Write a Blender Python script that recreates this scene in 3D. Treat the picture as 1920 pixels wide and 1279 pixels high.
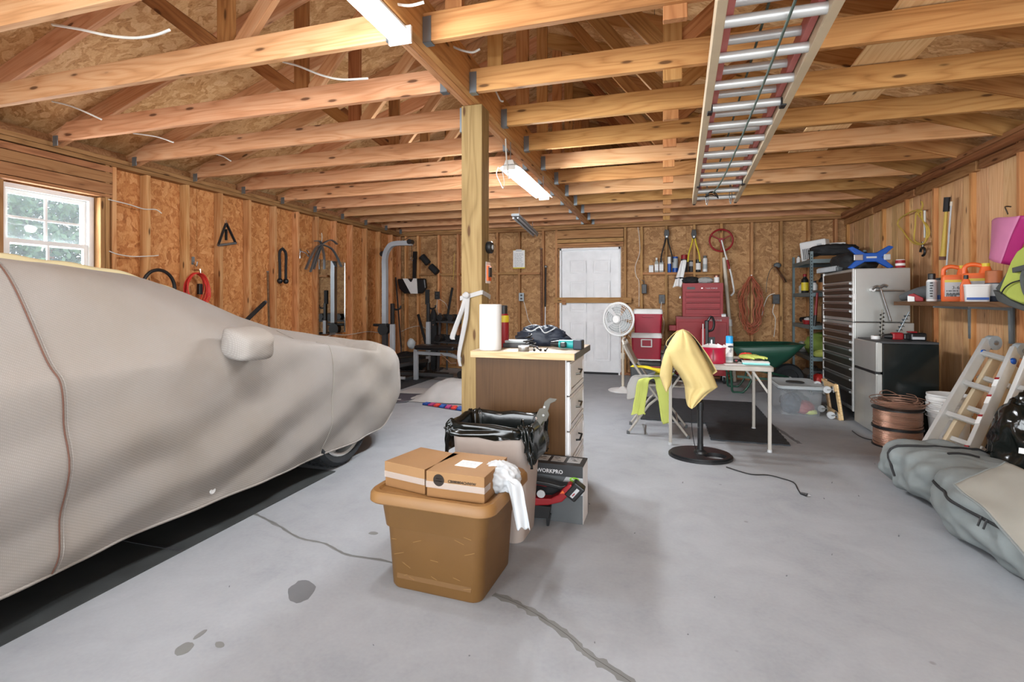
import bpy, bmesh, math, random
from math import sin, cos, pi, radians as R
from mathutils import Vector as V, Matrix, noise as NZ
import numpy as np
random.seed(7)
SC = bpy.context.scene; COL = SC.collection
for o in list(bpy.data.objects): bpy.data.objects.remove(o)
# ---------------------------------------------------------------- camera, world, light
CAMH = 1.2; FPX = 950.0; HOR = 564.0; YAW = math.atan(283/950)
cd = bpy.data.cameras.new('camera'); cam = bpy.data.objects.new('camera', cd); COL.objects.link(cam)
cam.location = (0, 0, CAMH); cam.rotation_euler = (R(90), 0, YAW)
cd.sensor_fit = 'HORIZONTAL'; cd.sensor_width = 36; cd.lens = 36*FPX/1920
cd.shift_y = -(639.5-HOR)/1920; cd.clip_start = .05; cd.clip_end = 200
SC.camera = cam
vs = SC.view_settings; vs.view_transform = 'Standard'; vs.look = 'None'; vs.gamma = 1; vs.use_curve_mapping = False
vs.exposure = 1.05
w = bpy.data.worlds.new('world'); SC.world = w; w.use_nodes = True
bg = w.node_tree.nodes['Background']; bg.inputs[0].default_value = (.84, .92, 1, 1); bg.inputs[1].default_value = 1.5
def area(name, loc, rot, sx, sy, power, col=(1, 1, 1), spread=180):
    l = bpy.data.lights.new(name, 'AREA'); l.shape = 'RECTANGLE'; l.size = sx; l.size_y = sy; l.energy = power; l.color = col; l.spread = R(spread)
    o = bpy.data.objects.new(name, l); COL.objects.link(o); o.location = loc; o.rotation_euler = rot; return o
area('door_daylight_left', (-2.7, -1.15, 1.2), (R(96), 0, 0), 2.7, 2.1, 36, (.93, .97, 1))
area('door_daylight_right', (1.0, -1.15, 1.2), (R(96), 0, 0), 2.7, 2.1, 26, (.93, .97, 1))
sl = bpy.data.lights.new('low_soft_sun', 'SUN'); sl.energy = 1.9; sl.angle = R(46); sl.color = (.95, .98, 1)
so = bpy.data.objects.new('low_soft_sun', sl); COL.objects.link(so); so.rotation_euler = V((.16, 1, -.13)).to_track_quat('-Z', 'Y').to_euler()
area('window_daylight', (-4.9, 2.83, 1.7), (0, R(-90), 0), .9, .6, 30, (.95, .98, 1))

def P(u, v, X=None, Y=None, z=None):
    """point of the real plane X=.., Y=.. or z=.. seen along the photograph's pixel u, v"""
    c = (u-960)/FPX; s = (HOR-v)/FPX
    d = V((c*cos(YAW)-sin(YAW), c*sin(YAW)+cos(YAW), s))
    if X is not None: t = X/d.x
    elif Y is not None: t = Y/d.y
    else: t = (z-CAMH)/d.z
    return V((d.x*t, d.y*t, CAMH+d.z*t))
# ---------------------------------------------------------------- materials
def lin(h):
    if isinstance(h, str):
        c = [int(h[i:i+2], 16)/255 for i in (0, 2, 4)]
        return tuple((x/12.92 if x <= .04045 else ((x+.055)/1.055)**2.4) for x in c)+(1,)
    return tuple(h)+(1,)
MATS = {}
def nodes(name):
    m = bpy.data.materials.new(name); m.use_nodes = True
    nt = m.node_tree; return m, nt, nt.nodes['Principled BSDF']
def N(nt, t, **k):
    n = nt.nodes.new(t)
    for a, b in k.items():
        if a in n.inputs: n.inputs[a].default_value = b
        else: setattr(n, a, b)
    return n
def ramp(nt, stops):
    n = nt.nodes.new('ShaderNodeValToRGB'); e = n.color_ramp.elements
    while len(e) < len(stops): e.new(.5)
    for i, (p, c) in enumerate(stops): e[i].position = p; e[i].color = lin(c)
    return n
def mathn(nt, op, a, b=None, c=None):
    n = nt.nodes.new('ShaderNodeMath'); n.operation = op
    for i, x in enumerate((a, b, c)):
        if x is None: continue
        if isinstance(x, (int, float)): n.inputs[i].default_value = x
        else: nt.links.new(x, n.inputs[i])
    return n.outputs[0]
def mixc(nt, fac, a, b, mode='MIX'):
    n = nt.nodes.new('ShaderNodeMix'); n.data_type = 'RGBA'; n.blend_type = mode
    for i, x in ((0, fac), (6, a), (7, b)):
        if isinstance(x, (int, float)): n.inputs[i].default_value = x
        elif isinstance(x, (tuple, str)): n.inputs[i].default_value = lin(x) if isinstance(x, str) else x
        else: nt.links.new(x, n.inputs[i])
    return n.outputs[2]
def coords(nt, scale, rnd=True, rot=(0, 0, 0)):
    tc = nt.nodes.new('ShaderNodeTexCoord'); mp = nt.nodes.new('ShaderNodeMapping')
    mp.inputs['Scale'].default_value = scale; mp.inputs['Rotation'].default_value = rot
    nt.links.new(tc.outputs['Object'], mp.inputs[0])
    if rnd:
        oi = nt.nodes.new('ShaderNodeObjectInfo')
        nt.links.new(mathn(nt, 'MULTIPLY', oi.outputs['Random'], 37), mp.inputs['Location'])
    return mp.outputs[0]
def bump(nt, bs, h, s, d=.01):
    b = N(nt, 'ShaderNodeBump', Strength=s, Distance=d); nt.links.new(h, b.inputs['Height']); nt.links.new(b.outputs[0], bs.inputs['Normal'])
def M(name, col='808080', rough=.55, metal=0, var=.06, sc=6, bmp=0, bsc=60, **k):
    """plain surface with slight procedural mottling"""
    if name in MATS: return MATS[name]
    m, nt, bs = nodes(name); MATS[name] = m
    n = N(nt, 'ShaderNodeTexNoise', Scale=sc, Detail=4); nt.links.new(coords(nt, (1, 1, 1)), n.inputs[0])
    r = ramp(nt, [(.3, (1-var*2,)*3), (.7, (1,)*3)]); nt.links.new(n.outputs[0], r.inputs[0])
    nt.links.new(mixc(nt, 1, lin(col), r.outputs[0], 'MULTIPLY'), bs.inputs['Base Color'])
    bs.inputs['Roughness'].default_value = rough; bs.inputs['Metallic'].default_value = metal
    for a, b in k.items(): bs.inputs[a.replace('_', ' ')].default_value = b
    if bmp:
        n2 = N(nt, 'ShaderNodeTexNoise', Scale=bsc, Detail=3); nt.links.new(coords(nt, (1, 1, 1)), n2.inputs[0]); bump(nt, bs, n2.outputs[0], bmp)
    return m
def lumber(name, dark, mid, light, knots=True, rough=.7, hue=.02, rw=.26):
    """sawn timber, grain along local X"""
    m, nt, bs = nodes(name); MATS[name] = m
    c1 = coords(nt, (.7, 7, 7)); n1 = N(nt, 'ShaderNodeTexNoise', Scale=1.0, Detail=2, Distortion=.3); nt.links.new(c1, n1.inputs[0])
    rings = mathn(nt, 'ABSOLUTE', mathn(nt, 'SINE', mathn(nt, 'MULTIPLY', n1.outputs[0], 34)))
    c2 = coords(nt, (3, 130, 130)); n2 = N(nt, 'ShaderNodeTexNoise', Scale=1, Detail=3); nt.links.new(c2, n2.inputs[0])
    c3 = coords(nt, (1.2, 3, 3)); n3 = N(nt, 'ShaderNodeTexNoise', Scale=1, Detail=3); nt.links.new(c3, n3.inputs[0])
    s = mathn(nt, 'ADD', mathn(nt, 'MULTIPLY', rings, rw), mathn(nt, 'ADD', mathn(nt, 'MULTIPLY', n2.outputs[0], .42), mathn(nt, 'MULTIPLY', n3.outputs[0], .5)))
    r = ramp(nt, [(.2, dark), (.55, mid), (.95, light)]); nt.links.new(s, r.inputs[0])
    col = r.outputs[0]
    if knots:
        c4 = coords(nt, (2.9, 11, 11)); vo = N(nt, 'ShaderNodeTexVoronoi', Scale=1); nt.links.new(c4, vo.inputs[0])
        k = ramp(nt, [(.0, 'ffffff'), (.08, 'ffffff'), (.13, '606060'), (.22, '000000')]); nt.links.new(vo.outputs['Distance'], k.inputs[0])
        col = mixc(nt, mathn(nt, 'MULTIPLY', k.outputs[0], .85), col, '4a2a14')
    oi = nt.nodes.new('ShaderNodeObjectInfo')
    h = N(nt, 'ShaderNodeHueSaturation'); nt.links.new(col, h.inputs['Color'])
    nt.links.new(mathn(nt, 'ADD', mathn(nt, 'MULTIPLY', oi.outputs['Random'], hue), .5-hue/2), h.inputs['Hue'])
    nt.links.new(mathn(nt, 'ADD', mathn(nt, 'MULTIPLY', mathn(nt, 'FRACT', mathn(nt, 'MULTIPLY', oi.outputs['Random'], 13.7)), .28), .86), h.inputs['Value'])
    nt.links.new(h.outputs[0], bs.inputs['Base Color']); bs.inputs['Roughness'].default_value = rough
    bs.inputs['Specular IOR Level'].default_value = .25
    bump(nt, bs, s, .15, .004); return m
def osb(name, pal, sc=9, rough=.7):
    m, nt, bs = nodes(name); MATS[name] = m
    outs = []
    for i, rot in enumerate(((.5, .3, .6), (-.6, .8, 1.9), (1.2, -.4, 2.8))):
        c = coords(nt, (1, 1, 1)); n = N(nt, 'ShaderNodeTexNoise', Scale=sc*.5, Detail=2); nt.links.new(c, n.inputs[0])
        mp = nt.nodes.new('ShaderNodeMapping'); mp.inputs['Rotation'].default_value = rot; mp.inputs['Scale'].default_value = (1, 2.6, 1.7); mp.inputs['Location'].default_value = (i*3.1, i, 2*i)
        a = nt.nodes.new('ShaderNodeVectorMath'); a.operation = 'MULTIPLY_ADD'; a.inputs[1].default_value = (.22,)*3
        nt.links.new(n.outputs[1], a.inputs[0]); nt.links.new(c, a.inputs[2]); nt.links.new(a.outputs[0], mp.inputs[0])
        vo = N(nt, 'ShaderNodeTexVoronoi', Scale=sc); nt.links.new(mp.outputs[0], vo.inputs[0])
        sp = nt.nodes.new('ShaderNodeSeparateColor'); nt.links.new(vo.outputs['Color'], sp.inputs[0]); outs.append(sp)
    sel = mathn(nt, 'GREATER_THAN', outs[0].outputs[1], .5); sel2 = mathn(nt, 'GREATER_THAN', outs[1].outputs[1], .6)
    mA = nt.nodes.new('ShaderNodeMix'); nt.links.new(sel, mA.inputs[0]); nt.links.new(outs[0].outputs[0], mA.inputs[2]); nt.links.new(outs[1].outputs[0], mA.inputs[3])
    mB = nt.nodes.new('ShaderNodeMix'); nt.links.new(sel2, mB.inputs[0]); nt.links.new(mA.outputs[0], mB.inputs[2]); nt.links.new(outs[2].outputs[0], mB.inputs[3])
    g = N(nt, 'ShaderNodeTexNoise', Scale=sc*6, Detail=4); nt.links.new(coords(nt, (1, 1.8, .7)), g.inputs[0])
    f = mathn(nt, 'ADD', mathn(nt, 'MULTIPLY', mB.outputs[0], .45), mathn(nt, 'MULTIPLY', g.outputs[0], .6))
    r = ramp(nt, [(.12, pal[0]), (.34, pal[1]), (.62, pal[2]), (.9, pal[3])]); nt.links.new(f, r.inputs[0])
    nt.links.new(r.outputs[0], bs.inputs['Base Color']); bs.inputs['Roughness'].default_value = rough; bs.inputs['Specular IOR Level'].default_value = .25
    bump(nt, bs, f, .25, .004); return m
lumber('pine_left', 'a5724a', 'cb9468', 'dfb289', hue=.012); lumber('pine_right', '86592f', 'b17c4a', 'cb9a62')
lumber('pine_stud', '935a30', 'c48a58', 'dcae7c', hue=.015); lumber('pine_dark', '67401f', '926036', 'b07c4a')
lumber('pine_plate', '704a2c', '9c6e46', 'b88a5e'); lumber('plank', 'a97c50', 'd6aa78', 'ecc99c', rw=.16); lumber('post_wood', '6e5835', '8e754c', 'a88f62')
lumber('pine_pale', 'b78d5a', 'd8b384', 'ead0a4'); lumber('stud_back', '755030', 'a4774c', 'c09463')
lumber('veneer', '38230f', '4f351d', '583c22', knots=False, rough=.45, rw=.07); lumber('shelf_wood', '4a3020', '6b4a32', '88654a', knots=False)
osb('osb_left', ('7a4a28', 'b57442', 'cc9058', 'e0aa76'), 11); osb('osb_back', ('6b4a2a', '99704a', 'b2885c', 'c9a174'), 11); osb('osb_roof', ('845a36', 'b88a58', 'd0a675', 'e0bc90'), 10)
def concrete():
    m, nt, bs = nodes('concrete'); MATS['concrete'] = m
    a = N(nt, 'ShaderNodeTexNoise', Scale=1.1, Detail=7, Roughness=.62); nt.links.new(coords(nt, (1, 1, 1), False), a.inputs[0])
    b = N(nt, 'ShaderNodeTexNoise', Scale=60, Detail=5); nt.links.new(coords(nt, (1, 1, 1), False), b.inputs[0])
    c = N(nt, 'ShaderNodeTexNoise', Scale=4, Detail=6, Distortion=1.2); nt.links.new(coords(nt, (1, 1, 1), False), c.inputs[0])
    f = mathn(nt, 'ADD', mathn(nt, 'ADD', mathn(nt, 'MULTIPLY', a.outputs[0], .55), mathn(nt, 'MULTIPLY', b.outputs[0], .15)), mathn(nt, 'MULTIPLY', c.outputs[0], .3))
    r = ramp(nt, [(.28, '86898e'), (.46, '999ca0'), (.6, 'a2a5a9'), (.8, 'aeb1b5')]); nt.links.new(f, r.inputs[0])
    v = N(nt, 'ShaderNodeTexVoronoi', Scale=3.1); nt.links.new(coords(nt, (1, 1, 1), False), v.inputs[0])
    k = ramp(nt, [(0, 'ffffff'), (.025, 'ffffff'), (.04, '000000')]); nt.links.new(v.outputs['Distance'], k.inputs[0])
    nt.links.new(mixc(nt, mathn(nt, 'MULTIPLY', k.outputs[0], .5), r.outputs[0], '6c6c68'), bs.inputs['Base Color'])
    bs.inputs['Roughness'].default_value = .62; bs.inputs['Specular IOR Level'].default_value = .3; bump(nt, bs, f, .12, .01)
concrete()
def coverfab():
    m, nt, bs = nodes('cover_fabric'); MATS['cover_fabric'] = m
    wv = N(nt, 'ShaderNodeTexWave', Scale=34, Distortion=.0); wv.bands_direction = 'DIAGONAL'; nt.links.new(coords(nt, (.0, 1, 1.6), False), wv.inputs[0])
    w2 = N(nt, 'ShaderNodeTexWave', Scale=60); w2.bands_direction = 'Y'; nt.links.new(coords(nt, (0, 1, .4), False), w2.inputs[0])
    f = mathn(nt, 'MULTIPLY', wv.outputs[1], w2.outputs[1])
    r = ramp(nt, [(0, '9a9591'), (1, 'a8a49f')]); nt.links.new(f, r.inputs[0])
    n = N(nt, 'ShaderNodeTexNoise', Scale=1.5, Detail=5); nt.links.new(coords(nt, (1, 1, 1), False), n.inputs[0])
    r2 = ramp(nt, [(.3, 'efe9e0'), (.7, 'ffffff')]); nt.links.new(n.outputs[0], r2.inputs[0])
    nt.links.new(mixc(nt, 1, r.outputs[0], r2.outputs[0], 'MULTIPLY'), bs.inputs['Base Color'])
    bs.inputs['Roughness'].default_value = .8; bs.inputs['Specular IOR Level'].default_value = .2; bump(nt, bs, f, .2, .003)
coverfab()
def glassm(name, col, rough=.05, a=.25):
    m, nt, bs = nodes(name); MATS[name] = m
    bs.inputs['Base Color'].default_value = lin(col); bs.inputs['Roughness'].default_value = rough; bs.inputs['Alpha'].default_value = a; return m
def emit(name, col, s):
    m, nt, bs = nodes(name); MATS[name] = m
    bs.inputs['Base Color'].default_value = lin(col); bs.inputs['Emission Color'].default_value = lin(col); bs.inputs['Emission Strength'].default_value = s; return m
glassm('window_glass', 'dfeaf0', .02, .12); glassm('clear_plastic', 'd5dade', .3, .13); glassm('bottle_glass', 'c8cdc8', .08, .55); glassm('tape_clear', 'd8cdc4', .12, .35)
emit('lamp_glow', 'fffdf8', 9)
W_ = lambda: MATS
# ---------------------------------------------------------------- mesh helpers
def frame(d):
    d = d.normalized(); a = V((0, 0, 1)) if abs(d.z) < .95 else V((1, 0, 0))
    s = d.cross(a).normalized(); return s, s.cross(d).normalized()
class MB:
    def __init__(s): s.v = []; s.f = []
    def add(s, vs, fs):
        b = len(s.v); s.v += [tuple(x) for x in vs]; s.f += [tuple(b+i for i in f) for f in fs]; return s
    def box(s, x0, x1, y0, y1, z0, z1, mat=None):
        vs = [V((x, y, z)) for z in (z0, z1) for y in (y0, y1) for x in (x0, x1)]
        if mat is not None: vs = [mat @ q for q in vs]
        return s.add(vs, [(0, 2, 3, 1), (4, 5, 7, 6), (0, 1, 5, 4), (2, 6, 7, 3), (0, 4, 6, 2), (1, 3, 7, 5)])
    def beam(s, p0, p1, w, h, up=(0, 0, 1)):
        p0 = V(p0); p1 = V(p1); d = (p1-p0).normalized(); up = V(up); sd = d.cross(up)
        if sd.length < 1e-4: sd = d.cross(V((1, 0, 0)))
        sd.normalize(); u = sd.cross(d)
        vs = [p+sd*a*w/2+u*b*h/2 for b in (-1, 1) for p, a in ((p0, -1), (p1, -1), (p0, 1), (p1, 1))]
        return s.add(vs, [(0, 2, 3, 1), (4, 5, 7, 6), (0, 1, 5, 4), (2, 6, 7, 3), (0, 4, 6, 2), (1, 3, 7, 5)])
    def tube(s, pts, r, n=8, closed=False, taper=None):
        pts = [V(p) for p in pts]; L = len(pts); rings = []; sd = None
        for i, p in enumerate(pts):
            a = pts[(i-1) % L] if (closed or i) else p; b = pts[(i+1) % L] if (closed or i < L-1) else p
            d = (b-a).normalized()
            if sd is None: sd, u = frame(d)
            else:
                sd = (sd-d*sd.dot(d))
                sd = sd.normalized() if sd.length > 1e-5 else frame(d)[0]
                u = sd.cross(d)
            rr = r if not taper else r*(taper[0]+(taper[1]-taper[0])*i/max(1, L-1))
            rings.append([p+(sd*cos(2*pi*k/n)+u*sin(2*pi*k/n))*rr for k in range(n)])
        vs = [q for g in rings for q in g]; fs = []
        for i in range(L if closed else L-1):
            j = (i+1) % L
            for k in range(n): fs.append((i*n+k, j*n+k, j*n+(k+1) % n, i*n+(k+1) % n))
        if not closed: fs += [tuple(range(n)), tuple((L-1)*n+k for k in reversed(range(n)))]
        return s.add(vs, fs)
    def cyl(s, p0, p1, r0, r1=None, n=16):
        p0 = V(p0); p1 = V(p1); r1 = r0 if r1 is None else r1; a, b = frame(p1-p0)
        vs = [p+(a*cos(2*pi*k/n)+b*sin(2*pi*k/n))*r for p, r in ((p0, r0), (p1, r1)) for k in range(n)]
        return s.add(vs, [(k, n+k, n+(k+1) % n, (k+1) % n) for k in range(n)]+[tuple(range(n)), tuple(n+k for k in reversed(range(n)))])
    def lathe(s, prof, n=24, c=(0, 0, 0), sx=1, sy=1, mat=None):
        c = V(c); vs = [V((r*cos(2*pi*k/n)*sx, r*sin(2*pi*k/n)*sy, z)) for r, z in prof for k in range(n)]
        vs = [(mat @ q if mat is not None else q)+c for q in vs]
        L = len(prof); fs = [(i*n+k, i*n+(k+1) % n, (i+1)*n+(k+1) % n, (i+1)*n+k) for i in range(L-1) for k in range(n)]
        if prof[0][0] > 1e-4: fs.append(tuple(reversed(range(n))))
        if prof[-1][0] > 1e-4: fs.append(tuple((L-1)*n+k for k in range(n)))
        return s.add(vs, fs)
    def loft(s, rings, caps=(True, True), closed=True):
        n = len(rings[0]); vs = [q for g in rings for q in g]; m = n if closed else n-1
        fs = [(i*n+k, i*n+(k+1) % n, (i+1)*n+(k+1) % n, (i+1)*n+k) for i in range(len(rings)-1) for k in range(m)]
        if caps[0]: fs.append(tuple(reversed(range(n))))
        if caps[1]: fs.append(tuple((len(rings)-1)*n+k for k in range(n)))
        return s.add(vs, fs)
    def grid(s, fn, nu, nv):
        vs = [fn(i/nu, j/nv) for j in range(nv+1) for i in range(nu+1)]
        return s.add(vs, [(j*(nu+1)+i, j*(nu+1)+i+1, (j+1)*(nu+1)+i+1, (j+1)*(nu+1)+i) for j in range(nv) for i in range(nu)])
    def prism(s, pts, axis, a, b):
        """2D outline extruded along axis 0,1,2 from a to b"""
        def q(p, t):
            l = list(p); l.insert(axis, t); return V(l)
        n = len(pts); vs = [q(p, a) for p in pts]+[q(p, b) for p in pts]
        return s.add(vs, [tuple(range(n)), tuple(n+k for k in reversed(range(n)))]+[(k, n+k, n+(k+1) % n, (k+1) % n) for k in range(n)])
    def blob(s, c, r, seed=0, amp=.15, freq=2, nu=28, nv=16, p=2, floor=None, ridge=False):
        c = V(c); r = V(r) if hasattr(r, '__len__') else V((r, r, r)); so = V((seed*7.3, seed*3.1, seed*1.7)); vs = []
        for j in range(nv+1):
            th = pi*j/nv
            for i in range(nu):
                ph = 2*pi*i/nu; d = V((sin(th)*cos(ph), sin(th)*sin(ph), cos(th)))
                k = (abs(d.x)**p+abs(d.y)**p+abs(d.z)**p)**(-1/p)
                q = d*k; nn = NZ.noise(d*freq+so)+(.3 if ridge else .5)*NZ.noise(d*freq*2.3+so)
                if ridge: nn = .38-(abs(nn)**.9)*1.25
                q = V((q.x*r.x, q.y*r.y, q.z*r.z))*(1+amp*nn)+c
                if floor is not None: q.z = max(q.z, floor)
                vs.append(q)
        return s.add(vs, [(j*nu+i, (j+1)*nu+i, (j+1)*nu+(i+1) % nu, j*nu+(i+1) % nu) for j in range(nv) for i in range(nu)])
    def build(s, name, mat, parent=None, smooth=False, bevel=0, loc=None, rot=None, solid=0, sub=0):
        me = bpy.data.meshes.new(name); me.from_pydata(s.v, [], s.f)
        bm = bmesh.new(); bm.from_mesh(me); bmesh.ops.remove_doubles(bm, verts=bm.verts, dist=1e-6); bmesh.ops.recalc_face_normals(bm, faces=bm.faces); bm.to_mesh(me); bm.free()
        me.materials.append(MATS[mat] if isinstance(mat, str) else mat)
        o = bpy.data.objects.new(name, me); COL.objects.link(o)
        if parent: o.parent = parent
        if loc is not None: o.location = loc
        if rot is not None: o.rotation_euler = rot
        if smooth:
            me.shade_smooth()
            if smooth != 2: me.set_sharp_from_angle(angle=R(40))
        if bevel: b = o.modifiers.new('b', 'BEVEL'); b.width = bevel; b.segments = 2; b.limit_method = 'ANGLE'; b.angle_limit = R(50)
        if solid: b = o.modifiers.new('s', 'SOLIDIFY'); b.thickness = solid; b.offset = 0
        if sub: b = o.modifiers.new('ss', 'SUBSURF'); b.levels = b.render_levels = sub
        return o
def rr(w, d, r, n=5, cx=0, cy=0, z=0):
    o = []
    for qx, qy, a0 in ((1, 1, 0), (-1, 1, 90), (-1, -1, 180), (1, -1, 270)):
        for k in range(n+1):
            a = R(a0+90*k/n); o.append(V((cx+qx*(w/2-r)+r*cos(a), cy+qy*(d/2-r)+r*sin(a), z)))
    return o
def tag(o, label=None, cat=None, group=None, kind=None):
    for k, x in (('label', label), ('category', cat), ('group', group), ('kind', kind)):
        if x: o[k] = x
    return o
def thing(name, label, cat, loc=(0, 0, 0), rz=0, group=None, rot=None):
    o = bpy.data.objects.new(name, None); COL.objects.link(o); o.empty_display_size = .05
    o.location = loc; o.rotation_euler = rot if rot else (0, 0, rz); return tag(o, label, cat, group)
def struct(name, mb, mat):
    return tag(mb.build(name, mat), kind='structure')
def board(name, p0, p1, w, h, mat, parent, up=(0, 0, 1), cuts=None):
    """one piece of timber with its grain along its own length"""
    p0 = V(p0); p1 = V(p1); d = (p1-p0); L = d.length; d.normalize(); sd = d.cross(V(up))
    if sd.length < 1e-4: sd = d.cross(V((0, 1, 0)))
    sd.normalize(); u = sd.cross(d)
    mb = MB()
    if cuts:  # end cuts: lengths trimmed at the top of each end
        a, b = cuts; pts = [(0, -h/2), (L, -h/2), (L-b*0.0, h/2-(h*.7 if b else 0)), (L-b, h/2), (a, h/2), (0, h/2-(h*.7 if a else 0))]
        mb.prism(pts, 1, -w/2, w/2)
    else: mb.box(0, L, -w/2, w/2, -h/2, h/2)
    o = mb.build(name, mat, parent, bevel=.003)
    o.matrix_local = Matrix(((d.x, -sd.x, u.x, p0.x), (d.y, -sd.y, u.y, p0.y), (d.z, -sd.z, u.z, p0.z), (0, 0, 0, 1))); return o
def lines(parent, name, mat, rows, w_, h_, loc, rot, seed=1):
    mb = MB(); rn = random.Random(seed)
    for k in range(rows):
        x = 0
        while x < w_*.8: l = w_*rn.uniform(.08, .3); mb.box(x, min(w_, x+l), -h_*(k+.5), -h_*k, 0, .0006); x += l+w_*.05
    o = mb.build(name, mat, parent, loc=loc, rot=rot); o['kind'] = 'stuff'; return o
def text(parent, name, s, size, loc, rot, mat, ext=.0006, align='LEFT', bold=False):
    c = bpy.data.curves.new('t', 'FONT'); c.body = s; c.size = size; c.extrude = ext; c.align_x = align; c.resolution_u = 2
    if bold: c.offset = size*.02
    o = bpy.data.objects.new('t', c); COL.objects.link(o); bpy.context.view_layer.update()
    me = bpy.data.meshes.new_from_object(o.evaluated_get(bpy.context.evaluated_depsgraph_get())); bpy.data.objects.remove(o)
    me.materials.clear(); me.materials.append(MATS[mat]); q = bpy.data.objects.new(name, me); COL.objects.link(q)
    q.parent = parent; q.location = loc; q.rotation_euler = rot; q['kind'] = 'stuff'; return q
def cr(pts, n=6):
    """Catmull-Rom through points"""
    pts = [V(p) for p in pts]; out = []
    for i in range(len(pts)-1):
        a = pts[max(i-1, 0)]; b = pts[i]; c = pts[i+1]; d = pts[min(i+2, len(pts)-1)]
        for k in range(n):
            t = k/n; out.append(.5*((2*b)+(c-a)*t+(2*a-5*b+4*c-d)*t*t+(3*b-a-3*c+d)*t**3))
    return out+[pts[-1]]
for nm, c, r in (('black_plastic', '17181a', .4), ('black_matte', '1c1d1f', .75), ('dark_rubber', '202326', .8), ('white_plastic', 'e6e6e4', .4), ('white_paint', 'e9e9ea', .45), ('grey_plastic', '7d8184', .5),
                 ('red_paint', '93101a', .5), ('dark_red', '7d1016', .45), ('blue_plastic', '0b4fa8', .4), ('yellow_plastic', 'd9c22c', .45), ('orange_plastic', 'e5682a', .42), ('green_paint', '1f4a3a', .4),
                 ('beige_plastic', 'b9aaa0', .5), ('teal_plastic', '1b9a9a', .4), ('paper', 'eeeeec', .8), ('cardboard', '926a40', .85), ('cardboard_light', '9e7850', .85), ('tote_brown', '6c4b22', .5), ('tote_lid', '8c6538', .5),
                 ('neon', 'c0ca66', .8), ('yellow_cloth', 'd9c283', .9), ('beige_metal', 'a9a39a', .45), ('mid_grey', '5a5e60', .5), ('dark_grey', '38393b', .5), ('light_grey', 'bfc2c4', .6),
                 ('cable_white', 'd8d6ce', .5), ('red_cord', 'd8362e', .45), ('orange_cord', 'a5573a', .6), ('yellow_rope', 'c9ab4c', .6), ('pink_vinyl', 'd584ac', .5), ('green_tag', '8ccf3a', .5), ('cyan_cap', '1d9be0', .4),
                 ('white_cloth', 'b4b2b0', .9), ('grey_cloth', 'a8aaa8', .85), ('navy', '1b2638', .6), ('print_black', '2a2018', .8), ('skin_wood', 'a8743f', .6), ('cream_plastic', 'cfc4b2', .5), ('roll_cream', 'd8cba0', .85), ('brown_seam', '6d4a3c', .8),
                 ('grey_bag', '7d8484', .75), ('tan_sheet', '95938a', .85), ('pale_grey_plastic', 'aab0b2', .5), ('dark_bag', '1a2434', .5)):
    M(nm, c, r)
M('steel', 'b4b6b6', .28, .9, bmp=.02); M('brushed', 'b9bab6', .38, .6, sc=3); M('dark_steel', '66635c', .3, .85); M('aluminium', 'd2d2cf', .38, .35); M('galv', '8e979c', .4, .8); M('shelf_steel', '74868a', .45, .5)
M('copper', 'ab8470', .4, .7); M('chrome', 'd8d8d8', .1, 1); M('mirror', 'd8dcdc', .02, 1, var=0); M('fridge_black', '141a1a', .16, var=.02); M('bin_liner', '0e1210', .18, bmp=.15, bsc=9); M('stain', '7a7b79', .6); M('stain_dark', '6e7073', .55); M('crack', '787977', .7); M('crack_line', '55534f', .9)
M('floor_mat', '30353a', .75, var=.2, sc=14, bmp=.3, bsc=200); M('car_mat', '3a3d3d', .7, var=.2, sc=5); M('gym_steel', 'aeb4ba', .35, .2); M('vinyl_black', '17191b', .3); M('fiberglass', 'c4706a', .5); M('ladder_tan', 'd2bfa0', .5)
# ================================================================ setting
XL, XR, YB, YF = -4.72, 2.56, 8.43, -1.0; ZP = 2.46; RX = -1.08
fl = MB(); fl.box(-9, 7, -7, YB+.1, -.2, 0); floor = struct('floor', fl, 'concrete')
def patch(name, pts, z, mat, h=.0006):
    q = [(P(u, v, z=0).x, P(u, v, z=0).y) for u, v in pts]
    return MB().prism(q, 2, z-h, z).build(name, mat, floor)
def ribbon(name, pts, wd, z, mat, seed=1):
    c = cr([P(u, v, z=0) for u, v in pts], 7); L = []; Rr = []
    for i, p in enumerate(c):
        d = (c[min(i+1, len(c)-1)]-c[max(i-1, 0)]).normalized(); n = V((-d.y, d.x, 0)); k = wd*(.55+.7*abs(NZ.noise(V((i*.37, seed, 0)))*1.6+.3))
        j = n*NZ.noise(V((i*.6, seed+5, 0)))*wd*.5
        L.append((p+n*k+j).to_2d()); Rr.append((p-n*k+j).to_2d())
    return MB().prism(list(L)+list(reversed(Rr)), 2, z-.0004, z).build(name, mat, floor)
C1 = [(470, 960), (515, 982), (560, 1008), (610, 1020), (650, 1040), (722, 1052), (800, 1075), (860, 1095)]
C2 = [(925, 1115), (965, 1130), (1010, 1155), (1062, 1190), (1100, 1225), (1135, 1248), (1190, 1285), (1240, 1330)]
ribbon('crack_stain', C1, .010, .0008, 'crack', 1); ribbon('crack', C1, .0012, .0012, 'crack_line', 3)
ribbon('crack_stain', C2, .020, .0008, 'crack', 2); ribbon('crack', C2, .0014, .0012, 'crack_line', 4)
ribbon('joint', [(1445, 795), (1470, 812), (1500, 832)], .02, .0008, 'stain_dark', 6); ribbon('joint', [(1205, 795), (1212, 815)], .012, .0008, 'stain', 6)
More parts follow.
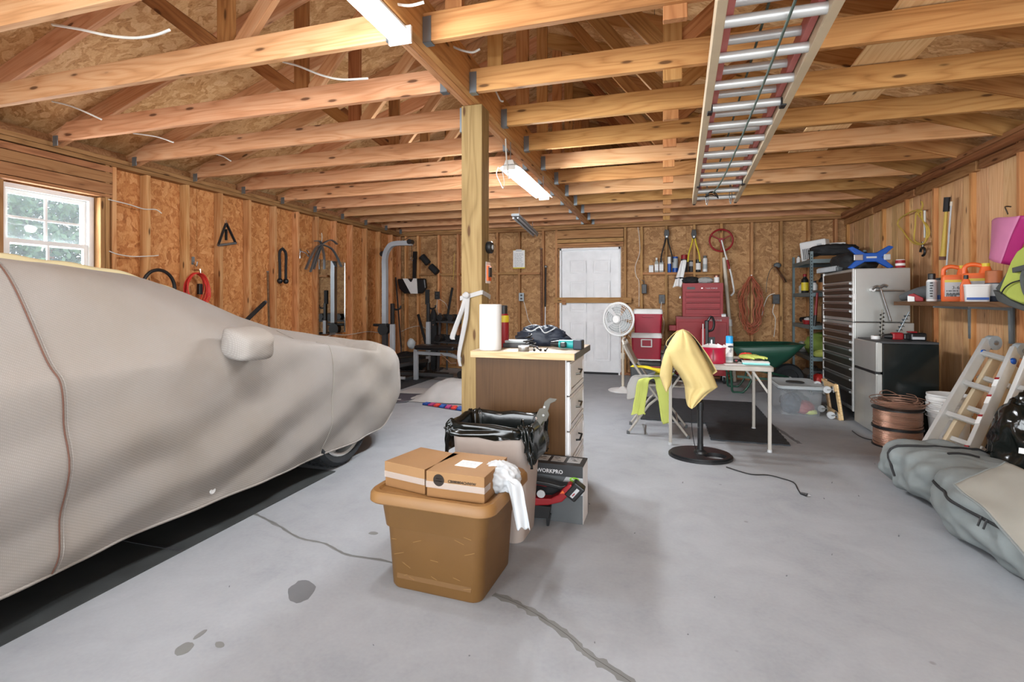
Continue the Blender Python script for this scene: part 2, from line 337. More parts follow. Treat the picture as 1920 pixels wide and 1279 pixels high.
def ell(u, v, a, b, th=0, n=22, seed=0):
    return [(u+(a*cos(t)*cos(th)-b*sin(t)*sin(th))*(1+.18*NZ.noise(V((cos(t)*2, sin(t)*2, seed)))), v+(a*cos(t)*sin(th)+b*sin(t)*cos(th))*(1+.18*NZ.noise(V((cos(t)*2, sin(t)*2, seed))))) for t in [2*pi*k/n for k in range(n)]]
patch('stain', ell(565, 1109, 27, 19, -.5, seed=2), .0007, 'stain_dark'); patch('stain', ell(345, 1217, 20, 9, -.5, seed=3), .0007, 'stain'); patch('stain', ell(375, 1190, 16, 3.5, -.6, seed=4), .0007, 'stain')
patch('stain', ell(412, 1209, 9, 6, 0, seed=5), .0007, 'stain'); patch('stain', ell(700, 1000, 9, 3, 0, seed=6), .0007, 'stain'); 
for (u, v) in ((385, 906), (1105, 945), (1560, 905), (1340, 1120), (1475, 1080), (1115, 1205), (1190, 1000), (1560, 1040), (880, 1230), (430, 1100), (700, 1210), (1280, 905), (1610, 930), (1685, 1005), (1290, 1190), (1640, 870), (1545, 935)):
    patch('debris', ell(u, v, 1.6+(u%5)*.6, .8, u*.1, 7, seed=u), .002, 'stain_dark', .002)
# ---- left wall with its window
WY0, WY1, WZ0, WZ1 = 2.5, 3.16, 1.12, 2.09
def sheathing(mb, ax, at0, at1, a0, a1, z0, z1, hole=None):
    def bx(p, q, r, s):
        if ax == 0: mb.box(at0, at1, p, q, r, s)
        else: mb.box(p, q, at0, at1, r, s)
    if not hole: bx(a0, a1, z0, z1); return
    h0, h1, k0, k1 = hole
    bx(a0, h0, z0, z1); bx(h1, a1, z0, z1); bx(h0, h1, z0, k0); bx(h0, h1, k1, z1)
mb = MB(); sheathing(mb, 0, XL-.06, XL-.012, YF, YB+.06, 0, 2.5, (WY0, WY1, WZ0, WZ1)); wl = struct('wall_left', mb, 'pine_dark')
def panel(parent, ax, at, a0, a1, z0, z1, mat):
    mb = MB()
    if ax == 0: mb.box(at-.006, at+.006, a0+.002, a1-.002, z0, z1)
    else: mb.box(a0+.002, a1-.002, at-.006, at+.006, z0, z1)
    return mb.build('panel', mat, parent)
ys = [YF, .2, 1.42, WY0]
for a, b in zip(ys, ys[1:]): panel(wl, 0, XL-.006, a, b, 0, 2.46, 'osb_left')
panel(wl, 0, XL-.006, WY0, WY1, 0, WZ0, 'osb_left'); panel(wl, 0, XL-.006, WY0, WY1, WZ1, 2.46, 'osb_left')
ys = [WY1, 4.18, 5.40, 6.62, 7.84, YB]
for a, b in zip(ys, ys[1:]): panel(wl, 0, XL-.006, a, b, 0, 2.46, 'osb_left')
sy = [3.59, 4.0, 4.41, 4.81, 5.22, 5.63, 6.03, 6.44, 6.85, 7.25, 7.66, 8.07, 8.37]
sy = [.1, .5, .9, 1.31, 1.72, 2.12]+sy
for y in sy: board('stud', (XL+.0445, y, .04), (XL+.0445, y, 2.38), .038, .089, 'pine_stud', wl, up=(1, 0, 0))
for y in (WY0-.06, WY0-.022, WY1+.022, WY1+.062, WY1+.12): board('stud', (XL+.0445, y, .04), (XL+.0445, y, 2.38 if abs(y-WY0) > .05 and y != WY1+.022 else WZ1), .036, .089, 'pine_plate' if y < WY1+.1 else 'pine_stud', wl, up=(1, 0, 0))
for z in (2.40, 2.44): board('top_plate', (XL+.0445, YF, z), (XL+.0445, YB, z), .092, .037, 'pine_plate', wl)
board('bottom_plate', (XL+.0445, YF, .02), (XL+.0445, YB, .02), .092, .037, 'pine_plate', wl)
for z, h in ((2.345, .055), (2.27, .09), (2.175, .095), (2.112, .028)): board('header_board', (XL+.05+(.004 if h > .06 else 0), WY0-.08, z), (XL+.05, WY1+.1, z), .088, h-.003, 'pine_plate', wl)
board('sill_board', (XL+.0445, WY0, WZ0-.02), (XL+.0445, WY1, WZ0-.02), .089, .038, 'pine_plate', wl)
# window_1
w1 = tag(bpy.data.objects.new('window_1', None), kind='structure'); COL.objects.link(w1); w1.location = (XL, 0, 0)
def fr(mb, x0, x1, a0, a1, z0, z1, t):
    mb.box(x0, x1, a0, a1, z0, z0+t); mb.box(x0, x1, a0, a1, z1-t, z1); mb.box(x0, x1, a0, a0+t, z0+t, z1-t); mb.box(x0, x1, a1-t, a1, z0+t, z1-t); return mb
fr(MB(), -.05, .02, WY0+.004, WY1-.004, WZ0+.002, WZ1-.002, .038).build('window_frame', 'white_plastic', w1)
zm = 1.655
for nm, x, z0, z1 in (('upper_sash', -.03, zm-.02, WZ1-.04), ('lower_sash', -.005, WZ0+.04, zm+.02)):
    m = fr(MB(), x-.012, x+.012, WY0+.042, WY1-.042, z0, z1, .034); s = m.build(nm, 'white_plastic', w1)
    yc = (WY0+WY1)/2; zc = (z0+z1)/2
    MB().box(x-.006, x+.006, yc-.009, yc+.009, z0+.034, z1-.034).build('muntin', 'white_plastic', s); MB().box(x-.0055, x+.0055, WY0+.076, WY1-.076, zc-.009, zc+.009).build('muntin', 'white_plastic', s)
    for a0, a1 in ((WY0+.076, yc-.009), (yc+.009, WY1-.076)):
        for b0, b1 in ((z0+.034, zc-.009), (zc+.009, z1-.034)): MB().box(x-.002, x+.002, a0, a1, b0, b1).build('pane', 'window_glass', s)
# outside: lawn and shrub
M('leaf', '4f6f4a', .6); M('leaf_light', '8fae6a', .6); M('grass', '7f9a4e', .9)
tag(MB().box(-40, -9.001, -20, 20, -.25, -.06).build('lawn', 'grass'), 'sunlit green lawn outside the left window', 'lawn', kind='stuff')
def shrub(loc, r, n, label, mat, seed):
    t = thing('shrub', label, 'shrub', loc); rnd = random.Random(seed)
    MB().tube(cr([(0, 0, 0), (.05, .04, r*.5), (-.04, .08, r*1.1)], 4), .05, 7).build('stem', 'pine_dark', t); mb = MB()
    for _ in range(n):
        th = rnd.uniform(0, 2*pi); ph = math.acos(rnd.uniform(-1, 1)); k = r*rnd.uniform(.55, 1)**.5; c = V((sin(ph)*cos(th)*k, sin(ph)*sin(th)*k, r*1.1+cos(ph)*k))
        a = V((rnd.gauss(0, 1), rnd.gauss(0, 1), rnd.gauss(0, 1))).normalized(); b = a.cross(V((rnd.gauss(0, 1), rnd.gauss(0, 1), rnd.gauss(0, 1)))).normalized(); s = .06
        mb.add([c-a*s, c+b*s*.5, c+a*s, c-b*s*.5], [(0, 1, 2, 3)])
    tag(mb.build('foliage', mat, t), kind='stuff')
shrub((-8.9, 5.3, .55), 1.3, 16000, 'round blue-green shrub outside the window', 'leaf', 1); shrub((-6.6, 3.85, .25), .62, 6000, 'low bright green bush just outside the lower sash', 'leaf_light', 2)
# ---- back wall
DX0, DX1, DZ = -1.65, -.66, 2.06
mb = MB(); sheathing(mb, 1, YB+.012, YB+.06, XL-.06, XR+.06, 0, 2.5, (DX0, DX1, 0, DZ+.02)); mb.prism([(XL-.06, 2.5), (XR+.06, 2.5), (RX, 3.78)], 1, YB+.012, YB+.05); wb = struct('wall_back', mb, 'pine_dark')
for a, b in ((XL, -3.7), (-3.7, -2.48), (-2.48, DX0), (DX1, .35), (.35, 1.57), (1.57, XR)): panel(wb, 1, YB+.006, a, b, 0, 2.46, 'osb_back')
panel(wb, 1, YB+.006, DX0, DX1, DZ+.02, 2.46, 'osb_back')
for a, b in ((XL, -3.5), (-3.5, -2.28), (-2.28, RX), (RX, .12), (.12, 1.34), (1.34, XR)):
    za = lambda x: 2.5+1.27*(1-abs(x-RX)/3.65)
    MB().prism([(a+.002, 2.465), (b-.002, 2.465), (b-.002, za(b)-.02), (a+.002, za(a)-.02)], 1, YB, YB+.011).build('panel', 'osb_back', wb)
bu = [760, 783, 822, 858, 932, 973, 1018, 1043, 1172, 1203, 1249, 1302, 1353, 1410, 1465, 1517, 1568]
for u in bu:
    x = P(u, 500, Y=YB-.09).x; board('stud', (x, YB-.0445, .04), (x, YB-.0445, 2.38), .038, .089, 'pine_stud' if u < 900 else 'stud_back', wb, up=(0, 1, 0))
for z in (2.40, 2.44): board('top_plate', (XL+.09, YB-.0445, z), (XR-.02, YB-.0445, z), .092, .037, 'pine_plate', wb)
board('bottom_plate', (XL+.09, YB-.0445, .02), (DX0, YB-.0445, .02), .092, .037, 'pine_plate', wb); board('bottom_plate', (DX1, YB-.0445, .02), (XR, YB-.0445, .02), .092, .037, 'pine_plate', wb)
for z, h in ((2.30, .14), (2.19, .06), (2.135, .04), (2.10, .03)): board('header_board', (DX0-.05, YB-.05, z), (DX1+.05, YB-.05, z), .088, h-.003, 'stud_back', wb)
for a, b, z in ((770, 826, 515), (826, 862, 515), (905, 930, 513), (934, 971, 513), (975, 1012, 513), (1205, 1247, 513), (1251, 1300, 513), (1304, 1352, 513)):
    p = P(a, z, Y=YB-.09); q = P(b, z, Y=YB-.09); board('blocking', (p.x, YB-.045, p.z), (q.x, YB-.045, p.z), .086, .038, 'stud_back', wb)
# door_1
d1 = tag(bpy.data.objects.new('door_1', None), kind='structure'); COL.objects.link(d1); d1.location = (DX0, YB-.06, .03)
DW = DX1-DX0-.06
mb = MB(); mb.box(.03, .03+DW, -.01, .03, 0, DZ-.06); slab = mb.build('door_slab', 'white_paint', d1, bevel=.003)
for c in (.2, .8):
    x = .03+DW*(.29 if c < .5 else .71)
    for z0, z1 in ((1.62, 1.84), (.98, 1.5), (.18, .82)):
        mb = fr(MB(), 0, .008, -.14, .14, z0, z1, .016)
        mb.v = [(x+b, -.018+a, z) for a, b, z in mb.v]; mb.build('raised_moulding', 'white_paint', slab, bevel=.003)
        MB().box(x-.1, x+.1, -.0155, -.009, z0+.04, z1-.04).build('door_panel', 'white_paint', slab, bevel=.004)
mb = MB(); mb.box(-.0, .028, -.05, .05, -.03, DZ-.02); mb.box(DW+.032, DW+.06, -.05, .05, -.03, DZ-.02); mb.box(0, DW+.06, -.05, .05, DZ-.055, DZ-.022); mb.build('door_frame', 'white_paint', d1)
MB().box(.028, DW+.03, -.03, .05, -.03, -.004).build('threshold', 'black_matte', d1)
for z in (.25, 1.0, 1.75): MB().cyl((.026, -.02, z), (.026, -.02, z+.09), .006, n=8).build('hinge', 'steel', d1)
p = P(1040, 563, Y=YB-.12); q = P(1184, 563, Y=YB-.12)
t = thing('door_bar', 'brown wooden bar laid across the white back door', 'bar', (p.x, YB-.115, p.z))
board('board', (0, 0, 0), (q.x-p.x, 0, 0), .038, .089, 'stud_back', t)
for x in (.16, q.x-p.x-.16): MB().box(x-.03, x+.03, -.028, .02, -.075, .02).build('bracket', 'stud_back', t)
# ---- right wall
mb = MB(); mb.box(XR+.03, XR+.08, YF, YB+.06, 0, 2.5); wr = struct('wall_right', mb, 'pine_dark')
y = .2; rnd = random.Random(3)
while y < YB-.02:
    wdt = min(rnd.choice((.14, .185, .185, .235)), YB-y); proud = rnd.choice((0, 0, .006, .012))
    board('plank', (XR+.014-proud/2, y+wdt/2, .01), (XR+.014-proud/2, y+wdt/2, 2.38), wdt-.006, .028, 'plank', wr, up=(1, 0, 0)); y += wdt
for yy in (8.33, 7.1, 6.5, 5.9, 5.28, 4.67, 4.06, 3.45, 2.8): board('stud', (XR-.02, yy, .02), (XR-.02, yy, 2.38), .038, .038, 'pine_right', wr, up=(1, 0, 0))
for z in (2.40, 2.44): board('top_plate', (XR-.05, YF, z), (XR-.05, YB-.1, z), .12, .037, 'pine_plate', wr)
for k in range(5): board('ledger', (XR-.02, 3.0+k*1.1, 2.335), (XR-.02, 4.05+k*1.1, 2.335), .04, .085-.012*(k % 2), 'pine_plate', wr)
# ---- roof: deck, trusses, girder
def zr(x): return 2.60+.333*(abs(XL-RX)-abs(x-RX))-.19+.0   # underside of the rafters
mb = MB()
for s in (-1, 1):
    e = 4.1; za = zr(RX+s*e)+.155; zb = zr(RX)+.155
    mb.add([(RX, YF-.3, zb), (RX, YB+.3, zb), (RX+s*e, YB+.3, za), (RX+s*e, YF-.3, za), (RX, YF-.3, zb+.05), (RX, YB+.3, zb+.05), (RX+s*e, YB+.3, za+.05), (RX+s*e, YF-.3, za+.05)],
           [(0, 1, 2, 3), (4, 7, 6, 5), (0, 3, 7, 4), (1, 5, 6, 2), (2, 6, 7, 3), (0, 4, 5, 1)])
ceil = struct('ceiling', mb, 'dark_grey')
for s in (-1, 1):
    for r_ in range(4):
        a, b = r_*1.02, min(r_*1.02+1.016, 3.95); off = (r_ % 2)*1.22
        yy = YF-.3-off
        while yy < YB+.1:
            y0 = max(yy, YF-.3)+.002; y1 = min(yy+2.44, YB+.2)-.002; yy += 2.44
            x0 = RX+s*a; x1 = RX+s*b; z0 = zr(x0)+.140; z1 = zr(x1)+.140
            MB().add([(x0, y0, z0), (x0, y1, z0), (x1, y1, z1), (x1, y0, z1), (x0, y0, z0+.013), (x0, y1, z0+.013), (x1, y1, z1+.013), (x1, y0, z1+.013)],
                     [(0, 1, 2, 3), (4, 7, 6, 5), (0, 3, 7, 4), (1, 5, 6, 2), (2, 6, 7, 3), (0, 4, 5, 1)]).build('panel', 'osb_roof', ceil)
GX0, GX1 = -1.24, -1.12
for k in range(3): board('girder_ply', (GX0+.02+.04*k, YF, 2.58), (GX0+.02+.04*k, YB-.1, 2.58), .0385, .235, 'pine_left' if k == 0 else 'pine_right', ceil)
TY = [2.85+.622*i for i in range(-5, 9)]+[8.33]
mr = random.Random(5)
for i, ty in enumerate(TY):
    zj = 2.53; far = ty > 8
    jl = board('joist', (XL+.13, ty-.03, zj), (GX0-.002, ty-.03, zj), .038, .14, 'pine_left', ceil, cuts=(.12, 0))
    jr = board('joist', (GX1+.002, ty+.03, zj), (XR-.1, ty+.03, zj), .038, .14, mr.choice(('pine_left', 'pine_right', 'pine_right')), ceil, cuts=(0, .12))
    for x0, x1, dy in ((GX0-.045, GX0-.001, -.03), (GX1+.001, GX1+.045, .03)):
        mb = MB(); mb.box(x0, x1, ty+dy-.023, ty+dy-.0205, 2.455, 2.58); mb.box(x0, x1, ty+dy+.0205, ty+dy+.023, 2.455, 2.58); mb.box(x0, x1, ty+dy-.023, ty+dy+.023, 2.453, 2.4565); mb.build('joist_hanger', 'galv', ceil)
    for x, dy in ((XL+.13, -.03),): MB().box(x-.02, x+.03, ty+dy-.026, ty+dy-.0205, 2.42, 2.5).build('tie_plate', 'galv', ceil)
    # top chords and webs
    yo = ty+.012
    board('rafter', (XL-.05, yo, zr(XL-.05)+.068), (RX-.02, yo, zr(RX-.02)+.068), .038, .135, 'pine_left', ceil); board('rafter', (RX+.02, yo, zr(RX+.02)+.068), (XR+.05, yo, zr(XR+.05)+.068), .038, .135, 'pine_right', ceil)
    yw = ty+.052
    board('web', (-.97, yw, 2.56), (-.97, yw, zr(-.97)+.1), .038, .089, 'pine_right', ceil, up=(1, 0, 0))
    for s, m_, nx in ((-1, 'pine_dark', -2.36), (1, 'pine_right', .05)):
        board('web', (nx, yw+.0, 2.53 if s < 0 else 2.40), (nx, yw, zr(nx)+.1), .038, .1, m_ if s < 0 else 'pine_right', ceil, up=(1, 0, 0))
        board('web', (nx+s*.05, yw+.02, 2.62), (nx+s*.62, yw+.02, zr(nx+s*.62)+.05), .038, .089, m_, ceil)
        board('web', (nx-s*.05, yw+.02, 2.60), (nx-s*.85, yw+.02, zr(nx-s*.85)+.05), .038, .089, 'pine_left' if s < 0 else 'pine_dark', ceil)
for k in range(7): MB().box(XL-.01, XL+.02, TY[k*2], TY[k*2]+1.2, 2.47, 2.53).build('blocking', 'pine_plate', ceil)
# front of the garage above the open doors
mb = MB(); mb.box(XL-.06, XR+.06, YF-.08, YF, 2.28, 2.5); mb.prism([(XL-.06, 2.5), (XR+.06, 2.5), (RX, 3.7)], 1, YF-.08, YF); mb.box(XL-.06, XL+.25, YF-.08, YF, 0, 2.28); mb.box(XR-.2, XR+.06, YF-.08, YF, 0, 2.28); mb.box(-1.3, -.45, YF-.08, YF, 0, 2.28); struct('wall_front', mb, 'osb_back')
# ---- post
t = thing('support_post', 'square weathered wooden post under the centre girder', 'post', (-1.18, 3.12, 0))
board('post', (0, 0, 0), (0, 0, 2.46), .14, .14, 'post_wood', t, up=(0, 1, 0))
MB().box(-.09, -.071, -.05, .05, 2.30, 2.458).build('post_bracket', 'galv', t)
# ---- lamps
def shop_lamp(y0, y1, z, label, on=True, grille=False):
    L = y1-y0; t = thing('shop_light', label, 'light', (-1.15, y0, z), group=None)
    mb = MB(); mb.prism([(-.045, .01), (.045, .01), (.03, .05), (-.03, .05)], 1, 0, L); mb.build('housing', 'white_plastic', t, bevel=.003)
    if grille:
        mb = MB(); mb.prism([(-.085, -.01), (-.045, .012), (.045, .012), (.085, -.01), (.08, -.012), (.042, .008), (-.042, .008), (-.08, -.012)], 1, 0, L); mb.build('reflector', 'white_paint', t)
        for x in (-.03, .03): MB().cyl((x, .03, -.012), (x, L-.03, -.012), .013, n=10).build('tube', 'lamp_glow', t, smooth=True)
        for y in (0.0, L-.012): MB().box(-.05, .05, y, y+.012, -.03, .012).build('end_cap', 'white_plastic', t)
        for y in (.04, L-.04): MB().tube([(0, y, .05), (0, y, .2)], .003, 5).build('hanging_wire', 'galv', t)
        MB().tube(cr([(-.09, .0, .0), (-.1, -.01, -.06), (-.07, -.01, -.13), (-.05, 0, -.17), (-.04, 0, -.12), (-.06, .0, -.02)], 5), .003, 6).build('pull_cord', 'cable_white', t)
    else:
        mb = MB(); mb.prism([(-.052, .012), (-.046, -.012), (-.02, -.024), (.02, -.024), (.046, -.012), (.052, .012)], 1, .012, L-.012); mb.build('diffuser', 'lamp_glow', t, smooth=True)
        for y in (0.0, L-.014): MB().box(-.056, .056, y, y+.014, -.028, .05).build('end_cap', 'white_plastic', t)
    return t
shop_lamp(.86, 2.08, 2.40, 'bright wraparound shop light under the girder at the top edge')
shop_lamp(3.78, 5.0, 2.25, 'hanging two-tube shop light with pull cord beyond the post', grille=True)
t = thing('light_fixture', 'unlit thin double tube fixture hanging before the back wall', 'light', (-1.82, 6.25, 2.27), R(6))
MB().box(-.05, .05, 0, 1.9, .02, .05).build('housing', 'pale_grey_plastic', t)
for x in (-.03, .03): MB().cyl((x, .03, 0), (x, 1.87, 0), .013, n=8).build('tube', 'light_grey', t, smooth=True)
for y in (.3, 1.56): MB().tube([(0, y, .05), (0, y, .215)], .003, 5).build('hanging_wire', 'galv', t)
for (y0, y1, z, w) in ((.86, 2.08, 2.33, 11), (3.78, 5.0, 2.20, 33)):
    for k in range(3):
        pl = bpy.data.lights.new('shop_lamp_glow', 'POINT'); pl.energy = w; pl.color = (.90, .95, 1); pl.shadow_soft_size = .06
        po = bpy.data.objects.new('shop_lamp_glow', pl); COL.objects.link(po); po.location = (-1.15, y0+(y1-y0)*(k+.5)/3, z)
# ================================================================ car under its cover
CX = -3.10
KY = [-.86, -.8, -.5, 0, .5, 1.2, 1.7, 2.1, 2.4, 2.75, 3.05, 3.35, 3.7, 3.92, 4.06, 4.13, 4.15, 4.14]
KT = [.45, .82, .98, 1.24, 1.36, 1.385, 1.385, 1.34, 1.25, 1.11, 1.015, .965, .905, .85, .74, .60, .46, .32]
KW = [.7, .8, .88, .92, .93, .93, .93, .93, .93, .93, .93, .93, .925, .90, .80, .68, .60, .56]
KH = [.2, .18, .175, .175, .175, .172, .168, .165, .16, .155, .15, .15, .16, .25, .29, .3, .3, .3]
def sm(y, K):
    return float(np.mean([np.interp(y+d, KY, K) for d in (-.05, -.025, 0, .025, .05)])) if y < 3.85 else float(np.interp(y, KY, K))
def cover(y, t, k=None):
    """t in -1..1 over the section; right side t>0"""
    if k is None: zt, w_, h = sm(y, KT), sm(y, KW), sm(y, KH)
    else: zt, w_, h = k
    s = 1 if t >= 0 else -1; zf = sm(min(y+.40, 3.9), KT) if y < 3.6 else zt; zf = min(zt, zf)
    gh = max(0, min(1, (zf-1.02)/.3)); we = (.60 if w_ > .9 else .64*w_)*gh+(1-gh)*w_*.72
    zb = min(.84, zt*.82+.0); zs = min(.99, zf-.045)
    pts = [(w_-.05, h), (w_+.005, max(h+.01, min(.42, h+.5*(zb-h)))), (w_, zb), (w_-.09*min(1, w_), max(zb+.01, zs-.01)), (we, max(zs, zf-.04)), (we*.5, zt-.012), (0, zt)]
    a = (1-abs(t))*6; i = min(5, int(a)); f = a-i
    g = lambda j: V((pts[max(0, min(6, j))][0] if j <= 6 else -pts[12-j][0], pts[max(0, min(6, j))][1] if j <= 6 else pts[12-j][1]))
    p0, p1, p2, p3 = g(i-1) if i else g(0), g(i), g(i+1), g(i+2)
    q = .5*((2*p1)+(p2-p0)*f+(2*p0-5*p1+4*p2-p3)*f*f+(3*p1-p0-3*p2+p3)*f**3)
    x, z = q.x, q.y
    if z < 1.0:   # folds of the loose sides
        en = max(0, min(1, (.98-z)/.35))*(.35+.65*max(0, min(1, (3.9-y)/.5)))
        ph = (z-.33*(y-1.0))/.36
        fold = math.sin(2*pi*ph+1.2*NZ.noise(V((y*.9, z*1.3, 3)))*2); fold = fold*abs(fold)**.3
        d = .022*fold*(.45+.8*abs(NZ.noise(V((y*1.1, z*1.5, 8)))*1.6))
        d += .03*NZ.noise(V((y*1.6, z*2.6, 1)))+.010*NZ.noise(V((y*5+z*6, z*5-y*2, 4)))
        if y > 3.0: d += .018*math.sin((y*.9+z*1.1)*11)*max(0, 1-abs(y-3.55)/.5)
        x += d*en
    z += .006*NZ.noise(V((x*2, y*2, 9)))
    return V((CX+s*x, y, z))
ct = thing('covered_car', 'parked car hidden under a beige fitted fabric cover', 'car', (0, 0, 0))
Ys = list(np.arange(-.8, 3.9, .033))
secs = [(y, (sm(y, KT), sm(y, KW), sm(y, KH))) for y in Ys]
for i in range(14):
    a = i/13; y = float(np.interp(a, [0, .25, .5, .75, .9, 1], [3.9, 4.02, 4.09, 4.13, 4.15, 4.14]))
    secs.append((y, (float(np.interp(a, [0, .25, .5, .75, .9, 1], [.855, .80, .72, .60, .46, .36])), float(np.interp(a, [0, .25, .5, .75, .9, 1], [.905, .86, .80, .72, .66, .60])), float(np.interp(a, [0, .3, 1], [.24, .28, .30])))))
NT = 150; mb = MB(); vs = [cover(y, 1-2*j/NT, k) for y, k in secs for j in range(NT+1)]
n = NT+1; mb.add(vs, [(i*n+j, i*n+j+1, (i+1)*n+j+1, (i+1)*n+j) for i in range(len(secs)-1) for j in range(NT)])
cov = mb.build('car_cover', 'cover_fabric', ct, smooth=2, solid=.004)
def seam(name, f, r, mat, n=60):
    MB().tube([f(i/n) for i in range(n+1)], r, 5).build(name, mat, cov)
def on(y, t, off=.004):
    a = cover(y, t); b = cover(y, t-.004*(1 if t > 0 else -1)); c = cover(y+.01, t); nn = (b-a).cross(c-a).normalized()
    if nn.x < 0 and t > 0: nn = -nn
    return a+nn*off
seam('seam', lambda a: on(1.335+.012*sin(a*5), 1-.002-a*.95), .003, 'brown_seam')
seam('seam', lambda a: on(1.35+.012*sin(a*5), 1-.002-a*.95, .003), .0035, 'cover_fabric')
seam('seam', lambda a: on(2.92+.05*sin(a*3), 1-.002-a*.75), .0025, 'beige_metal')
seam('hem', lambda a: on(-.7+a*4.6, .999, .002), .007, 'cover_fabric', 160)
# rolled cream edge along the roof
def roll(a):
    y = .3+a*2.15; p = cover(y, .03+.05*max(0, y-1.5)); return p+V((0, 0, (.018+.008*sin(y*24))*(1-.5*a)))
mb = MB(); mb.tube([roll(i/110) for i in range(111)], .026, 8); o = mb.build('rolled_edge', 'roll_cream', cov, smooth=2)
# mirror pocket
mp = P(462, 644, X=-2.12)
mb = MB(); rings = []
for a, x, w_, h, dz in ((0, -.10, .16, .14, .0), (.3, -.03, .18, .17, .0), (.6, .06, .17, .155, -.004), (.85, .125, .15, .125, -.012), (1, .15, .10, .08, -.015)):
    rings.append([V((x, q.x+.03*NZ.noise(V((x*9, q.x*20, q.y*20))), q.y+dz+.024*NZ.noise(V((x*8, q.y*22, 5))))) for q in rr(w_*1.25, h, .045, 5)])
mb.loft(rings); mp2 = mb.build('mirror_pocket', 'cover_fabric', ct, smooth=2, loc=mp+V((-.02, .02, .0)), rot=(0, R(4), R(-18)), sub=1)
g = P(407, 921, X=-2.185); q = on(g.y, .97, .004)
MB().lathe([(.007, 0), (.016, 0), (.018, .004), (.014, .007), (.007, .005)], 20, mat=Matrix.Rotation(R(90), 4, 'Y')).build('grommet', 'white_plastic', cov, loc=(q.x, g.y, g.z), smooth=True)
# wheels (front right shows), lower body
def wheel(x, y, s):
    w_ = MB(); w_.lathe([(.265, -.10), (.31, -.115), (.335, -.09), (.34, 0), (.335, .09), (.31, .115), (.265, .10), (.26, 0)], 40, mat=Matrix.Rotation(R(90), 4, 'Y')); ty = w_.build('tyre', 'dark_rubber', ct, smooth=True, loc=(x, y, .34))
    tr = MB()
    for k in range(40):
        a = 2*pi*k/40; m = Matrix.Rotation(a, 4, 'X')
        for xx in (-.06, 0, .06): tr.box(xx-.022, xx+.022, -.016, .016, .335, .345, m)
    tag(tr.build('tread', 'black_matte', ty), kind='stuff')
    r_ = MB(); r_.lathe([(.26, -.09), (.272, -.1), (.272, .10*1), (.262, .108), (.245, .1), (.235, .04), (.22, -.05)], 40, mat=Matrix.Rotation(R(90)*s, 4, 'Y')); rim = r_.build('rim', 'aluminium', ct, smooth=True, loc=(x, y, .34))
    for k in range(5):
        a = 2*pi*k/5+.3; m = Matrix.Rotation(a, 4, 'X'); sp = MB(); sp.box(.03*s, .065*s, -.03, .03, .03, .245, m); sp.build('spoke', 'aluminium', rim, bevel=.006)
    h_ = MB(); h_.cyl((0.0, 0, 0), (.065*s, 0, 0), .05); h_.build('hub_cap', 'aluminium', rim, smooth=True)
for y in (3.2, .35):
    wheel(-2.335, y, 1); wheel(-3.88, y, -1)
lb = MB(); lb.box(-3.85, -2.34, -.5, 3.95, .2, .34); lb.build('underbody', 'black_matte', ct)
q = MB(); q.box(-4.2, -2.2, .0, 3.05, .0005, .006); o = tag(q.build('car_mat', 'car_mat'), 'long dark rubber mat lying under the covered car', 'mat'); MB().box(-4.19, -2.201, 1.86, 1.875, .006, .0085).build('seam_ridge', 'dark_grey', o)
# ================================================================ foreground: tote, boxes, can, cabinet
def rz(a): return Matrix.Rotation(a, 4, 'Z')
t = thing('storage_tote', 'large scuffed brown plastic tote with boxes on its lid', 'tote', (-.885, 2.06, 0), R(-3))
mb = MB(); mb.loft([rr(.40, .34, .04, 5, z=0), rr(.415, .355, .045, 5, z=.012), rr(.445, .385, .05, 5, z=.26), rr(.462, .40, .05, 5, z=.262), rr(.49, .43, .055, 5, z=.375), rr(.515, .455, .06, 5, z=.378), rr(.515, .455, .06, 5, z=.392)]); body = mb.build('tub', 'tote_brown', t, smooth=True)
MB().box(-.17, .17, -.196, -.19, .03, .235).build('recessed_panel', 'tote_brown', body, bevel=.003, rot=(R(-3.2), 0, 0), loc=(0, .012, .003))
mb = MB(); mb.loft([rr(.555, .50, .07, 6, z=.372), rr(.565, .51, .07, 6, z=.378), rr(.562, .507, .07, 6, z=.405), rr(.54, .485, .06, 6, z=.418), rr(.50, .445, .05, 6, z=.418), rr(.49, .435, .05, 6, z=.408)]); mb.build('lid', 'tote_lid', t, smooth=True)
rn = random.Random(4)
mb = MB()
for k in range(13):
    x = rn.uniform(-.19, .19); z = rn.uniform(.04, .33); l = rn.uniform(.01, .05); a = rn.uniform(-.5, .5); yy = -.1905-.037*z/.37-(.02 if z > .262 else 0)
    mb.add([(x, yy-.002, z), (x+l*cos(a), yy-.002, z+l*sin(a)), (x+l*cos(a), yy-.002, z+l*sin(a)+.0015), (x, yy-.002, z+.0015)], [(0, 1, 2, 3)])
M('scuff', '94703f', .8); tag(mb.build('scuff_marks', 'scuff', body), kind='stuff')
def carton(loc, rot, w_, d_, h_, label, mat='cardboard', seal=True):
    t = thing('cardboard_box', label, 'box', loc, rot); b = MB(); b.box(-w_/2, w_/2, -d_/2, d_/2, 0, h_-.004); b.build('carton', mat, t, bevel=.002)
    b = MB(); b.box(-w_/2-.001, w_/2+.001, -d_/2-.0015, d_/2, h_-.004, h_); b.box(-w_/2-.001, w_/2+.001, -d_/2-.003, -d_/2-.0005, h_*.42, h_); b.build('lid_flap', 'cardboard_light', t, bevel=.0012)
    b = MB(); b.box(-w_/2-.002, w_/2+.002, -d_/2-.0042, -d_/2-.0034, h_*.38, h_*.62); b.box(w_/2+.001, w_/2+.002, -d_/2, -d_/2+.06, h_*.38, h_*.62); b.build('packing_tape', 'tape_clear', t)
    return t
carton((-1.008, 2.015, .409), R(-13), .215, .235, .105, 'taped brown box at the left of the tote lid')
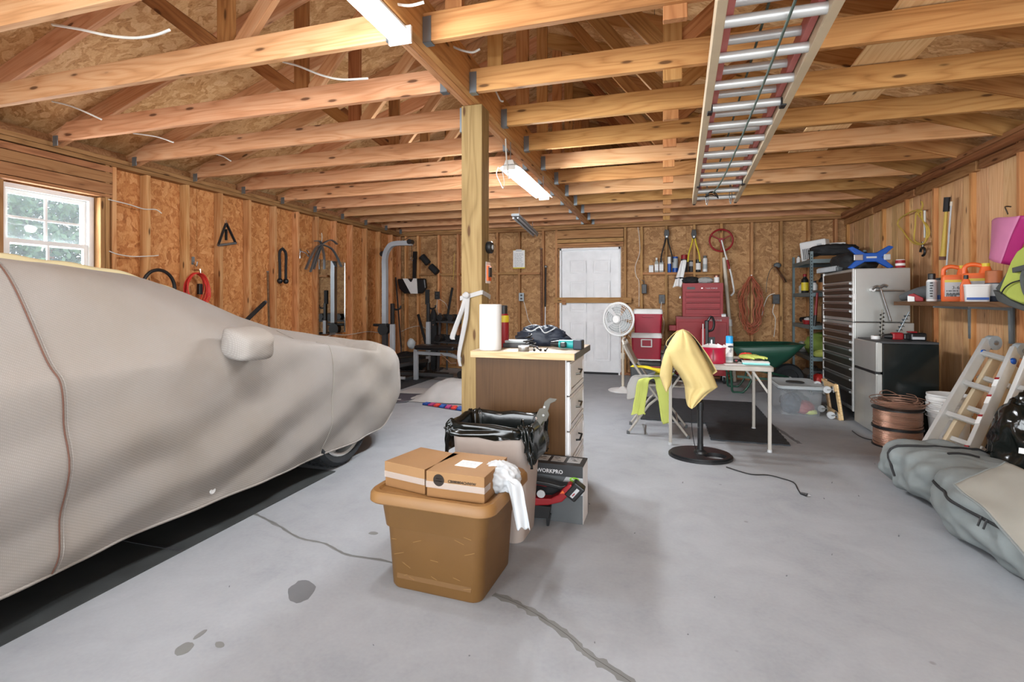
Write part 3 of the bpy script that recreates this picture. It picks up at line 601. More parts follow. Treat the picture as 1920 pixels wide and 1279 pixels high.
t = carton((-.785, 1.995, .409), R(-2), .25, .27, .105, 'tan box printed CB080804CHWW with paper label on top')
text(t, 'lettering', 'CB080804CHWW', .0155, (-.03, -.139, .068), (R(90), 0, 0), 'print_black', bold=True)
mb = MB(); mb.lathe([(.021, 0), (.024, 0), (.024, .0006), (.021, .0006)], 26); mb.box(-.017, .017, -.006, -.001, 0, .0006); mb.box(-.014, .014, .004, .008, 0, .0006); mb.box(-.009, .009, .012, .014, 0, .0006); mb.build('round_stamp', 'print_black', t, loc=(-.07, -.139, .073), rot=(R(90), 0, 0))
MB().box(-.045, .05, .0, .075, 0, .0012).build('paper_label', 'paper', t, loc=(.0, -.045, .105), rot=(0, 0, R(-3)))
lines(t, 'label_print', 'light_grey', 4, .07, .010, (-.03, .01, .1064), (0, 0, R(-3)))
# trash can with bin liner
t = thing('trash_can', 'tall beige kitchen trash can lined with black bag', 'trash can', (-.83, 2.525, 0), R(-2))
def can_ring(w_, d_, z, r=.05): return rr(w_, d_, r, 8, z=z)
mb = MB(); mb.loft([can_ring(.33, .24, 0), can_ring(.345, .25, .01), can_ring(.40, .31, .53), can_ring(.42, .33, .532), can_ring(.42, .33, .57), can_ring(.40, .31, .57), can_ring(.33, .24, .03)], caps=(True, True)); mb.build('bin_body', 'beige_plastic', t, smooth=True)
def liner(i, j):
    a = i*2*pi; p = j
    base = rr(.42, .33, .05, 8); L = len(base); k = i*L; q = base[int(k) % L].lerp(base[(int(k)+1) % L], k-int(k)); d = q.normalized()
    n1 = NZ.noise(V((cos(a)*3, sin(a)*3, p*2))); n2 = NZ.noise(V((cos(a)*9, sin(a)*9, p*4+3))); n3 = NZ.noise(V((cos(a)*20, sin(a)*20, p*3)))
    drop = .035+.03*n1+.13*max(0, min(1, (cos(a)-.15)*2))+.12*max(0, min(1, (-cos(a)-.72)*5))+.03*abs(n2)
    if p < .15: s = p/.15; r = .02+.78*s; z = .42+.04*n2
    elif p < .4: s = (p-.15)/.25; r = .80+.13*s; z = .42+.15*s+.01*n2
    elif p < .55: s = (p-.4)/.15; r = .93+.15*s; z = .578+.010*sin(s*pi)
    else: s = (p-.55)/.45; r = 1.08+.10*n2+.05*s+.04*n3; z = .575-s*drop-.015*n3
    return V((q.x*r, q.y*r, z+.012*n3+.018*n2*(1 if p > .3 else 0)))
mb = MB(); mb.grid(liner, 150, 26); mb.build('bin_liner', 'bin_liner', t, smooth=2)
MB().tube(cr([(.13, .0, .57), (.145, -.03, .595), (.16, -.06, .58), (.165, -.08, .52)], 5), .004, 6).build('liner_fold', 'bin_liner', t, smooth=True)
# strip tool standing in the can
p = P(985, 780, Y=2.42)
t = thing('saw_strip', 'notched grey metal strip sticking up from the trash can', 'metal strip', (-.655, 2.50, .47), rot=(0, R(24), 0))
pts = [(-.022, 0), (.022, 0), (.03, .05), (.02, .06), (.03, .075), (.03, .11), (.016, .118), (.02, .14), (.034, .15), (.034, .185), (.02, .2), (.016, .24), (.034, .262), (.036, .275), (.0, .262), (-.014, .235), (-.01, .2), (-.024, .19), (-.026, .15), (-.012, .14), (-.016, .11), (-.03, .1), (-.03, .06)]
mb = MB(); mb.prism(pts, 1, -.004, .004); mb.build('strip', 'dark_steel', t, bevel=.001)
for x, z in ((0, .09), (.008, .17), (-.004, .21)): MB().cyl((x, -.006, z), (x, .006, z), .006, n=10).build('rivet', 'steel', t)
# plastic bag on the tote corner
t = thing('plastic_bag', 'crumpled grey-white plastic bag draped over the tote corner', 'bag', (-.655, 2.02, .405))
MB().blob((0, 0, .055), (.085, .07, .062), 3, .35, 2.2, 60, 36, floor=.004, ridge=True).build('bag', 'light_grey', t, smooth=2)
def tail(a, b):
    c = [V((.03, -.03, .07)), V((.075, -.05, .055)), V((.10, -.06, -.02)), V((.125, -.07, -.11))]; q = cr(c, 8); k = b*(len(q)-1); f = q[int(k)].lerp(q[min(int(k)+1, len(q)-1)], k-int(k))
    wd = .036-.008*b; return f+V(((a-.5)*2*wd, .010*sin(a*7+b*3)-.012, .014*NZ.noise(V((a*4, b*4, 1)))))
MB().grid(tail, 14, 24).build('bag_tail', 'light_grey', t, smooth=2, solid=.002)
# WORKPRO box
BX = -.60; BY = 2.79
t = thing('tool_carton', 'dark grey WORKPRO carton against the cabinet side', 'box', (BX+.03, BY, 0), R(-1))
W2, D2, H2 = .32, .16, .31
MB().box(-W2/2, W2/2, -D2/2, D2/2, 0, H2).build('carton', 'mid_grey', t, bevel=.002)
MB().box(-W2/2, W2/2, -D2/2-.001, D2/2+.001, H2*.80, H2+.001).build('top_wrap', 'dark_grey', t, bevel=.001)
mb = MB(); mb.prism([(.0, H2*.5), (W2/2, H2*.5), (W2/2, H2*.80), (.07, H2*.80), (.03, H2*.6), (.0, H2*.58)], 1, -D2/2-.0016, -D2/2-.0008); mb.build('printed_band', 'light_grey', t)
mb = MB(); mb.prism([(-W2/2, .13), (.06, .15), (.09, .2), (.03, H2*.6), (-W2/2, H2*.63)], 1, -D2/2-.0026, -D2/2-.0018); mb.build('printed_picture', 'black_matte', t)
MB().box(W2/2, W2/2+.0012, -D2/2+.004, D2/2-.004, .0, H2*.98).build('side_print', 'white_paint', t)
mb = MB(); mb.prism([(.0+.026*cos(a)*1, .0+.013*sin(a)) for a in [2*pi*k/20 for k in range(20)]], 1, -.0008, 0); mb.build('green_badge', 'green_tag', t, loc=(.115, -D2/2-.002, H2*.765))
text(t, 'badge_lettering', 'Plus', .014, (.100, -D2/2-.0036, H2*.765-.004), (R(90), 0, 0), 'white_paint', bold=True)
text(t, 'brand_lettering', 'WORKPRO', .029, (-W2/2+.066, -D2/2-.003, .262), (R(90), 0, 0), 'white_paint', bold=True)
for k in range(3):
    q = MB().box(-.036, .036, -.045, .045, 0, .001).build('pictogram_tile', 'light_grey', t, loc=(-.08+.09*k, .01, H2+.0015)); mb = MB(); rn = random.Random(k)
    for _ in range(5): x = rn.uniform(-.03, .01); y = rn.uniform(-.035, .03); mb.box(x, x+rn.uniform(.008, .03), y, y+.006, .001, .0016)
    tag(mb.build('pictogram', 'dark_grey', q), kind='stuff')
# red and black cordless saw
t = thing('cordless_saw', 'red cordless saw with black battery in front of the WORKPRO carton', 'power tool', (-.60, 2.645, 0), R(4)); t.scale = (1, 1, .92)
body = [(-.12, .13), (-.10, .115), (.02, .13), (.09, .155), (.12, .19), (.155, .245), (.13, .262), (.095, .235), (.07, .195), (.03, .17), (-.03, .165), (-.075, .17), (-.08, .225), (-.04, .24), (.01, .232), (.02, .245), (-.06, .262), (-.12, .255)]
MB().prism(body, 1, -.03, .03).build('saw_body', 'red_paint', t, bevel=.008)
MB().prism([(-.12, .255), (-.06, .27), (.02, .262), (.08, .25), (.12, .255), (.085, .225), (.02, .235), (-.06, .245)], 1, -.033, .033).build('handle', 'black_plastic', t, bevel=.008)
b_ = MB().box(-.045, .05, -.034, .034, -.035, .035).build('battery', 'black_plastic', t, loc=(.155, 0, .215), rot=(0, R(-52), 0), bevel=.008)
MB().box(-.03, .03, -.036, -.0345, -.012, .006).build('battery_label', 'light_grey', b_); MB().box(-.02, .0, -.0365, -.0355, -.006, .0).build('battery_label', 'red_paint', b_)
MB().prism([(.08, .205), (.095, .225), (.105, .208)], 1, -.0335, -.031).build('triangle_mark', 'orange_plastic', t)
mb = MB(); mb.prism([(-.12, .045), (.02, .05), (.03, .12), (-.12, .125)], 1, -.026, .026); mb.build('motor_housing', 'black_matte', t, bevel=.006)
mb = MB(); mb.prism([(.0, .07), (.03, .07), (.018, .0), (.006, .0)], 1, -.006, .006); mb.build('spike_foot', 'black_plastic', t); MB().prism([(-.11, .05), (-.08, .05), (-.09, .0), (-.1, .0)], 1, -.006, .006).build('spike_foot', 'black_plastic', t)
MB().lathe([(.0, -.006), (.022, -.004), (.022, .004), (0, .006)], 20, mat=Matrix.Rotation(R(90), 4, 'X')).build('clear_lens', 'light_grey', t, loc=(-.02, -.034, .195), smooth=True)
# base cabinet
CX0, CX1, CY0, CY1 = -1.09, -.535, 2.885, 3.45
t = thing('base_cabinet', 'brown base cabinet with white drawers and tan worktop', 'cabinet', (CX0, CY0, 0))
cw = CX1-CX0; cdp = CY1-CY0
board('side_panel', ((cw-.004)/2, .009, 0), ((cw-.004)/2, .009, .858), cw-.004, .018, 'veneer', t, up=(0, 1, 0))
MB().box(.0, cw-.02, cdp-.018, cdp, 0, .858).build('side_panel', 'veneer', t); MB().box(.0, .012, .018, cdp-.018, 0, .858).build('back_panel', 'white_paint', t); MB().box(-.002, .004, -.001, .03, 0, .5).build('edge_strip', 'white_paint', t)
fr(MB(), cw-.0035, cw, 0, cdp, 0.0, .858, .04).build('face_frame', 'white_paint', t)
zz = [.028, .235, .44, .645, .848]
for k in range(4):
    z0, z1 = zz[k]+.004, zz[k+1]-.004; dr = MB().box(cw, cw+.018, .018, cdp-.018, z0, z1).build('drawer', 'white_paint', t, bevel=.003)
    fr(MB(), cw+.018, cw+.022, .03, cdp-.03, z0+.012, z1-.012, .022).build('raised_border', 'white_paint', dr, bevel=.002)
    hm = MB(); yc = cdp/2; zc = (z0+z1)/2+.01; hm.tube([(cw+.018, yc-.045, zc-.01), (cw+.042, yc-.04, zc-.008), (cw+.042, yc+.04, zc+.008), (cw+.018, yc+.045, zc+.01)], .006, 8); hm.build('handle', 'black_matte' if k == 1 else 'dark_steel', dr, smooth=True)
MB().box(-.02, cw+.055, -.03, cdp+.03, .86, .90).build('worktop', 'laminate_top' if 'laminate_top' in MATS else M('laminate_top', 'b9a58b', .5), t, bevel=.002)
board('front_edge_strip', (-.02, -.034, .880), (cw+.055, -.034, .880), .008, .04, 'pine_pale', t)
MB().box(cw+.055, cw+.058, -.03, cdp+.03, .861, .899).build('side_edge_strip', 'mid_grey', t)
# on the worktop
ZT = .90
def wt(u, v, z=ZT): return P(u, v, z=z)
p = wt(923, 648)
t = thing('paper_towel_roll', 'tall white paper towel roll standing on the cabinet top', 'paper towels', (-1.02, 2.96, ZT))
MB().lathe([(.022, 0), (.066, 0), (.068, .004), (.068, .274), (.066, .278), (.022, .278)], 36).build('paper', 'paper', t, smooth=True); MB().lathe([(.019, 0), (.022, 0), (.022, .279), (.019, .279), (.019, 0)], 20).build('core', 'cardboard', t, smooth=True)
def can(label, loc, r, h, body, cap, band=None, name='spray_can', cat='can', caph=.22, dome=True, txt=None, group=None, rzz=0, bandz=(.2, .55)):
    t = thing(name, label, cat, loc, rzz, group); hb = h*(1-caph)
    MB().lathe([(r*.9, 0), (r, .004), (r, hb-.015), (r*.8, hb)] if dome else [(r*.96, 0), (r, .004), (r, hb)], 20).build('can_body', body, t, smooth=True)
    rc = r*.72 if dome else r*.95
    MB().lathe([(rc, hb), (rc, h-.004), (rc*.85, h)], 20).build('cap', cap, t, smooth=True)
    if band: MB().lathe([(r*1.012, hb*bandz[0]), (r*1.012, hb*bandz[1])], 20).build('label_band', band, t, smooth=True)
    if txt: text(t, 'lettering', txt[0], txt[1], (-r*.7, -r*1.03, hb*txt[2]), (R(90), 0, 0), txt[3])
    return t
can('black and yellow spray can behind the paper towel roll', (-.985, 3.12, ZT), .033, .27, 'red_paint', 'black_plastic', 'yellow_plastic', caph=.2, bandz=(.75, .95))
t = thing('tool_pouch', 'dark blue crumpled tool bag at the back of the worktop', 'bag', (-.78, 3.32, ZT))
MB().blob((0, 0, .05), (.17, .085, .085), 5, .30, 2.4, 44, 24, floor=.001, ridge=True).build('bag', 'dark_bag', t, smooth=2)
MB().blob((.15, -.02, .03), (.06, .05, .04), 7, .3, 3, 20, 12, floor=.001).build('side_pocket', 'dark_bag', t, smooth=2)
MB().tube(cr([(-.1, -.05, .11), (-.05, -.08, .1), (0, -.07, .125), (.04, -.08, .09), (.1, -.05, .12)], 5), .004, 6).build('drawstring', 'light_grey', t)
t = thing('battery_charger', 'grey battery charger in front of the dark tool bag', 'charger', (-.905, 3.14, ZT), R(4))
MB().box(-.08, .08, -.05, .05, 0, .03).build('charger_base', 'dark_grey', t, bevel=.006); MB().box(-.07, .07, -.045, .045, .03, .048).build('charger_top', 'pale_grey_plastic', t, bevel=.006)
t = tag(MB().tube(cr([(.055*cos(a)*(1-.02*k), .045*sin(a), .008+.002*k) for k, a in enumerate([.5*j for j in range(44)])], 2), .0042, 6).build('cable_coil', 'black_plastic', smooth=True, loc=(-.80, 3.06, ZT)), 'black cable coiled on the worktop beside the charger', 'cable')
t = thing('duct_tin', 'small round silver tin at the front of the worktop', 'tin', (-.80, 2.93, ZT)); MB().lathe([(.032, 0), (.033, .002), (.033, .026), (.031, .028)], 24).build('tin_body', 'steel', t, smooth=True); MB().lathe([(.034, .022), (.034, .03), (.02, .031), (0, .031)], 24).build('lid', 'aluminium', t, smooth=True)
for k, (x, y, a, l) in enumerate(((-.735, 2.93, .3, 'short black bolt standing nearest the silver tin'), (-.70, 2.945, 1.1, 'short black bolt lying between two others'), (-.668, 2.935, -.3, 'short black bolt farthest right on the worktop front'))):
    t = thing('bolt', l, 'bolt', (x, y, ZT), a, 'black bolts on the worktop'); MB().cyl((0, 0, .003), (.0, .03, .018), .0035, n=8).build('shank', 'black_plastic', t); MB().cyl((0, -.004, .006), (0, .002, .008), .008, n=6).build('head', 'black_plastic', t)
t = thing('cordless_drill', 'teal and black cordless drill lying on the worktop', 'power tool', (-.60, 3.12, ZT), R(-6))
MB().cyl((-.02, 0, .03), (.075, 0, .03), .026, .028).build('motor_body', 'teal_plastic', t, smooth=True); MB().cyl((-.075, 0, .03), (-.02, 0, .03), .015, .024).build('chuck', 'black_plastic', t, smooth=True)
MB().box(.0, .035, -.06, -.02, .012, .045).build('grip', 'black_plastic', t, bevel=.008); MB().box(.075, .13, -.035, .035, .0, .06).build('battery', 'dark_bag', t, bevel=.006)
# post: strap, hanging packets
t = thing('webbing_strap', 'white webbing strap knotted around the post with hanging ends', 'strap', (-1.18, 3.12, 0))
mb = MB()
def bandpath(mb, pts, w_, th, up=(0, 0, 1)):
    for a, b in zip(pts, pts[1:]): mb.beam(a, b, th, w_, up)
sq = [(-.076, -.076, 1.215), (.076, -.076, 1.255), (.077, .076, 1.225), (-.077, .077, 1.215), (-.076, -.076, 1.215)]
bandpath(mb, sq, .028, .005); mb.build('wrapped_band', 'white_cloth', t, bevel=.002)
def strip(pts, w_, seed):
    q = cr(pts, 8)
    def f(a, b):
        k = b*(len(q)-1); i = min(int(k), len(q)-2); p = q[i].lerp(q[i+1], k-i); tw = .6*sin(b*4+seed); return p+V((cos(tw)*(a-.5)*w_, sin(tw)*(a-.5)*w_*.8, 0))
    return MB().grid(f, 3, 40)
strip([(.0-.03, -.085, 1.23), (-.05, -.1, 1.15), (-.09, -.1, 1.05), (-.12, -.1, .97), (-.115, -.1, .95)], .034, 0).build('hanging_end', 'white_cloth', t, smooth=2, solid=.003)
strip([(-.02, -.085, 1.23), (-.025, -.1, 1.1), (-.05, -.1, .98), (-.075, -.1, .85), (-.065, -.1, .78)], .03, 1).build('hanging_end', 'white_cloth', t, smooth=2, solid=.003)
MB().blob((-.03, -.09, 1.235), (.024, .014, .022), 2, .2, 2, 16, 10).build('knot', 'white_cloth', t, smooth=2)
p = P(914, 457, X=-1.10)
t = thing('tape_measure', 'round black tape measure hung high on the post side', 'tape measure', (-1.108, 3.15, 1.55))
MB().lathe([(0, .0), (.036, .0), (.04, .006), (.04, .03), (.034, .036), (0, .036)], 24, mat=Matrix.Rotation(R(90), 4, 'Y')).build('case', 'black_plastic', t, smooth=True, loc=(0, 0, 0)); MB().lathe([(0, 0), (.016, 0), (.016, .003), (0, .003)], 16, mat=Matrix.Rotation(R(90), 4, 'Y')).build('centre_badge', 'light_grey', t, loc=(.037, 0, 0))
t = thing('blister_pack', 'orange and black packaged accessory hanging on the post side', 'package', (-1.105, 3.15, 1.375), rot=(0, 0, 0))
MB().box(0, .002, -.04, .045, -.06, .08).build('backing_card', 'paper', t); MB().box(.002, .014, -.03, .036, -.045, .055).build('orange_card', 'orange_plastic', t, bevel=.003); MB().box(.014, .024, -.03, .02, -.02, .045).build('black_part', 'black_plastic', t, bevel=.004)
# ================================================================ middle: fan, table, chair
F0 = P(1313, 856, z=0)
t = thing('pedestal_fan', 'black pedestal fan draped in a yellow towel', 'fan', (F0.x, F0.y, 0))
bo = [(.235*cos(a), .20*sin(a)) for a in [2*pi*k/40 for k in range(40)]]
mb = MB(); hole = [(.10+.085*cos(a), -.055+.075*sin(a)) for a in [2*pi*k/40 for k in range(40)]]
for z0, z1, s in ((0, .018, 1.0), (.018, .03, .94)):
    A = [V((x*s, y*s, 0)) for x, y in bo]; H = [V((x, y, 0)) for x, y in hole]; n = 40
    vs = [V((q.x, q.y, z)) for z in (z0, z1) for q in A]+[V((q.x, q.y, z)) for z in (z0, z1) for q in H]
    fs = []
    for k in range(n):
        k2 = (k+1) % n; fs += [(k, k2, n+k2, n+k), (2*n+k, 3*n+k, 3*n+k2, 2*n+k2), (n+k, n+k2, 3*n+k2, 3*n+k), (k, 2*n+k, 2*n+k2, k2)]
    mb.add(vs, fs)
mb.build('base', 'black_plastic', t, smooth=True)
MB().lathe([(.05, .03), (.045, .045), (.024, .055), (.022, .10)], 24).build('pole_collar', 'black_plastic', t, smooth=True)
MB().lathe([(.021, .05), (.021, .36), (.026, .362), (.028, .42), (.02, .43), (.013, .435), (.013, .66)], 20).build('pole', 'black_plastic', t, smooth=True)
hd = MB(); hd.cyl((-.10, .02, .76), (-.12, .12, .77), .05, .045); hd.build('motor_housing', 'black_plastic', t, smooth=True)
HC = V((-.125, .06, .795)); cg = MB()
for k in range(48):
    a = 2*pi*k/48
    cg.tube([HC+V((.03*cos(a), .055, .03*sin(a))), HC+V((.11*cos(a), .04, .11*sin(a))), HC+V((.135*cos(a), 0, .135*sin(a))), HC+V((.11*cos(a), -.04, .11*sin(a))), HC+V((.05*cos(a), -.05, .05*sin(a)))], .0022, 4)
tag(cg.build('cage_wires', 'black_plastic', t), kind='stuff')
MB().tube([HC+V((.137*cos(a), 0, .137*sin(a))) for a in [2*pi*k/40 for k in range(40)]], .008, 8, closed=True).build('cage_rim', 'black_plastic', t, smooth=True)
for k in range(3):
    a = 2*pi*k/3; MB().grid(lambda i, j: HC+V(((.03+.09*j)*cos(a+i*1.3-.65), .03*(i-.5)*2, (.03+.09*j)*sin(a+i*1.3-.65))), 8, 5).build('blade', 'black_plastic', t, smooth=2, solid=.002)
MB().tube(cr([(-.03, -.03, .60), (-.065, -.03, .40), (-.06, -.03, .2), (-.03, -.035, .035)], 6), .003, 6).build('pole_cord', 'black_plastic', t)
pts = [P(u, v, z=.004)-t.location for u, v in ((1362, 876), (1390, 885), (1412, 890), (1440, 891), (1465, 897), (1488, 905), (1496, 918), (1501, 926))]
MB().tube([V((q.x, q.y, .0045)) for q in cr(pts, 6)], .0038, 6).build('power_cord', 'black_plastic', t)
q = pts[-1]; pl = MB().cyl((0, 0, .008), (.03, -.03, .009), .007, .011, n=10).build('plug', 'black_plastic', t, loc=(q.x, q.y, 0)); MB().box(-.004, .004, -.002, .002, 0, .003).build('prong', 'steel', pl, loc=(.035, -.034, .009)); MB().cyl((.03, -.03, .012), (.045, -.04, .012), .0018, n=6).build('prong', 'steel', pl); MB().cyl((.026, -.035, .006), (.04, -.046, .006), .0018, n=6).build('prong', 'steel', pl)
# towel over fan (front sheet hangs to a corner, back sheet shorter)
TL = [(618, 1279, 1281), (624, 1268, 1292), (640, 1257, 1304), (660, 1247, 1315), (680, 1256, 1326), (700, 1272, 1335), (715, 1281, 1341), (724, 1284, 1345), (735, 1285, 1328), (747, 1286, 1314), (757, 1288, 1303), (760, 1293, 1298)]
t = thing('yellow_towel', 'large pale yellow towel draped over the black pedestal fan', 'towel', (F0.x, F0.y, 0))
def towel(back):
    def f(a, b):
        k = b*(len(TL)-1); i = min(int(k), len(TL)-2); fr_ = k-i
        v = TL[i][0]+(TL[i+1][0]-TL[i][0])*fr_; l = TL[i][1]+(TL[i+1][1]-TL[i][1])*fr_; r = TL[i][2]+(TL[i+1][2]-TL[i][2])*fr_
        if back: v = 618+(v-618)*(.62 if a < .5 else .75)
        u = l+(r-l)*a; y0 = F0.y+.05; bul = (.125*math.sqrt(max(0, 1-abs(2*a-1)**3.5))*min(1, .3+b*3)); p = P(u, v, Y=y0-(0 if back else 0))
        fo = .014*sin(a*15+b*3)*b+.01*NZ.noise(V((a*6, b*5, 1)))
        return V((p.x, y0+(bul if back else -bul)+fo, p.z))-V((F0.x, F0.y, 0))
    return f
MB().grid(towel(False), 44, 44).build('towel_front', 'yellow_cloth', t, smooth=2, solid=.004)
LB = [(655, 1249, 1264), (672, 1243, 1262), (690, 1239, 1261), (705, 1237, 1260), (720, 1242, 1258), (733, 1248, 1251)]
def lobe(a, b):
    k = b*(len(LB)-1); i = min(int(k), len(LB)-2); f_ = k-i; v, l, r = [LB[i][j]+(LB[i+1][j]-LB[i][j])*f_ for j in range(3)]; p = P(l+(r-l)*a, v, Y=F0.y+.02); return V((p.x-F0.x, .02-.05*sin(a*3)-.01*sin(b*7), p.z))
MB().grid(lobe, 10, 20).build('towel_fold', 'yellow_cloth', t, smooth=2, solid=.004)
MB().grid(towel(True), 30, 24).build('towel_back', 'yellow_cloth', t, smooth=2, solid=.004)
# hole at lower left is left open by the hem: dark cage shows
# table
TX0, TX1, TY0, TY1, TZ = .03, .84, 4.40, 5.2, .675
t = thing('folding_table', 'worn off-white folding card table loaded with supplies', 'table', (TX0, TY0, 0)); M('table_top', 'b8b1a8', .55, var=.12, sc=9)
tw, td = TX1-TX0, TY1-TY0
mb = MB(); mb.loft([rr(tw, td, .03, 5, tw/2, td/2, TZ-.036), rr(tw, td, .03, 5, tw/2, td/2, TZ)]); mb.build('tabletop', 'table_top', t, smooth=True, bevel=.005)
for x, y in ((.03, .03), (tw-.03, .03), (.03, td-.03), (tw-.03, td-.03)):
    g = MB().box(x-.013, x+.013, y-.013, y+.013, .0, TZ-.036).build('leg', 'beige_metal', t, bevel=.004)
    sx = .12 if x < .3 else -.12; MB().beam((x, y+.015, TZ-.22), (x+sx, y+.015, TZ-.04), .004, .016).build('leg_brace', 'beige_metal', g); MB().cyl((x, y, 0), (x, y, .02), .018, n=10).build('foot_cap', 'light_grey', g)
def tb(u, v): return P(u, v, z=TZ)
t = thing('storage_tin', 'oval red tin full of papers on the folding table', 'tin', (.40, 4.58, TZ), 0)
MB().loft([[V((.105*cos(a)*k, .075*sin(a)*k, z)) for a in [2*pi*j/32 for j in range(32)]] for k, z in ((.97, 0), (1, .006), (1, .05), (.985, .055), (1, .12), (1.03, .125), (1.03, .135), (.98, .135), (.95, .02))]).build('tin_body', 'tin_red' if 'tin_red' in MATS else M('tin_red', 'b3143c', .3), t, smooth=True)
MB().box(-.006, .006, -.078, -.074, .02, .12).build('handle_tab', 'dark_red', t)
for k, (x, y, a, b) in enumerate(((-.04, .0, .3, -.5), (.03, .01, -.5, .6), (.06, -.01, .4, .9), (0, .02, 0, .2))): MB().box(-.035, .035, -.001, .001, 0, .09).build('paper_slip', 'paper', t, loc=(x, y, .07), rot=(a*.5, b*.7, a))
can('white spray can with bright blue cap on the table', (.545, 4.68, TZ), .030, .225, 'white_plastic', 'cyan_cap', 'pale_grey_plastic', caph=.28, dome=False, bandz=(.1, .3))
q = MB(); q.prism([(.024*cos(a), .009*sin(a)) for a in [2*pi*k/16 for k in range(16)]], 1, -.001, 0)
t = bpy.data.objects['spray_can.001'] if 'spray_can.001' in bpy.data.objects else t
q.build('oval_logo', 'navy', t, loc=(.006, -.0305, .135)); lines(t, 'small_print', 'navy', 3, .02, .012, (-.004, -.0305, .118), (R(90), 0, 0))
def crumple(name, label, cat, loc, r, seed, mat, amp=.3, freq=2.6, p=2, nu=36, nv=20, rzz=0, group=None, extra=None):
    t = thing(name, label, cat, loc, rzz, group)
    MB().blob((0, 0, r[2]*.8), r, seed, amp, freq, nu, nv, p=p, floor=.001, ridge=True).build('folded_cloth', mat, t, smooth=2); return t
t = crumple('work_glove', 'neon yellow work glove lying on papers on the table', 'glove', (.71, 4.72, TZ+.03), (.085, .05, .022), 11, 'neon', rzz=R(-12))
for k, (dx, dy, l) in enumerate(((.06, .03, .05), (.075, .012, .06), (.078, -.008, .058), (.07, -.028, .045), (.0, -.05, .04))): MB().tube(cr([(dx-.02, dy, .02), (dx+l*.5, dy*1.15, .016), (dx+l, dy*1.3, .008)] if k < 4 else [(0, -.03, .02), (.02, -.06, .014), (.04, -.075, .009)], 4), .0105, 8, taper=(1, .75)).build('finger', 'neon', t, smooth=2)
t = thing('rubber_glove', 'orange-red glove lying behind the neon glove', 'glove', (.70, 4.86, TZ+.001), R(-15)); MB().blob((0, 0, .035), (.06, .035, .033), 4, .3, 2.5, 24, 14, floor=.001).build('palm', 'red_cord', t, smooth=2)
for k in range(4): MB().tube(cr([(.04, .024-.016*k, .04), (.075, .028-.018*k, .045), (.11, .032-.02*k, .025)], 4), .0095, 8, taper=(1, .75)).build('finger', 'red_cord', t, smooth=2)
t = thing('notebook', 'teal-edged white book at the right of the table', 'book', (.735, 4.585, TZ+.002), R(-6)); MB().box(-.105, .1, -.07, .07, 0, .003).build('cover', 'teal_plastic', t); MB().box(-.1, .098, -.067, .067, .003, .017).build('pages', M('book_pages', '8fd3cf', .7), t); MB().box(-.105, .1, -.07, .07, .017, .02).build('cover', 'paper', t)
for k, (x, y, a, l, w_) in enumerate(((.56, 4.50, .1, 'white paper sheet at the front of the table', .12), (.66, 4.62, -.2, 'white leaflet sticking out left of the teal book', .09))):
    t = tag(MB().grid(lambda i, j: V(((i-.5)*w_*1.3, (j-.5)*w_, .0015+.004*(sin(i*4+k)*.5+.5)*(j))), 8, 8).build('paper_sheet', 'paper', loc=(x, y, TZ+.0003), rot=(0, 0, a), smooth=2), l, 'paper', 'loose papers on the folding table')
t = thing('headlamp', 'black headlamp with strap lying behind the table papers', 'headlamp', (.60, 4.74, TZ)); MB().tube(cr([(.06*cos(a), .03*sin(a), .012+.008*sin(a*3)) for a in [2*pi*k/14 for k in range(15)]], 3), .008, 6).build('strap', 'black_matte', t, smooth=True); MB().box(-.02, .02, -.045, -.02, .0, .028).build('lamp_body', 'black_plastic', t, bevel=.005); MB().cyl((0, -.045, .014), (0, -.049, .014), .009, n=14).build('lens', 'red_paint', t)
t = thing('utility_knife', 'grey utility knife on the far right of the table', 'knife', (.80, 4.86, TZ), R(35)); MB().box(-.07, .05, -.009, .009, .0, .014).build('handle', 'mid_grey', t, bevel=.003); MB().prism([(.05, .004), (.085, .004), (.05, .012)], 1, -.0008, .0008).build('blade', 'steel', t)
# folding chair
t = thing('folding_chair', 'beige metal folding chair with cloths over its seat', 'chair', (0, 0, 0)); r_ = .011
for y in (4.66, 5.05):
    MB().tube(cr([(-.335, y, .80), (-.30, y, .72), (-.12, y, .44), (.21, y, .012)], 4), r_, 10).build('front_leg', 'beige_metal', t, smooth=True)
    MB().tube([(.06, y+(.025 if y < 4.8 else -.025), .43), (-.12, y+(.025 if y < 4.8 else -.025), .27), (-.30, y+(.02 if y < 4.8 else -.02), .012)], r_, 10).build('rear_leg', 'beige_metal', t, smooth=True)
    for x in (.21, -.30): MB().cyl((x, y+(.0 if x > 0 else (.02 if y < 4.8 else -.02)), 0), (x, y+(.0 if x > 0 else (.02 if y < 4.8 else -.02)), .03), .015, n=10).build('foot_cap', 'mid_grey', t)
MB().tube(cr([(-.335, 4.66, .80), (-.35, 4.70, .835), (-.352, 4.855, .84), (-.35, 5.01, .835), (-.335, 5.05, .80)], 5), r_, 10).build('top_rail', 'beige_metal', t, smooth=True)
MB().grid(lambda i, j: V((-.335+.10*(1-j)+.018*(1-(2*i-1)**2)-.01, 4.675+.36*i, .63+.20*j)), 10, 6).build('backrest', 'beige_metal', t, smooth=2, solid=.01)
MB().box(-.17, .21, 4.685, 5.025, .435, .45).build('seat', 'beige_metal', t, bevel=.006)
for x, z in ((.12, .14), (-.22, .14)): MB().cyl((x, 4.67, z), (x, 5.04, z), .007, n=8).build('stretcher', 'beige_metal', t)
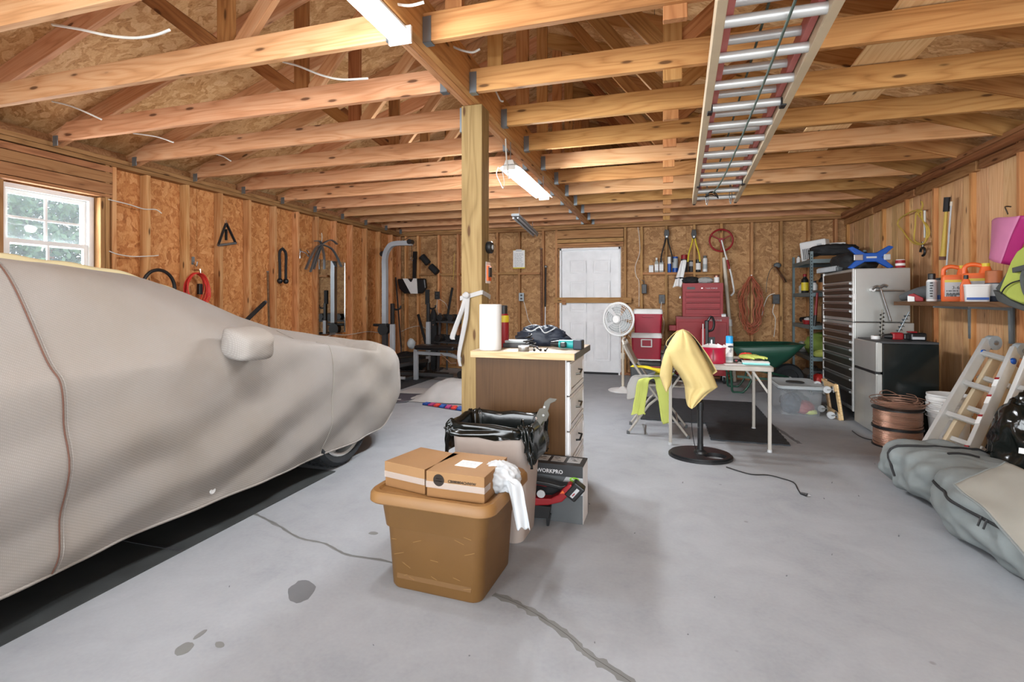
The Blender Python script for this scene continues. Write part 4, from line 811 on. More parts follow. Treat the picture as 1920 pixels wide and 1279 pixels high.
def drape(name, label, cat, pts, w0, w1, mat, seed, thick=.004, nv=30, group=None, side=(0, 1, 0)):
    q = cr(pts, 8); sd = V(side).normalized()
    def f(a, b):
        k = b*(len(q)-1); i = min(int(k), len(q)-2); p = q[i].lerp(q[i+1], k-i); w_ = w0+(w1-w0)*b
        n = .016*sin(a*11+seed)*b+.012*NZ.noise(V((a*5, b*5, seed))); return p+sd*(a-.5)*w_+V((n, 0, n*.6))
    o = MB().grid(f, 20, nv).build(name, mat, smooth=2, solid=thick); return tag(o, label, cat, group)
crumple('grey_shirt', 'bundled dark grey cloth on the chair seat', 'cloth', (.0, 4.86, .452), (.14, .11, .05), 21, 'mid_grey')
drape('white_towel', 'white towel hanging over the left side of the chair', 'towel', [(-.0, 4.70, .51), (-.12, 4.63, .54), (-.2, 4.625, .52), (-.235, 4.62, .42), (-.24, 4.615, .33)], .16, .13, 'white_cloth', 3, side=(1, .1, 0))
drape('neon_shirt', 'neon yellow-green cloth hanging low beside the white towel', 'cloth', [(-.08, 4.64, .52), (-.16, 4.60, .50), (-.18, 4.598, .38), (-.20, 4.595, .24), (-.20, 4.59, .20)], .09, .10, 'neon', 5, side=(1, .1, 0))
drape('neon_towel', 'long neon yellow towel hanging off the seat front', 'towel', [(.02, 4.80, .55), (.0, 4.66, .53), (.0, 4.63, .46), (.015, 4.625, .30), (.03, 4.62, .13)], .17, .10, 'neon', 7, side=(1, 0, 0))
drape('yellow_rag', 'small golden yellow rag tucked between backrest and seat', 'cloth', [(-.27, 4.72, .61), (-.16, 4.74, .60), (-.04, 4.72, .575), (.06, 4.70, .54)], .11, .14, 'yellow_plastic', 9, side=(.1, 1, 0))
MB_ = MB(); MB_.box(-.06, .07, -.035, .035, 0, .022)
t = thing('grey_box', 'small silver case lying on the cloths on the chair', 'case', (.03, 4.665, .565), R(12)); MB().box(-.05, .06, -.03, .03, 0, .016).build('case_body', 'dark_grey', t, bevel=.004); MB().box(-.045, .055, -.0305, -.029, .002, .012).build('case_band', 'light_grey', t)
# floor tiles by the table
t = thing('foam_floor_mat', 'black interlocking floor mat under and behind the table', 'mat', (0, 0, 0))
for i, (x, y) in enumerate(((-.21, 5.88), (.40, 5.88), (-.21, 5.27), (.40, 5.27), (.40, 4.66))):
    S = .607; n = 12; o = []
    for q0, q1 in (((0, 0), (S, 0)), ((S, 0), (S, S)), ((S, S), (0, S)), ((0, S), (0, 0))):
        a = V(q0+(0,)); b = V(q1+(0,)); d = (b-a).normalized(); nn = V((d.y, -d.x, 0))
        for k in range(n): p_ = a+(b-a)*(k/n)+nn*(.006 if k % 2 else -.0); o.append((p_.x+x, p_.y+y)); p_ = a+(b-a)*((k+1)/n)+nn*(.006 if k % 2 else -.0); o.append((p_.x+x, p_.y+y))
    MB().prism(o, 2, .001, .012+.0006*(i % 2)).build('mat_tile', 'floor_mat', t)
# ================================================================ back right: fan, coolers, tool chests
p = P(1168, 733, z=0)
t = thing('white_fan', 'tall white pedestal fan in front of the coolers', 'fan', (p.x, p.y, 0)); HF = V((-.05, -.06, .955))
MB().lathe([(.19, 0), (.195, .01), (.18, .02), (.05, .035), (.025, .06)], 36).build('base', 'white_plastic', t, smooth=True)
MB().lathe([(.018, .04), (.018, .42), (.026, .43), (.026, .50), (.013, .51), (.013, .86)], 16).build('pole', 'cream_plastic', t, smooth=True)
MB().cyl((HF.x+.05, .06, .93), (HF.x, -.0, .955), .05, .06).build('motor_housing', 'white_plastic', t, smooth=True)
fm = Matrix.Rotation(R(-22), 4, 'Z'); cg = MB()
for r in (.05, .08, .11, .14, .17, .195):
    cg.tube([fm @ V((r*cos(a), -.06*(1-(r/.23)**2)-.02, r*sin(a))) for a in [2*pi*k/36 for k in range(36)]], .0028, 4, closed=True)
for k in range(40):
    a = 2*pi*k/40; cg.tube([fm @ V((r*cos(a+.5*(r/.2)), -.062*(1-(r/.23)**2)-.02, r*sin(a+.5*(r/.2)))) for r in (.03, .09, .15, .215)], .0018, 4)
tag(cg.build('cage_wires', 'white_plastic', t, loc=HF), kind='stuff')
MB().tube([fm @ V((.215*cos(a), -.01, .215*sin(a))) for a in [2*pi*k/40 for k in range(40)]], .016, 8, closed=True).build('cage_rim', 'white_plastic', t, smooth=True, loc=HF)
MB().cyl(fm @ V((0, -.09, 0)), fm @ V((0, -.075, 0)), .045, .055).build('centre_badge', 'white_plastic', t, smooth=True, loc=HF)
for k in range(5):
    a0 = 2*pi*k/5; MB().grid(lambda i, j: fm @ V(((.03+.15*j)*cos(a0+i*.95), -.02+.03*i, (.03+.15*j)*sin(a0+i*.95))), 6, 4).build('blade', 'pale_grey_plastic', t, smooth=2, loc=HF, solid=.002)
def cooler(x, y, z, w_, d_, h_, body, lid, label, bail=True, dark=False):
    t = thing('cooler', label, 'cooler', (x, y, z), R(2), 'coolers stacked beside the back door'); b = .045*h_/.35
    MB().loft([rr(w_*.92, d_*.92, .03, 4, z=0), rr(w_, d_, .035, 4, z=h_-.07)]).build('cooler_body', body, t, smooth=True)
    MB().loft([rr(w_*1.02, d_*1.02, .035, 4, z=h_-.07), rr(w_*1.03, d_*1.03, .035, 4, z=h_-.055), rr(w_*1.0, d_*1.0, .04, 4, z=h_-.012), rr(w_*.94, d_*.94, .04, 4, z=h_)]).build('lid', lid, t, smooth=True)
    if bail:
        fr(MB(), -d_/2-.022, -d_/2-.004, -.07, .07, h_-.19, h_-.08, .012); mb = fr(MB(), 0, .016, -.075, .075, h_-.2, h_-.085, .014); mb.v = [(b_, -d_/2-.02+a, c) for a, b_, c in mb.v]; mb.build('handle', lid, t, bevel=.003)
    else: MB().box(-.08, .08, -d_/2-.02, -d_/2+.005, h_-.12, h_-.10).build('handle', body, t, bevel=.004)
    return t
M('cooler_red', 'a01630', .4)
cooler(-.24, 7.62, 0, .44, .36, .35, 'mid_grey', 'black_plastic', 'dark grey cooler with black lid at the bottom of the stack', bail=False)
MB().box(-.20, .20, -.183, -.18, .255, .27).build('red_stripe', 'cooler_red', bpy.data.objects['cooler'])
MB().loft([rr(.42, .34, .03, 4, z=.351), rr(.40, .32, .03, 4, z=.368)]).build('white_rim', 'white_plastic', bpy.data.objects['cooler'])
cooler(-.23, 7.62, .37, .42, .34, .37, 'cooler_red', 'white_plastic', 'red cooler with square white handle in the middle of the stack')
cooler(-.21, 7.62, .742, .40, .33, .34, 'cooler_red', 'white_plastic', 'red cooler with white lid on top of the stack', bail=False)
# silver case and small carton behind the chair
p = P(1218, 706, z=0)
t = thing('grey_case', 'upright grey plastic tool case behind the folding chair', 'case', (.05, 7.45, 0), R(8)); MB().loft([rr(.13, .34, .05, 5, z=0), rr(.14, .36, .05, 5, z=.25), rr(.12, .3, .05, 5, z=.40), rr(.05, .14, .02, 5, z=.45)]).build('case_body', 'pale_grey_plastic', t, smooth=True); MB().tube(cr([(0, -.1, .4), (0, -.08, .47), (0, .08, .47), (0, .1, .4)], 5), .012, 8).build('handle', 'mid_grey', t)
MB().tube([(.062+.012, .11*cos(a), .2+.11*sin(a)) for a in [2*pi*k/24 for k in range(24)]], .006, 6, closed=True).build('round_rib', 'mid_grey', t)
carton((.0, 8.0, .0), R(-4), .25, .25, .36, 'plain brown carton beneath the small printed carton', 'cardboard')
t = carton((.0, 7.98, .362), R(5), .21, .2, .17, 'small white printed carton on the plain brown carton', 'paper'); MB().box(-.07, .07, -.1052, -.1048, .03, .06).build('printed_band', 'mid_grey', t)
def drawers(t, x0, x1, yf, zs, mat, hmat, axis='y', knob=None):
    for a, b in zip(zs, zs[1:]):
        if axis == 'y': d_ = MB().box(x0, x1, yf-.012, yf, a+.006, b-.004).build('drawer', mat, t, bevel=.003); MB().prism([(yf-.012, b-.018), (yf-.028, b-.012), (yf-.028, b-.006), (yf-.012, b-.006)], 0, x0+.01, x1-.01).build('drawer_pull', hmat, d_)
        else: d_ = MB().box(yf-.012, yf, x0, x1, a+.006, b-.004).build('drawer', mat, t, bevel=.003); MB().prism([(yf-.012, b-.03), (yf-.03, b-.024), (yf-.03, b-.006), (yf-.012, b-.006)], 1, x0+.02, x1-.02).build('drawer_pull', hmat, d_)
# red chests
x0 = P(1268, 650, Y=7.80).x; x1 = P(1367, 650, Y=7.80).x; ZR = P(1300, 594, Y=7.80).z
t = thing('tool_cabinet', 'lower red rolling tool cabinet against the back wall', 'tool chest', ((x0+x1)/2, 8.03, 0)); hw = (x1-x0)/2
MB().box(-hw, hw, -.21, .21, .12, ZR).build('cabinet_body', 'red_paint', t, bevel=.004); MB().box(-hw+.03, hw-.03, -.222, -.211, .15, ZR-.075).build('door', 'red_paint', t, bevel=.004)
MB().box(-hw-.002, hw+.002, -.216, .212, ZR-.03, ZR+.001).build('top_rim', 'dark_red', t); text(t, 'lettering', 'TASK FORCE', .032, (hw-.28, -.2225, ZR-.06), (R(90), 0, 0), 'light_grey', ext=.001)
for x in (-hw+.06, hw-.06):
    for y in (-.15, .15): MB().cyl((x-.015, y, .055), (x+.015, y, .055), .05, n=16).build('caster', 'dark_rubber', t, smooth=True); MB().box(x-.02, x+.02, y-.02, y+.02, .05, .12).build('caster_fork', 'steel', t)
MB().box(-hw-.10, -hw, -.2, .1, ZR-.21, ZR-.13).build('side_tray', 'red_paint', t, bevel=.004)
MB().box(.08, .17, -.226, -.222, ZR-.42, ZR-.29).build('lock_plate', 'black_plastic', t, bevel=.003); MB().box(.115, .135, -.229, -.226, ZR-.39, ZR-.33).build('lock_lever', 'steel', t)
x0 = P(1280, 560, Y=7.86).x; x1 = P(1356, 560, Y=7.86).x; z1 = P(1300, 531, Y=7.86).z; hw = (x1-x0)/2; H = z1-ZR-.003
t = thing('tool_chest', 'upper red tool chest with four drawers on the cabinet', 'tool chest', ((x0+x1)/2, 8.03, ZR+.002))
MB().box(-hw, hw, -.17, .17, 0, H).build('chest_body', 'red_paint', t, bevel=.004); drawers(t, -hw+.04, hw-.04, -.172, [.03, .12, .21, .29, .37], 'red_paint', 'dark_red')
MB().box(-hw, hw, -.174, -.17, .372, H).build('lid_front', 'red_paint', t); MB().box(-hw+.06, -hw+.17, -.178, -.174, H-.09, H-.055).build('badge_plate', 'black_plastic', t); text(t, 'lettering', 'TASK FORCE', .028, (hw-.24, -.1755, H-.085), (R(90), 0, 0), 'light_grey', ext=.001)
MB().box(-.02, .0, -.18, -.174, H-.08, H-.068).build('latch', 'steel', t); MB().lathe([(0, 0), (.02, .0), (.018, .03), (0, .035)], 12).build('side_knob', 'steel', t, loc=(-hw-.03, -.1, H-.22))
t = thing('small_carton', 'tiny white box on the corner of the red cabinet', 'box', (P(1357, 590, Y=7.85).x, 7.87, ZR+.002)); MB().box(-.03, .03, -.02, .02, 0, .04).build('carton', 'paper', t, bevel=.002); MB().box(-.0305, .0305, -.0205, .0205, .025, .04).build('lid_flap', 'light_grey', t)
ZC = z1+.001
t = crumple('black_tarp', 'black bundled cloth lying on the red tool chest', 'cloth', (.40, 8.0, ZC), (.12, .1, .055), 31, 'black_matte'); crumple('clear_bag', 'clear plastic bag of parts on the red tool chest', 'bag', (.60, 7.98, ZC), (.11, .08, .05), 33, 'grey_cloth')
can('copper-coloured can at the right end of the red chest', (.755, 7.98, ZC), .037, .115, 'copper', 'dark_red', 'paper', caph=.08, dome=False, name='paint_can', bandz=(.1, .8))
t = thing('paper_wrap', 'crumpled newspaper sleeve hanging left of the red chest', 'paper', (P(1272, 500, Y=8.1).x, 8.1, 1.42)); MB().grid(lambda i, j: V(((i-.5)*.12*(1-.3*j)+.10*j-.02, .02*sin(i*9+j*4), -.02+.40*j+.02*sin(i*3))), 12, 18).build('sleeve', 'paper', t, smooth=2, solid=.008); MB().tube([(-.05, -.03, .12), (.03, -.04, .13), (.1, -.03, .12), (.06, .03, .12)], .009, 6, closed=True).build('black_band', 'black_matte', t)
# shelf bottles (on the wall blocking)
ZS = P(1250, 513, Y=8.345).z+.02; YS = 8.375
def xs(u, Y=8.375): return P(u, 500, Y=Y).x
t = thing('small_carton', 'small square white carton left on the wall ledge', 'box', (xs(1221), YS, ZS)); MB().box(-.034, .034, -.03, .03, 0, .115).build('carton', 'paper', t, bevel=.002); MB().box(-.0345, .0345, -.0305, .0305, .10, .116).build('lid_flap', 'light_grey', t)
def bottle(label, loc, r, h, mat, cap, band=None, group='bottles and cans on the back wall ledge', neck=.55, sq=False, name='bottle'):
    t = thing(name, label, 'bottle', loc, 0, group); k = math.sqrt(2) if sq else 1; n = 4 if sq else 18; m = Matrix.Rotation(R(45), 4, 'Z') if sq else None
    MB().lathe([(r*k*.95, 0), (r*k, .004), (r*k, h*.66), (r*k*.55, h*.8), (r*.45, h*.82), (r*.45, h*.9)], n, mat=m).build('bottle_body', mat, t, smooth=True); MB().lathe([(r*.52, h*.86), (r*.52, h*.99), (r*.4, h)], 14).build('cap', cap, t, smooth=True)
    if band: MB().lathe([(r*k*1.02, h*.12), (r*k*1.02, h*.55)], n, mat=m).build('label_band', band, t, smooth=not sq)
    return t
bottle('white-labelled clear bottle next to the small square carton', (xs(1231), YS, ZS), .028, .235, 'bottle_glass', 'white_plastic', 'paper', sq=True); bottle('second clear bottle touching the black cutter handle', (xs(1240), YS+.0, ZS), .03, .235, 'bottle_glass', 'cream_plastic', 'paper', sq=True)
can('narrow blue and white tube can right of the stud', (xs(1255), YS, ZS), .03, .245, 'blue_plastic', 'white_plastic', None, caph=.45, dome=False, group='bottles and cans on the back wall ledge')
can('wider blue patterned can on the back wall ledge', (xs(1266), YS, ZS), .042, .245, 'pale_grey_plastic', 'blue_plastic', 'blue_plastic', caph=.12, dome=False, group='bottles and cans on the back wall ledge', bandz=(.0, .3))
can('dark jar with bright red cap behind the cutters', (xs(1283), YS+.0, ZS), .05, .27, 'dark_grey', 'red_paint', None, caph=.25, dome=False, group='bottles and cans on the back wall ledge', name='jar'); can('dark can with grey label left of centre stud', (xs(1296), YS, ZS), .036, .18, 'dark_grey', 'black_plastic', 'light_grey', caph=.1, dome=False, group='bottles and cans on the back wall ledge', bandz=(.55, .95))
can('black can with white label between yellow handles', (xs(1309), YS, ZS), .038, .19, 'black_plastic', 'black_plastic', 'paper', caph=.12, dome=False, group='bottles and cans on the back wall ledge', bandz=(.2, .8)); can('white spray can with grey cap, last on the ledge', (xs(1322), YS, ZS), .034, .25, 'white_plastic', 'mid_grey', 'pale_grey_plastic', caph=.15, group='bottles and cans on the back wall ledge')
# cutters
def cutters(u0, v0, u1, v1, mat, label, grp='bolt cutters on the back wall'):
    a = P(u0, v0, Y=8.31); b = P(u1, v1, Y=8.31); t = thing('bolt_cutter', label, 'bolt cutter', (a.x, 8.31, a.z), 0, grp); L = a.z-b.z
    MB().prism([(-.03, 0), (-.018, .02), (0, .0), (.018, .02), (.03, 0), (.04, -.06), (.02, -.13), (-.02, -.13), (-.04, -.06)], 1, -.012, .012).build('jaws', 'black_plastic', t, bevel=.003); MB().cyl((0, -.02, -.10), (0, .016, -.10), .014, n=10).build('pivot', 'steel', t)
    for s in (-1, 1): MB().tube(cr([(s*.016, 0, -.12), (s*.03, 0, -.2), (s*.075, 0, -L*.75), (s*.088, 0, -L)], 5), .011, 8).build('handle', mat, t, smooth=True)
    return t
cutters(1250, 432, 1250, 492, 'black_matte', 'bolt cutter with black handles high on the back wall'); cutters(1301, 432, 1301, 491, 'yellow_plastic', 'bolt cutter with yellow handles above the red chest')
# measuring wheel
a = P(1352, 451, Y=8.28); t = thing('distance_measurer', 'red measuring wheel with white handle hung on the wall', 'measuring wheel', (a.x, 8.27, a.z)); r = .165
MB().tube([(r*cos(q), 0, r*sin(q)) for q in [2*pi*k/36 for k in range(36)]], .014, 8, closed=True).build('wheel_rim', 'red_paint', t, smooth=True)
for k in range(3): q = 2*pi*k/3+.5; MB().beam((.02*cos(q), 0, .02*sin(q)), (r*cos(q), 0, r*sin(q)), .016, .03, (0, 1, 0)).build('spoke', 'red_paint', t, bevel=.004)
MB().cyl((0, -.035, 0), (0, .02, 0), .035, n=20).build('hub', 'red_paint', t, smooth=True)
MB().tube([(0, -.05, 0), (.05, -.05, -.2), (.1, -.05, -.38)], .011, 8).build('shaft', 'white_plastic', t, smooth=True); MB().tube([(.08, -.05, -.3), (.11, -.05, -.44)], .017, 8).build('grip', 'red_paint', t, smooth=True)
MB().tube(cr([(.10, -.05, -.38), (.135, -.05, -.52), (.17, -.05, -.74), (.165, -.05, -.80), (.13, -.05, -.84)], 5), .013, 8).build('lower_shaft', 'white_plastic', t, smooth=True)
a = P(1358, 482, Y=8.2); b = P(1378, 660, Y=8.05)
t = thing('white_pipe', 'long white pipe leaning beside the red tool chests', 'pipe', (a.x, 8.25, 1.85)); MB().tube([(0, 0, 0), (.14, -.1, -1.85)], .026, 12).build('pipe', 'cream_plastic', t, smooth=True); MB().cyl((.073, -.052, -.93), (.0805, -.0575, -1.03), .032).build('coupling', 'white_plastic', t, smooth=True)
# orange extension cord bundle
a = P(1408, 518, Y=8.27); t = thing('extension_lead', 'long tangled bundle of orange extension cord on the wall', 'cord', (a.x, 8.27, a.z)); rn = random.Random(9); MB().cyl((0, .07, .01), (0, -.05, .01), .008, n=8).build('hook', 'steel', t)
for k in range(13):
    w_ = rn.uniform(.05, .175); L = rn.uniform(.72, .92); ph = rn.uniform(0, 6); y = rn.uniform(-.05, .04); pts = []
    for j in range(22):
        q = 2*pi*j/22; x = w_*sin(q)+.022*sin(q*7+ph)+rn.uniform(-.008, .008); z = -L/2+L/2*cos(q); pts.append((x*min(1, (.12-z)/.32), y+.02*sin(q*3+ph), z))
    MB().tube(cr(pts+[pts[0]], 3)[:-1], .0065, 6, closed=True).build('cord_loop', 'orange_cord', t, smooth=True)
# clamp lamp + outlets and cords
a = P(1455, 500, Y=8.28); t = thing('clip_lamp', 'silver gooseneck clip lamp fixed beside the steel shelving', 'lamp', (a.x, 8.29, a.z)); MB().cyl((0, 0, 0), (.11, -.1, -.24), .022).build('lamp_tube', 'chrome', t, smooth=True); MB().blob((.02, 0, .02), (.05, .03, .04), 3, .2, 3, 14, 10).build('clamp', 'mid_grey', t, smooth=2); MB().tube(cr([(.0, 0, .0), (-.07, -.0, -.04), (-.12, -.01, -.2), (-.13, .0, -.38)], 5), .005, 6).build('gooseneck', 'dark_steel', t)
def outlet(u, v, label, mat='black_plastic', w_=.045, h_=.07, grp='wall outlets'):
    a = P(u, v, Y=8.32); t = thing('outlet_box', label, 'outlet', (a.x, 8.32, a.z), 0, grp); MB().box(-w_, w_, -.02, .02, -h_, h_).build('box', mat, t, bevel=.004)
    for z in (-.028, .028): MB().box(-.018, .018, -.023, -.019, z-.016, z+.016).build('socket', 'dark_grey', t)
    return t
outlet(1455, 561, 'black outlet box near the steel shelving with white cords'); outlet(1241, 561, 'black outlet box between the coolers and red cabinet'); outlet(978, 557, 'grey metal outlet box on the wall behind the worktop', 'galv'); outlet(820, 554, 'black outlet box on the wall above the dumbbells')
def wallcord(uvs, label, mat='cable_white', Y=8.31, r=.005, name='wall_cable', cat='cord', X=None, grp=None):
    pts = [P(u, v, Y=Y) if X is None else P(u, v, X=X) for u, v in uvs]; return tag(MB().tube(cr(pts, 6), r, 6).build(name, mat, smooth=True), label, cat, grp)
wallcord([(1453, 550), (1440, 556), (1432, 575), (1429, 592)], 'white cord curving left out of the outlet by the shelving'); wallcord([(1452, 570), (1449, 585), (1454, 600), (1451, 632)], 'white cord hanging straight down beside the steel shelving', Y=8.30)
wallcord([(1241, 566), (1236, 590), (1228, 620), (1212, 640), (1195, 645), (1178, 628)], 'white cord sagging from the outlet to the coolers', Y=8.0); wallcord([(1240, 566), (1240, 585), (1245, 605), (1242, 630)], 'thin cream cord hanging from outlet behind the silver case', mat='cream_plastic')
wallcord([(1196, 426), (1199, 450), (1199, 475), (1191, 500), (1193, 518), (1198, 530), (1198, 575)], 'white cable running down the wall right of the door'); t = thing('power_adapter', 'black power adapter hanging between door and ledge', 'adapter', P(1208, 540, Y=8.31)); MB().box(-.04, .04, -.03, .03, -.09, .06).build('adapter_body', 'dark_grey', t, bevel=.01); MB().tube(cr([(0, 0, .05), (0, -.01, .1), (-.04, 0, .13)], 4), .006, 6).build('lead', 'mid_grey', t)
wallcord([(981, 562), (986, 580), (991, 600), (1000, 612)], 'white cord dropping from the grey outlet box'); wallcord([(820, 562), (819, 580), (824, 600), (822, 640)], 'white cord hanging beside the dumbbell rack'); wallcord([(822, 560), (836, 570), (842, 590)], 'white cord arcing right above the dumbbells')
# clipboard, rods by door
a = P(973, 486, Y=8.32); t = thing('clipboard', 'white clipboard with yellow lower edge on the back wall', 'clipboard', (a.x, 8.325, a.z)); MB().box(-.105, .105, -.004, .004, -.16, .155).build('board', 'yellow_plastic', t, bevel=.003); MB().box(-.103, .103, -.007, -.004, -.14, .15).build('paper', 'paper', t); MB().box(-.05, .05, -.016, -.006, .13, .165).build('clip', 'steel', t)
lines(t, 'print', 'light_grey', 11, .16, .022, (-.08, -.0072, .10), (R(90), 0, 0))
a = P(1015, 467, Y=8.3); b = P(1016, 640, Y=8.2); t = thing('wooden_pole', 'tall brown pole leaning left of the back door', 'pole', (b.x, 8.2, 0)); MB().tube([(0, 0, 0), (a.x-b.x, .1, a.z)], .02, 10).build('pole', 'shelf_wood', t, smooth=True); MB().cyl((a.x-b.x, .1, a.z), (a.x-b.x, .1, a.z+.01), .024).build('end_cap', 'mid_grey', t)
a = P(1021, 500, Y=8.3); t = thing('metal_rod', 'thin white metal rod with black grip beside the brown pole', 'rod', (a.x+.02, 8.22, 0)); MB().tube([(0, 0, 0), (0, .08, a.z)], .009, 8).build('rod', 'white_plastic', t, smooth=True); MB().tube([(0, .045, a.z*.62), (0, .08, a.z)], .014, 8).build('grip', 'black_plastic', t, smooth=True); MB().blob((0, .08, a.z), (.025, .02, .025), 1, .1, 2, 12, 8).build('knob', 'steel', t, smooth=2)
# green wheelbarrow standing behind the table
t = thing('wheelbarrow', 'dark green wheelbarrow standing by the back wall', 'wheelbarrow', (0, 0, 0))
wl_ = [P(1352, 642, Y=7.5), P(1470, 640, Y=7.5)]; xa, xb = .86, 1.62; ztp = .62
top = [V((xa-.02, 7.02, ztp-.02)), V((xa+.05, 7.72, ztp)), V((xb+.05, 7.8, ztp+.01)), V((xb+.1, 7.05, ztp+.03))]; bot = [V((xa+.18, 7.2, .38)), V((xa+.2, 7.6, .34)), V((xb-.2, 7.6, .30)), V((xb-.2, 7.2, .34))]
def ringq(q, r):
    o = []
    for i in range(4):
        a, b, c = q[i-1], q[i], q[(i+1) % 4]
        for k in range(6): s = k/5; p0 = b.lerp(a, r); p2 = b.lerp(c, r); o.append(p0*(1-s)**2+b*2*s*(1-s)+p2*s*s)
    return o
mb = MB(); mb.loft([ringq(bot, .25), ringq([b.lerp(c, .5)+V((0, 0, -.02)) for b, c in zip(bot, top)], .2), ringq(top, .18)], caps=(True, False)); mb.build('tray', 'green_paint', t, smooth=True, solid=.005)
MB().tube(ringq(top, .18), .009, 6, closed=True).build('tray_rim', 'green_paint', t, smooth=True)
for y in (7.15, 7.62):
    MB().tube(cr([(.62, y, .42), (.86, y, .36), (1.3, y, .28), (1.57, 7.38+(.06 if y > 7.3 else -.06), .2)], 6), .016, 8).build('frame_rail', 'green_paint', t, smooth=True)
    MB().tube(cr([(.84, y, .36), (.86, y, .12), (.87, y, .02), (.93, y, .012), (1.0, y, .02), (1.08, y, .14), (1.12, y, .31)], 5), .014, 8).build('leg', 'green_paint', t, smooth=True)
MB().tube([(.87, 7.15, .20), (.87, 7.62, .20)], .012, 8).build('leg_brace', 'green_paint', t, smooth=True); MB().beam((.92, 7.12, .22), (1.62, 7.12, .18), .02, .03).build('side_brace', 'green_paint', t)
MB().lathe([(.12, -.03), (.17, -.04), (.19, 0), (.17, .04), (.12, .03), (.12, -.03)], 28, mat=Matrix.Rotation(R(90), 4, 'X')).build('wheel', 'dark_rubber', t, smooth=True, loc=(1.57, 7.38, .19)); MB().cyl((1.57, 7.30, .19), (1.57, 7.46, .19), .03).build('hub', 'steel', t)
# tall red tool standing against cabinet (hedge trimmer)
a = P(1318, 645, Y=7.55); t = thing('hedge_trimmer', 'red and black trimmer propped before the red cabinet', 'power tool', (a.x, 7.5, 0)); MB().box(-.035, .03, -.03, .03, .30, .82).build('tool_body', 'red_paint', t, bevel=.012); MB().box(.02, .07, -.028, .028, .5, .93).build('motor_cover', 'black_plastic', t, bevel=.012); MB().tube(cr([(.03, 0, .85), (.1, 0, .98), (.14, 0, .9), (.12, 0, .8), (.05, 0, .78)], 5), .016, 8).build('handle', 'black_plastic', t, smooth=True); MB().box(-.006, .006, -.004, .004, .0, .32).build('blade', 'steel', t); MB().box(-.012, .0, -.034, -.03, .35, .88).build('cable_strip', 'white_plastic', t)
# clear storage bin
bx0, bx1, by0, by1 = 1.18, 1.58, 5.86, 6.5; cxx, cyy = (bx0+bx1)/2, (by0+by1)/2
t = thing('storage_bin', 'clear storage bin with grey-white lid on the floor', 'bin', (cxx, cyy, 0))
MB().loft([rr(.36, .52, .04, 5, z=.003), rr(.40, .60, .05, 5, z=.27), rr(.42, .62, .05, 5, z=.275), rr(.42, .62, .05, 5, z=.29)], caps=(True, False)).build('bin_body', 'clear_plastic', t, smooth=True, solid=.003)
MB().loft([rr(.445, .645, .06, 6, z=.285), rr(.45, .65, .06, 6, z=.305), rr(.43, .63, .06, 6, z=.315), rr(.40, .6, .05, 6, z=.308)]).build('lid', 'pale_grey_plastic', t, smooth=True)
MB().prism([(.09*cos(a), .10*sin(a)) for a in [2*pi*k/30 for k in range(30)]], 2, .308, .318).build('lid_inset', 'dark_grey', t, bevel=.002)
for l, x, y, r, m_, sd in (('dark blue cloth folded inside the clear bin', -.06, -.12, (.1, .13, .11), 'navy', 1), ('dark red cloth inside the clear bin', .05, -.15, (.10, .09, .075), 'dark_red', 2), ('neon green cloth at the bottom right of the clear bin', .10, -.17, (.07, .075, .03), 'neon', 3), ('grey cloth at the back of the clear bin', .02, .12, (.14, .12, .1), 'mid_grey', 4)):
    crumple('folded_cloth', l, 'cloth', (cxx+x, cyy+y, .008), r, 40+sd, m_, group='cloths inside the clear storage bin')
# ================================================================ right side: shelving, steel chest, fridge
SX0, SX1, SY0, SY1 = 1.80, 2.42, 7.28, 8.22
t = thing('steel_shelving', 'grey slotted steel shelving unit in the back right corner', 'shelf unit', (SX0, SY0, 0)); sw, sd = SX1-SX0, SY1-SY0; ZL = [.08, .48, .885, 1.305, 1.73]
for x in (0, sw):
    for y in (0, sd):
        mb = MB(); s = 1 if x == 0 else -1; q = 1 if y == 0 else -1; mb.box(min(x, x+s*.035), max(x, x+s*.035), min(y, y+q*.002), max(y, y+q*.002), 0, 1.83); mb.box(min(x, x+s*.002), max(x, x+s*.002), min(y, y+q*.035), max(y, y+q*.035), 0, 1.83); po = mb.build('post', 'shelf_steel', t)
        if y == 0 and x == 0:
            mb = MB()
            for k in range(44): z = .03+k*.0405; mb.box(.012, .022, -.0008, .0, z, z+.02); mb.box(-.0008, .0, .012, .022, z, z+.02)
            tag(mb.build('slots', 'black_matte', po), kind='stuff')
for z in ZL: s_ = MB().box(.003, sw-.003, .003, sd-.003, z-.004, z).build('shelf', 'shelf_steel', t); fr(MB(), .002, sw-.002, .002, sd-.002, z-.045, z-.0041, .001) ; mb = MB(); mb.box(.0025, sw-.0025, .0022, .005, z-.05, z-.004); mb.box(.0022, .005, .005, sd-.005, z-.05, z-.004); mb.box(.0025, sw-.0025, sd-.005, sd-.0022, z-.05, z-.004); mb.build('shelf_edge', 'shelf_steel', s_)
def sh(u, v, z): return P(u, v, z=z)
z4 = ZL[4]; zt = z4+.001
t = thing('white_appliance', 'white vented appliance tilted at the shelf top left', 'appliance', (2.03, 7.90, zt), R(-50), rot=(0, R(-6), R(-38))); MB().box(-.17, .17, -.07, .07, .0, .30).build('housing', 'white_plastic', t, bevel=.02)
for k in range(7): MB().box(-.13+.022*k, -.118+.022*k, -.074, -.07, .05, .2).build('vent_slot', 'mid_grey', t)
MB().box(.06, .12, -.074, -.07, .1, .24).build('control_panel', 'light_grey', t)
t = thing('white_heater', 'white louvred box behind the appliance on top shelf', 'appliance', (2.27, 8.04, zt), R(-10)); MB().box(-.14, .14, -.1, .1, 0, .27).build('housing', 'white_plastic', t, bevel=.012)
for k in range(8): MB().box(-.11, .05, -.104, -.1, .10+.018*k, .108+.018*k).build('louvre', 'mid_grey', t)
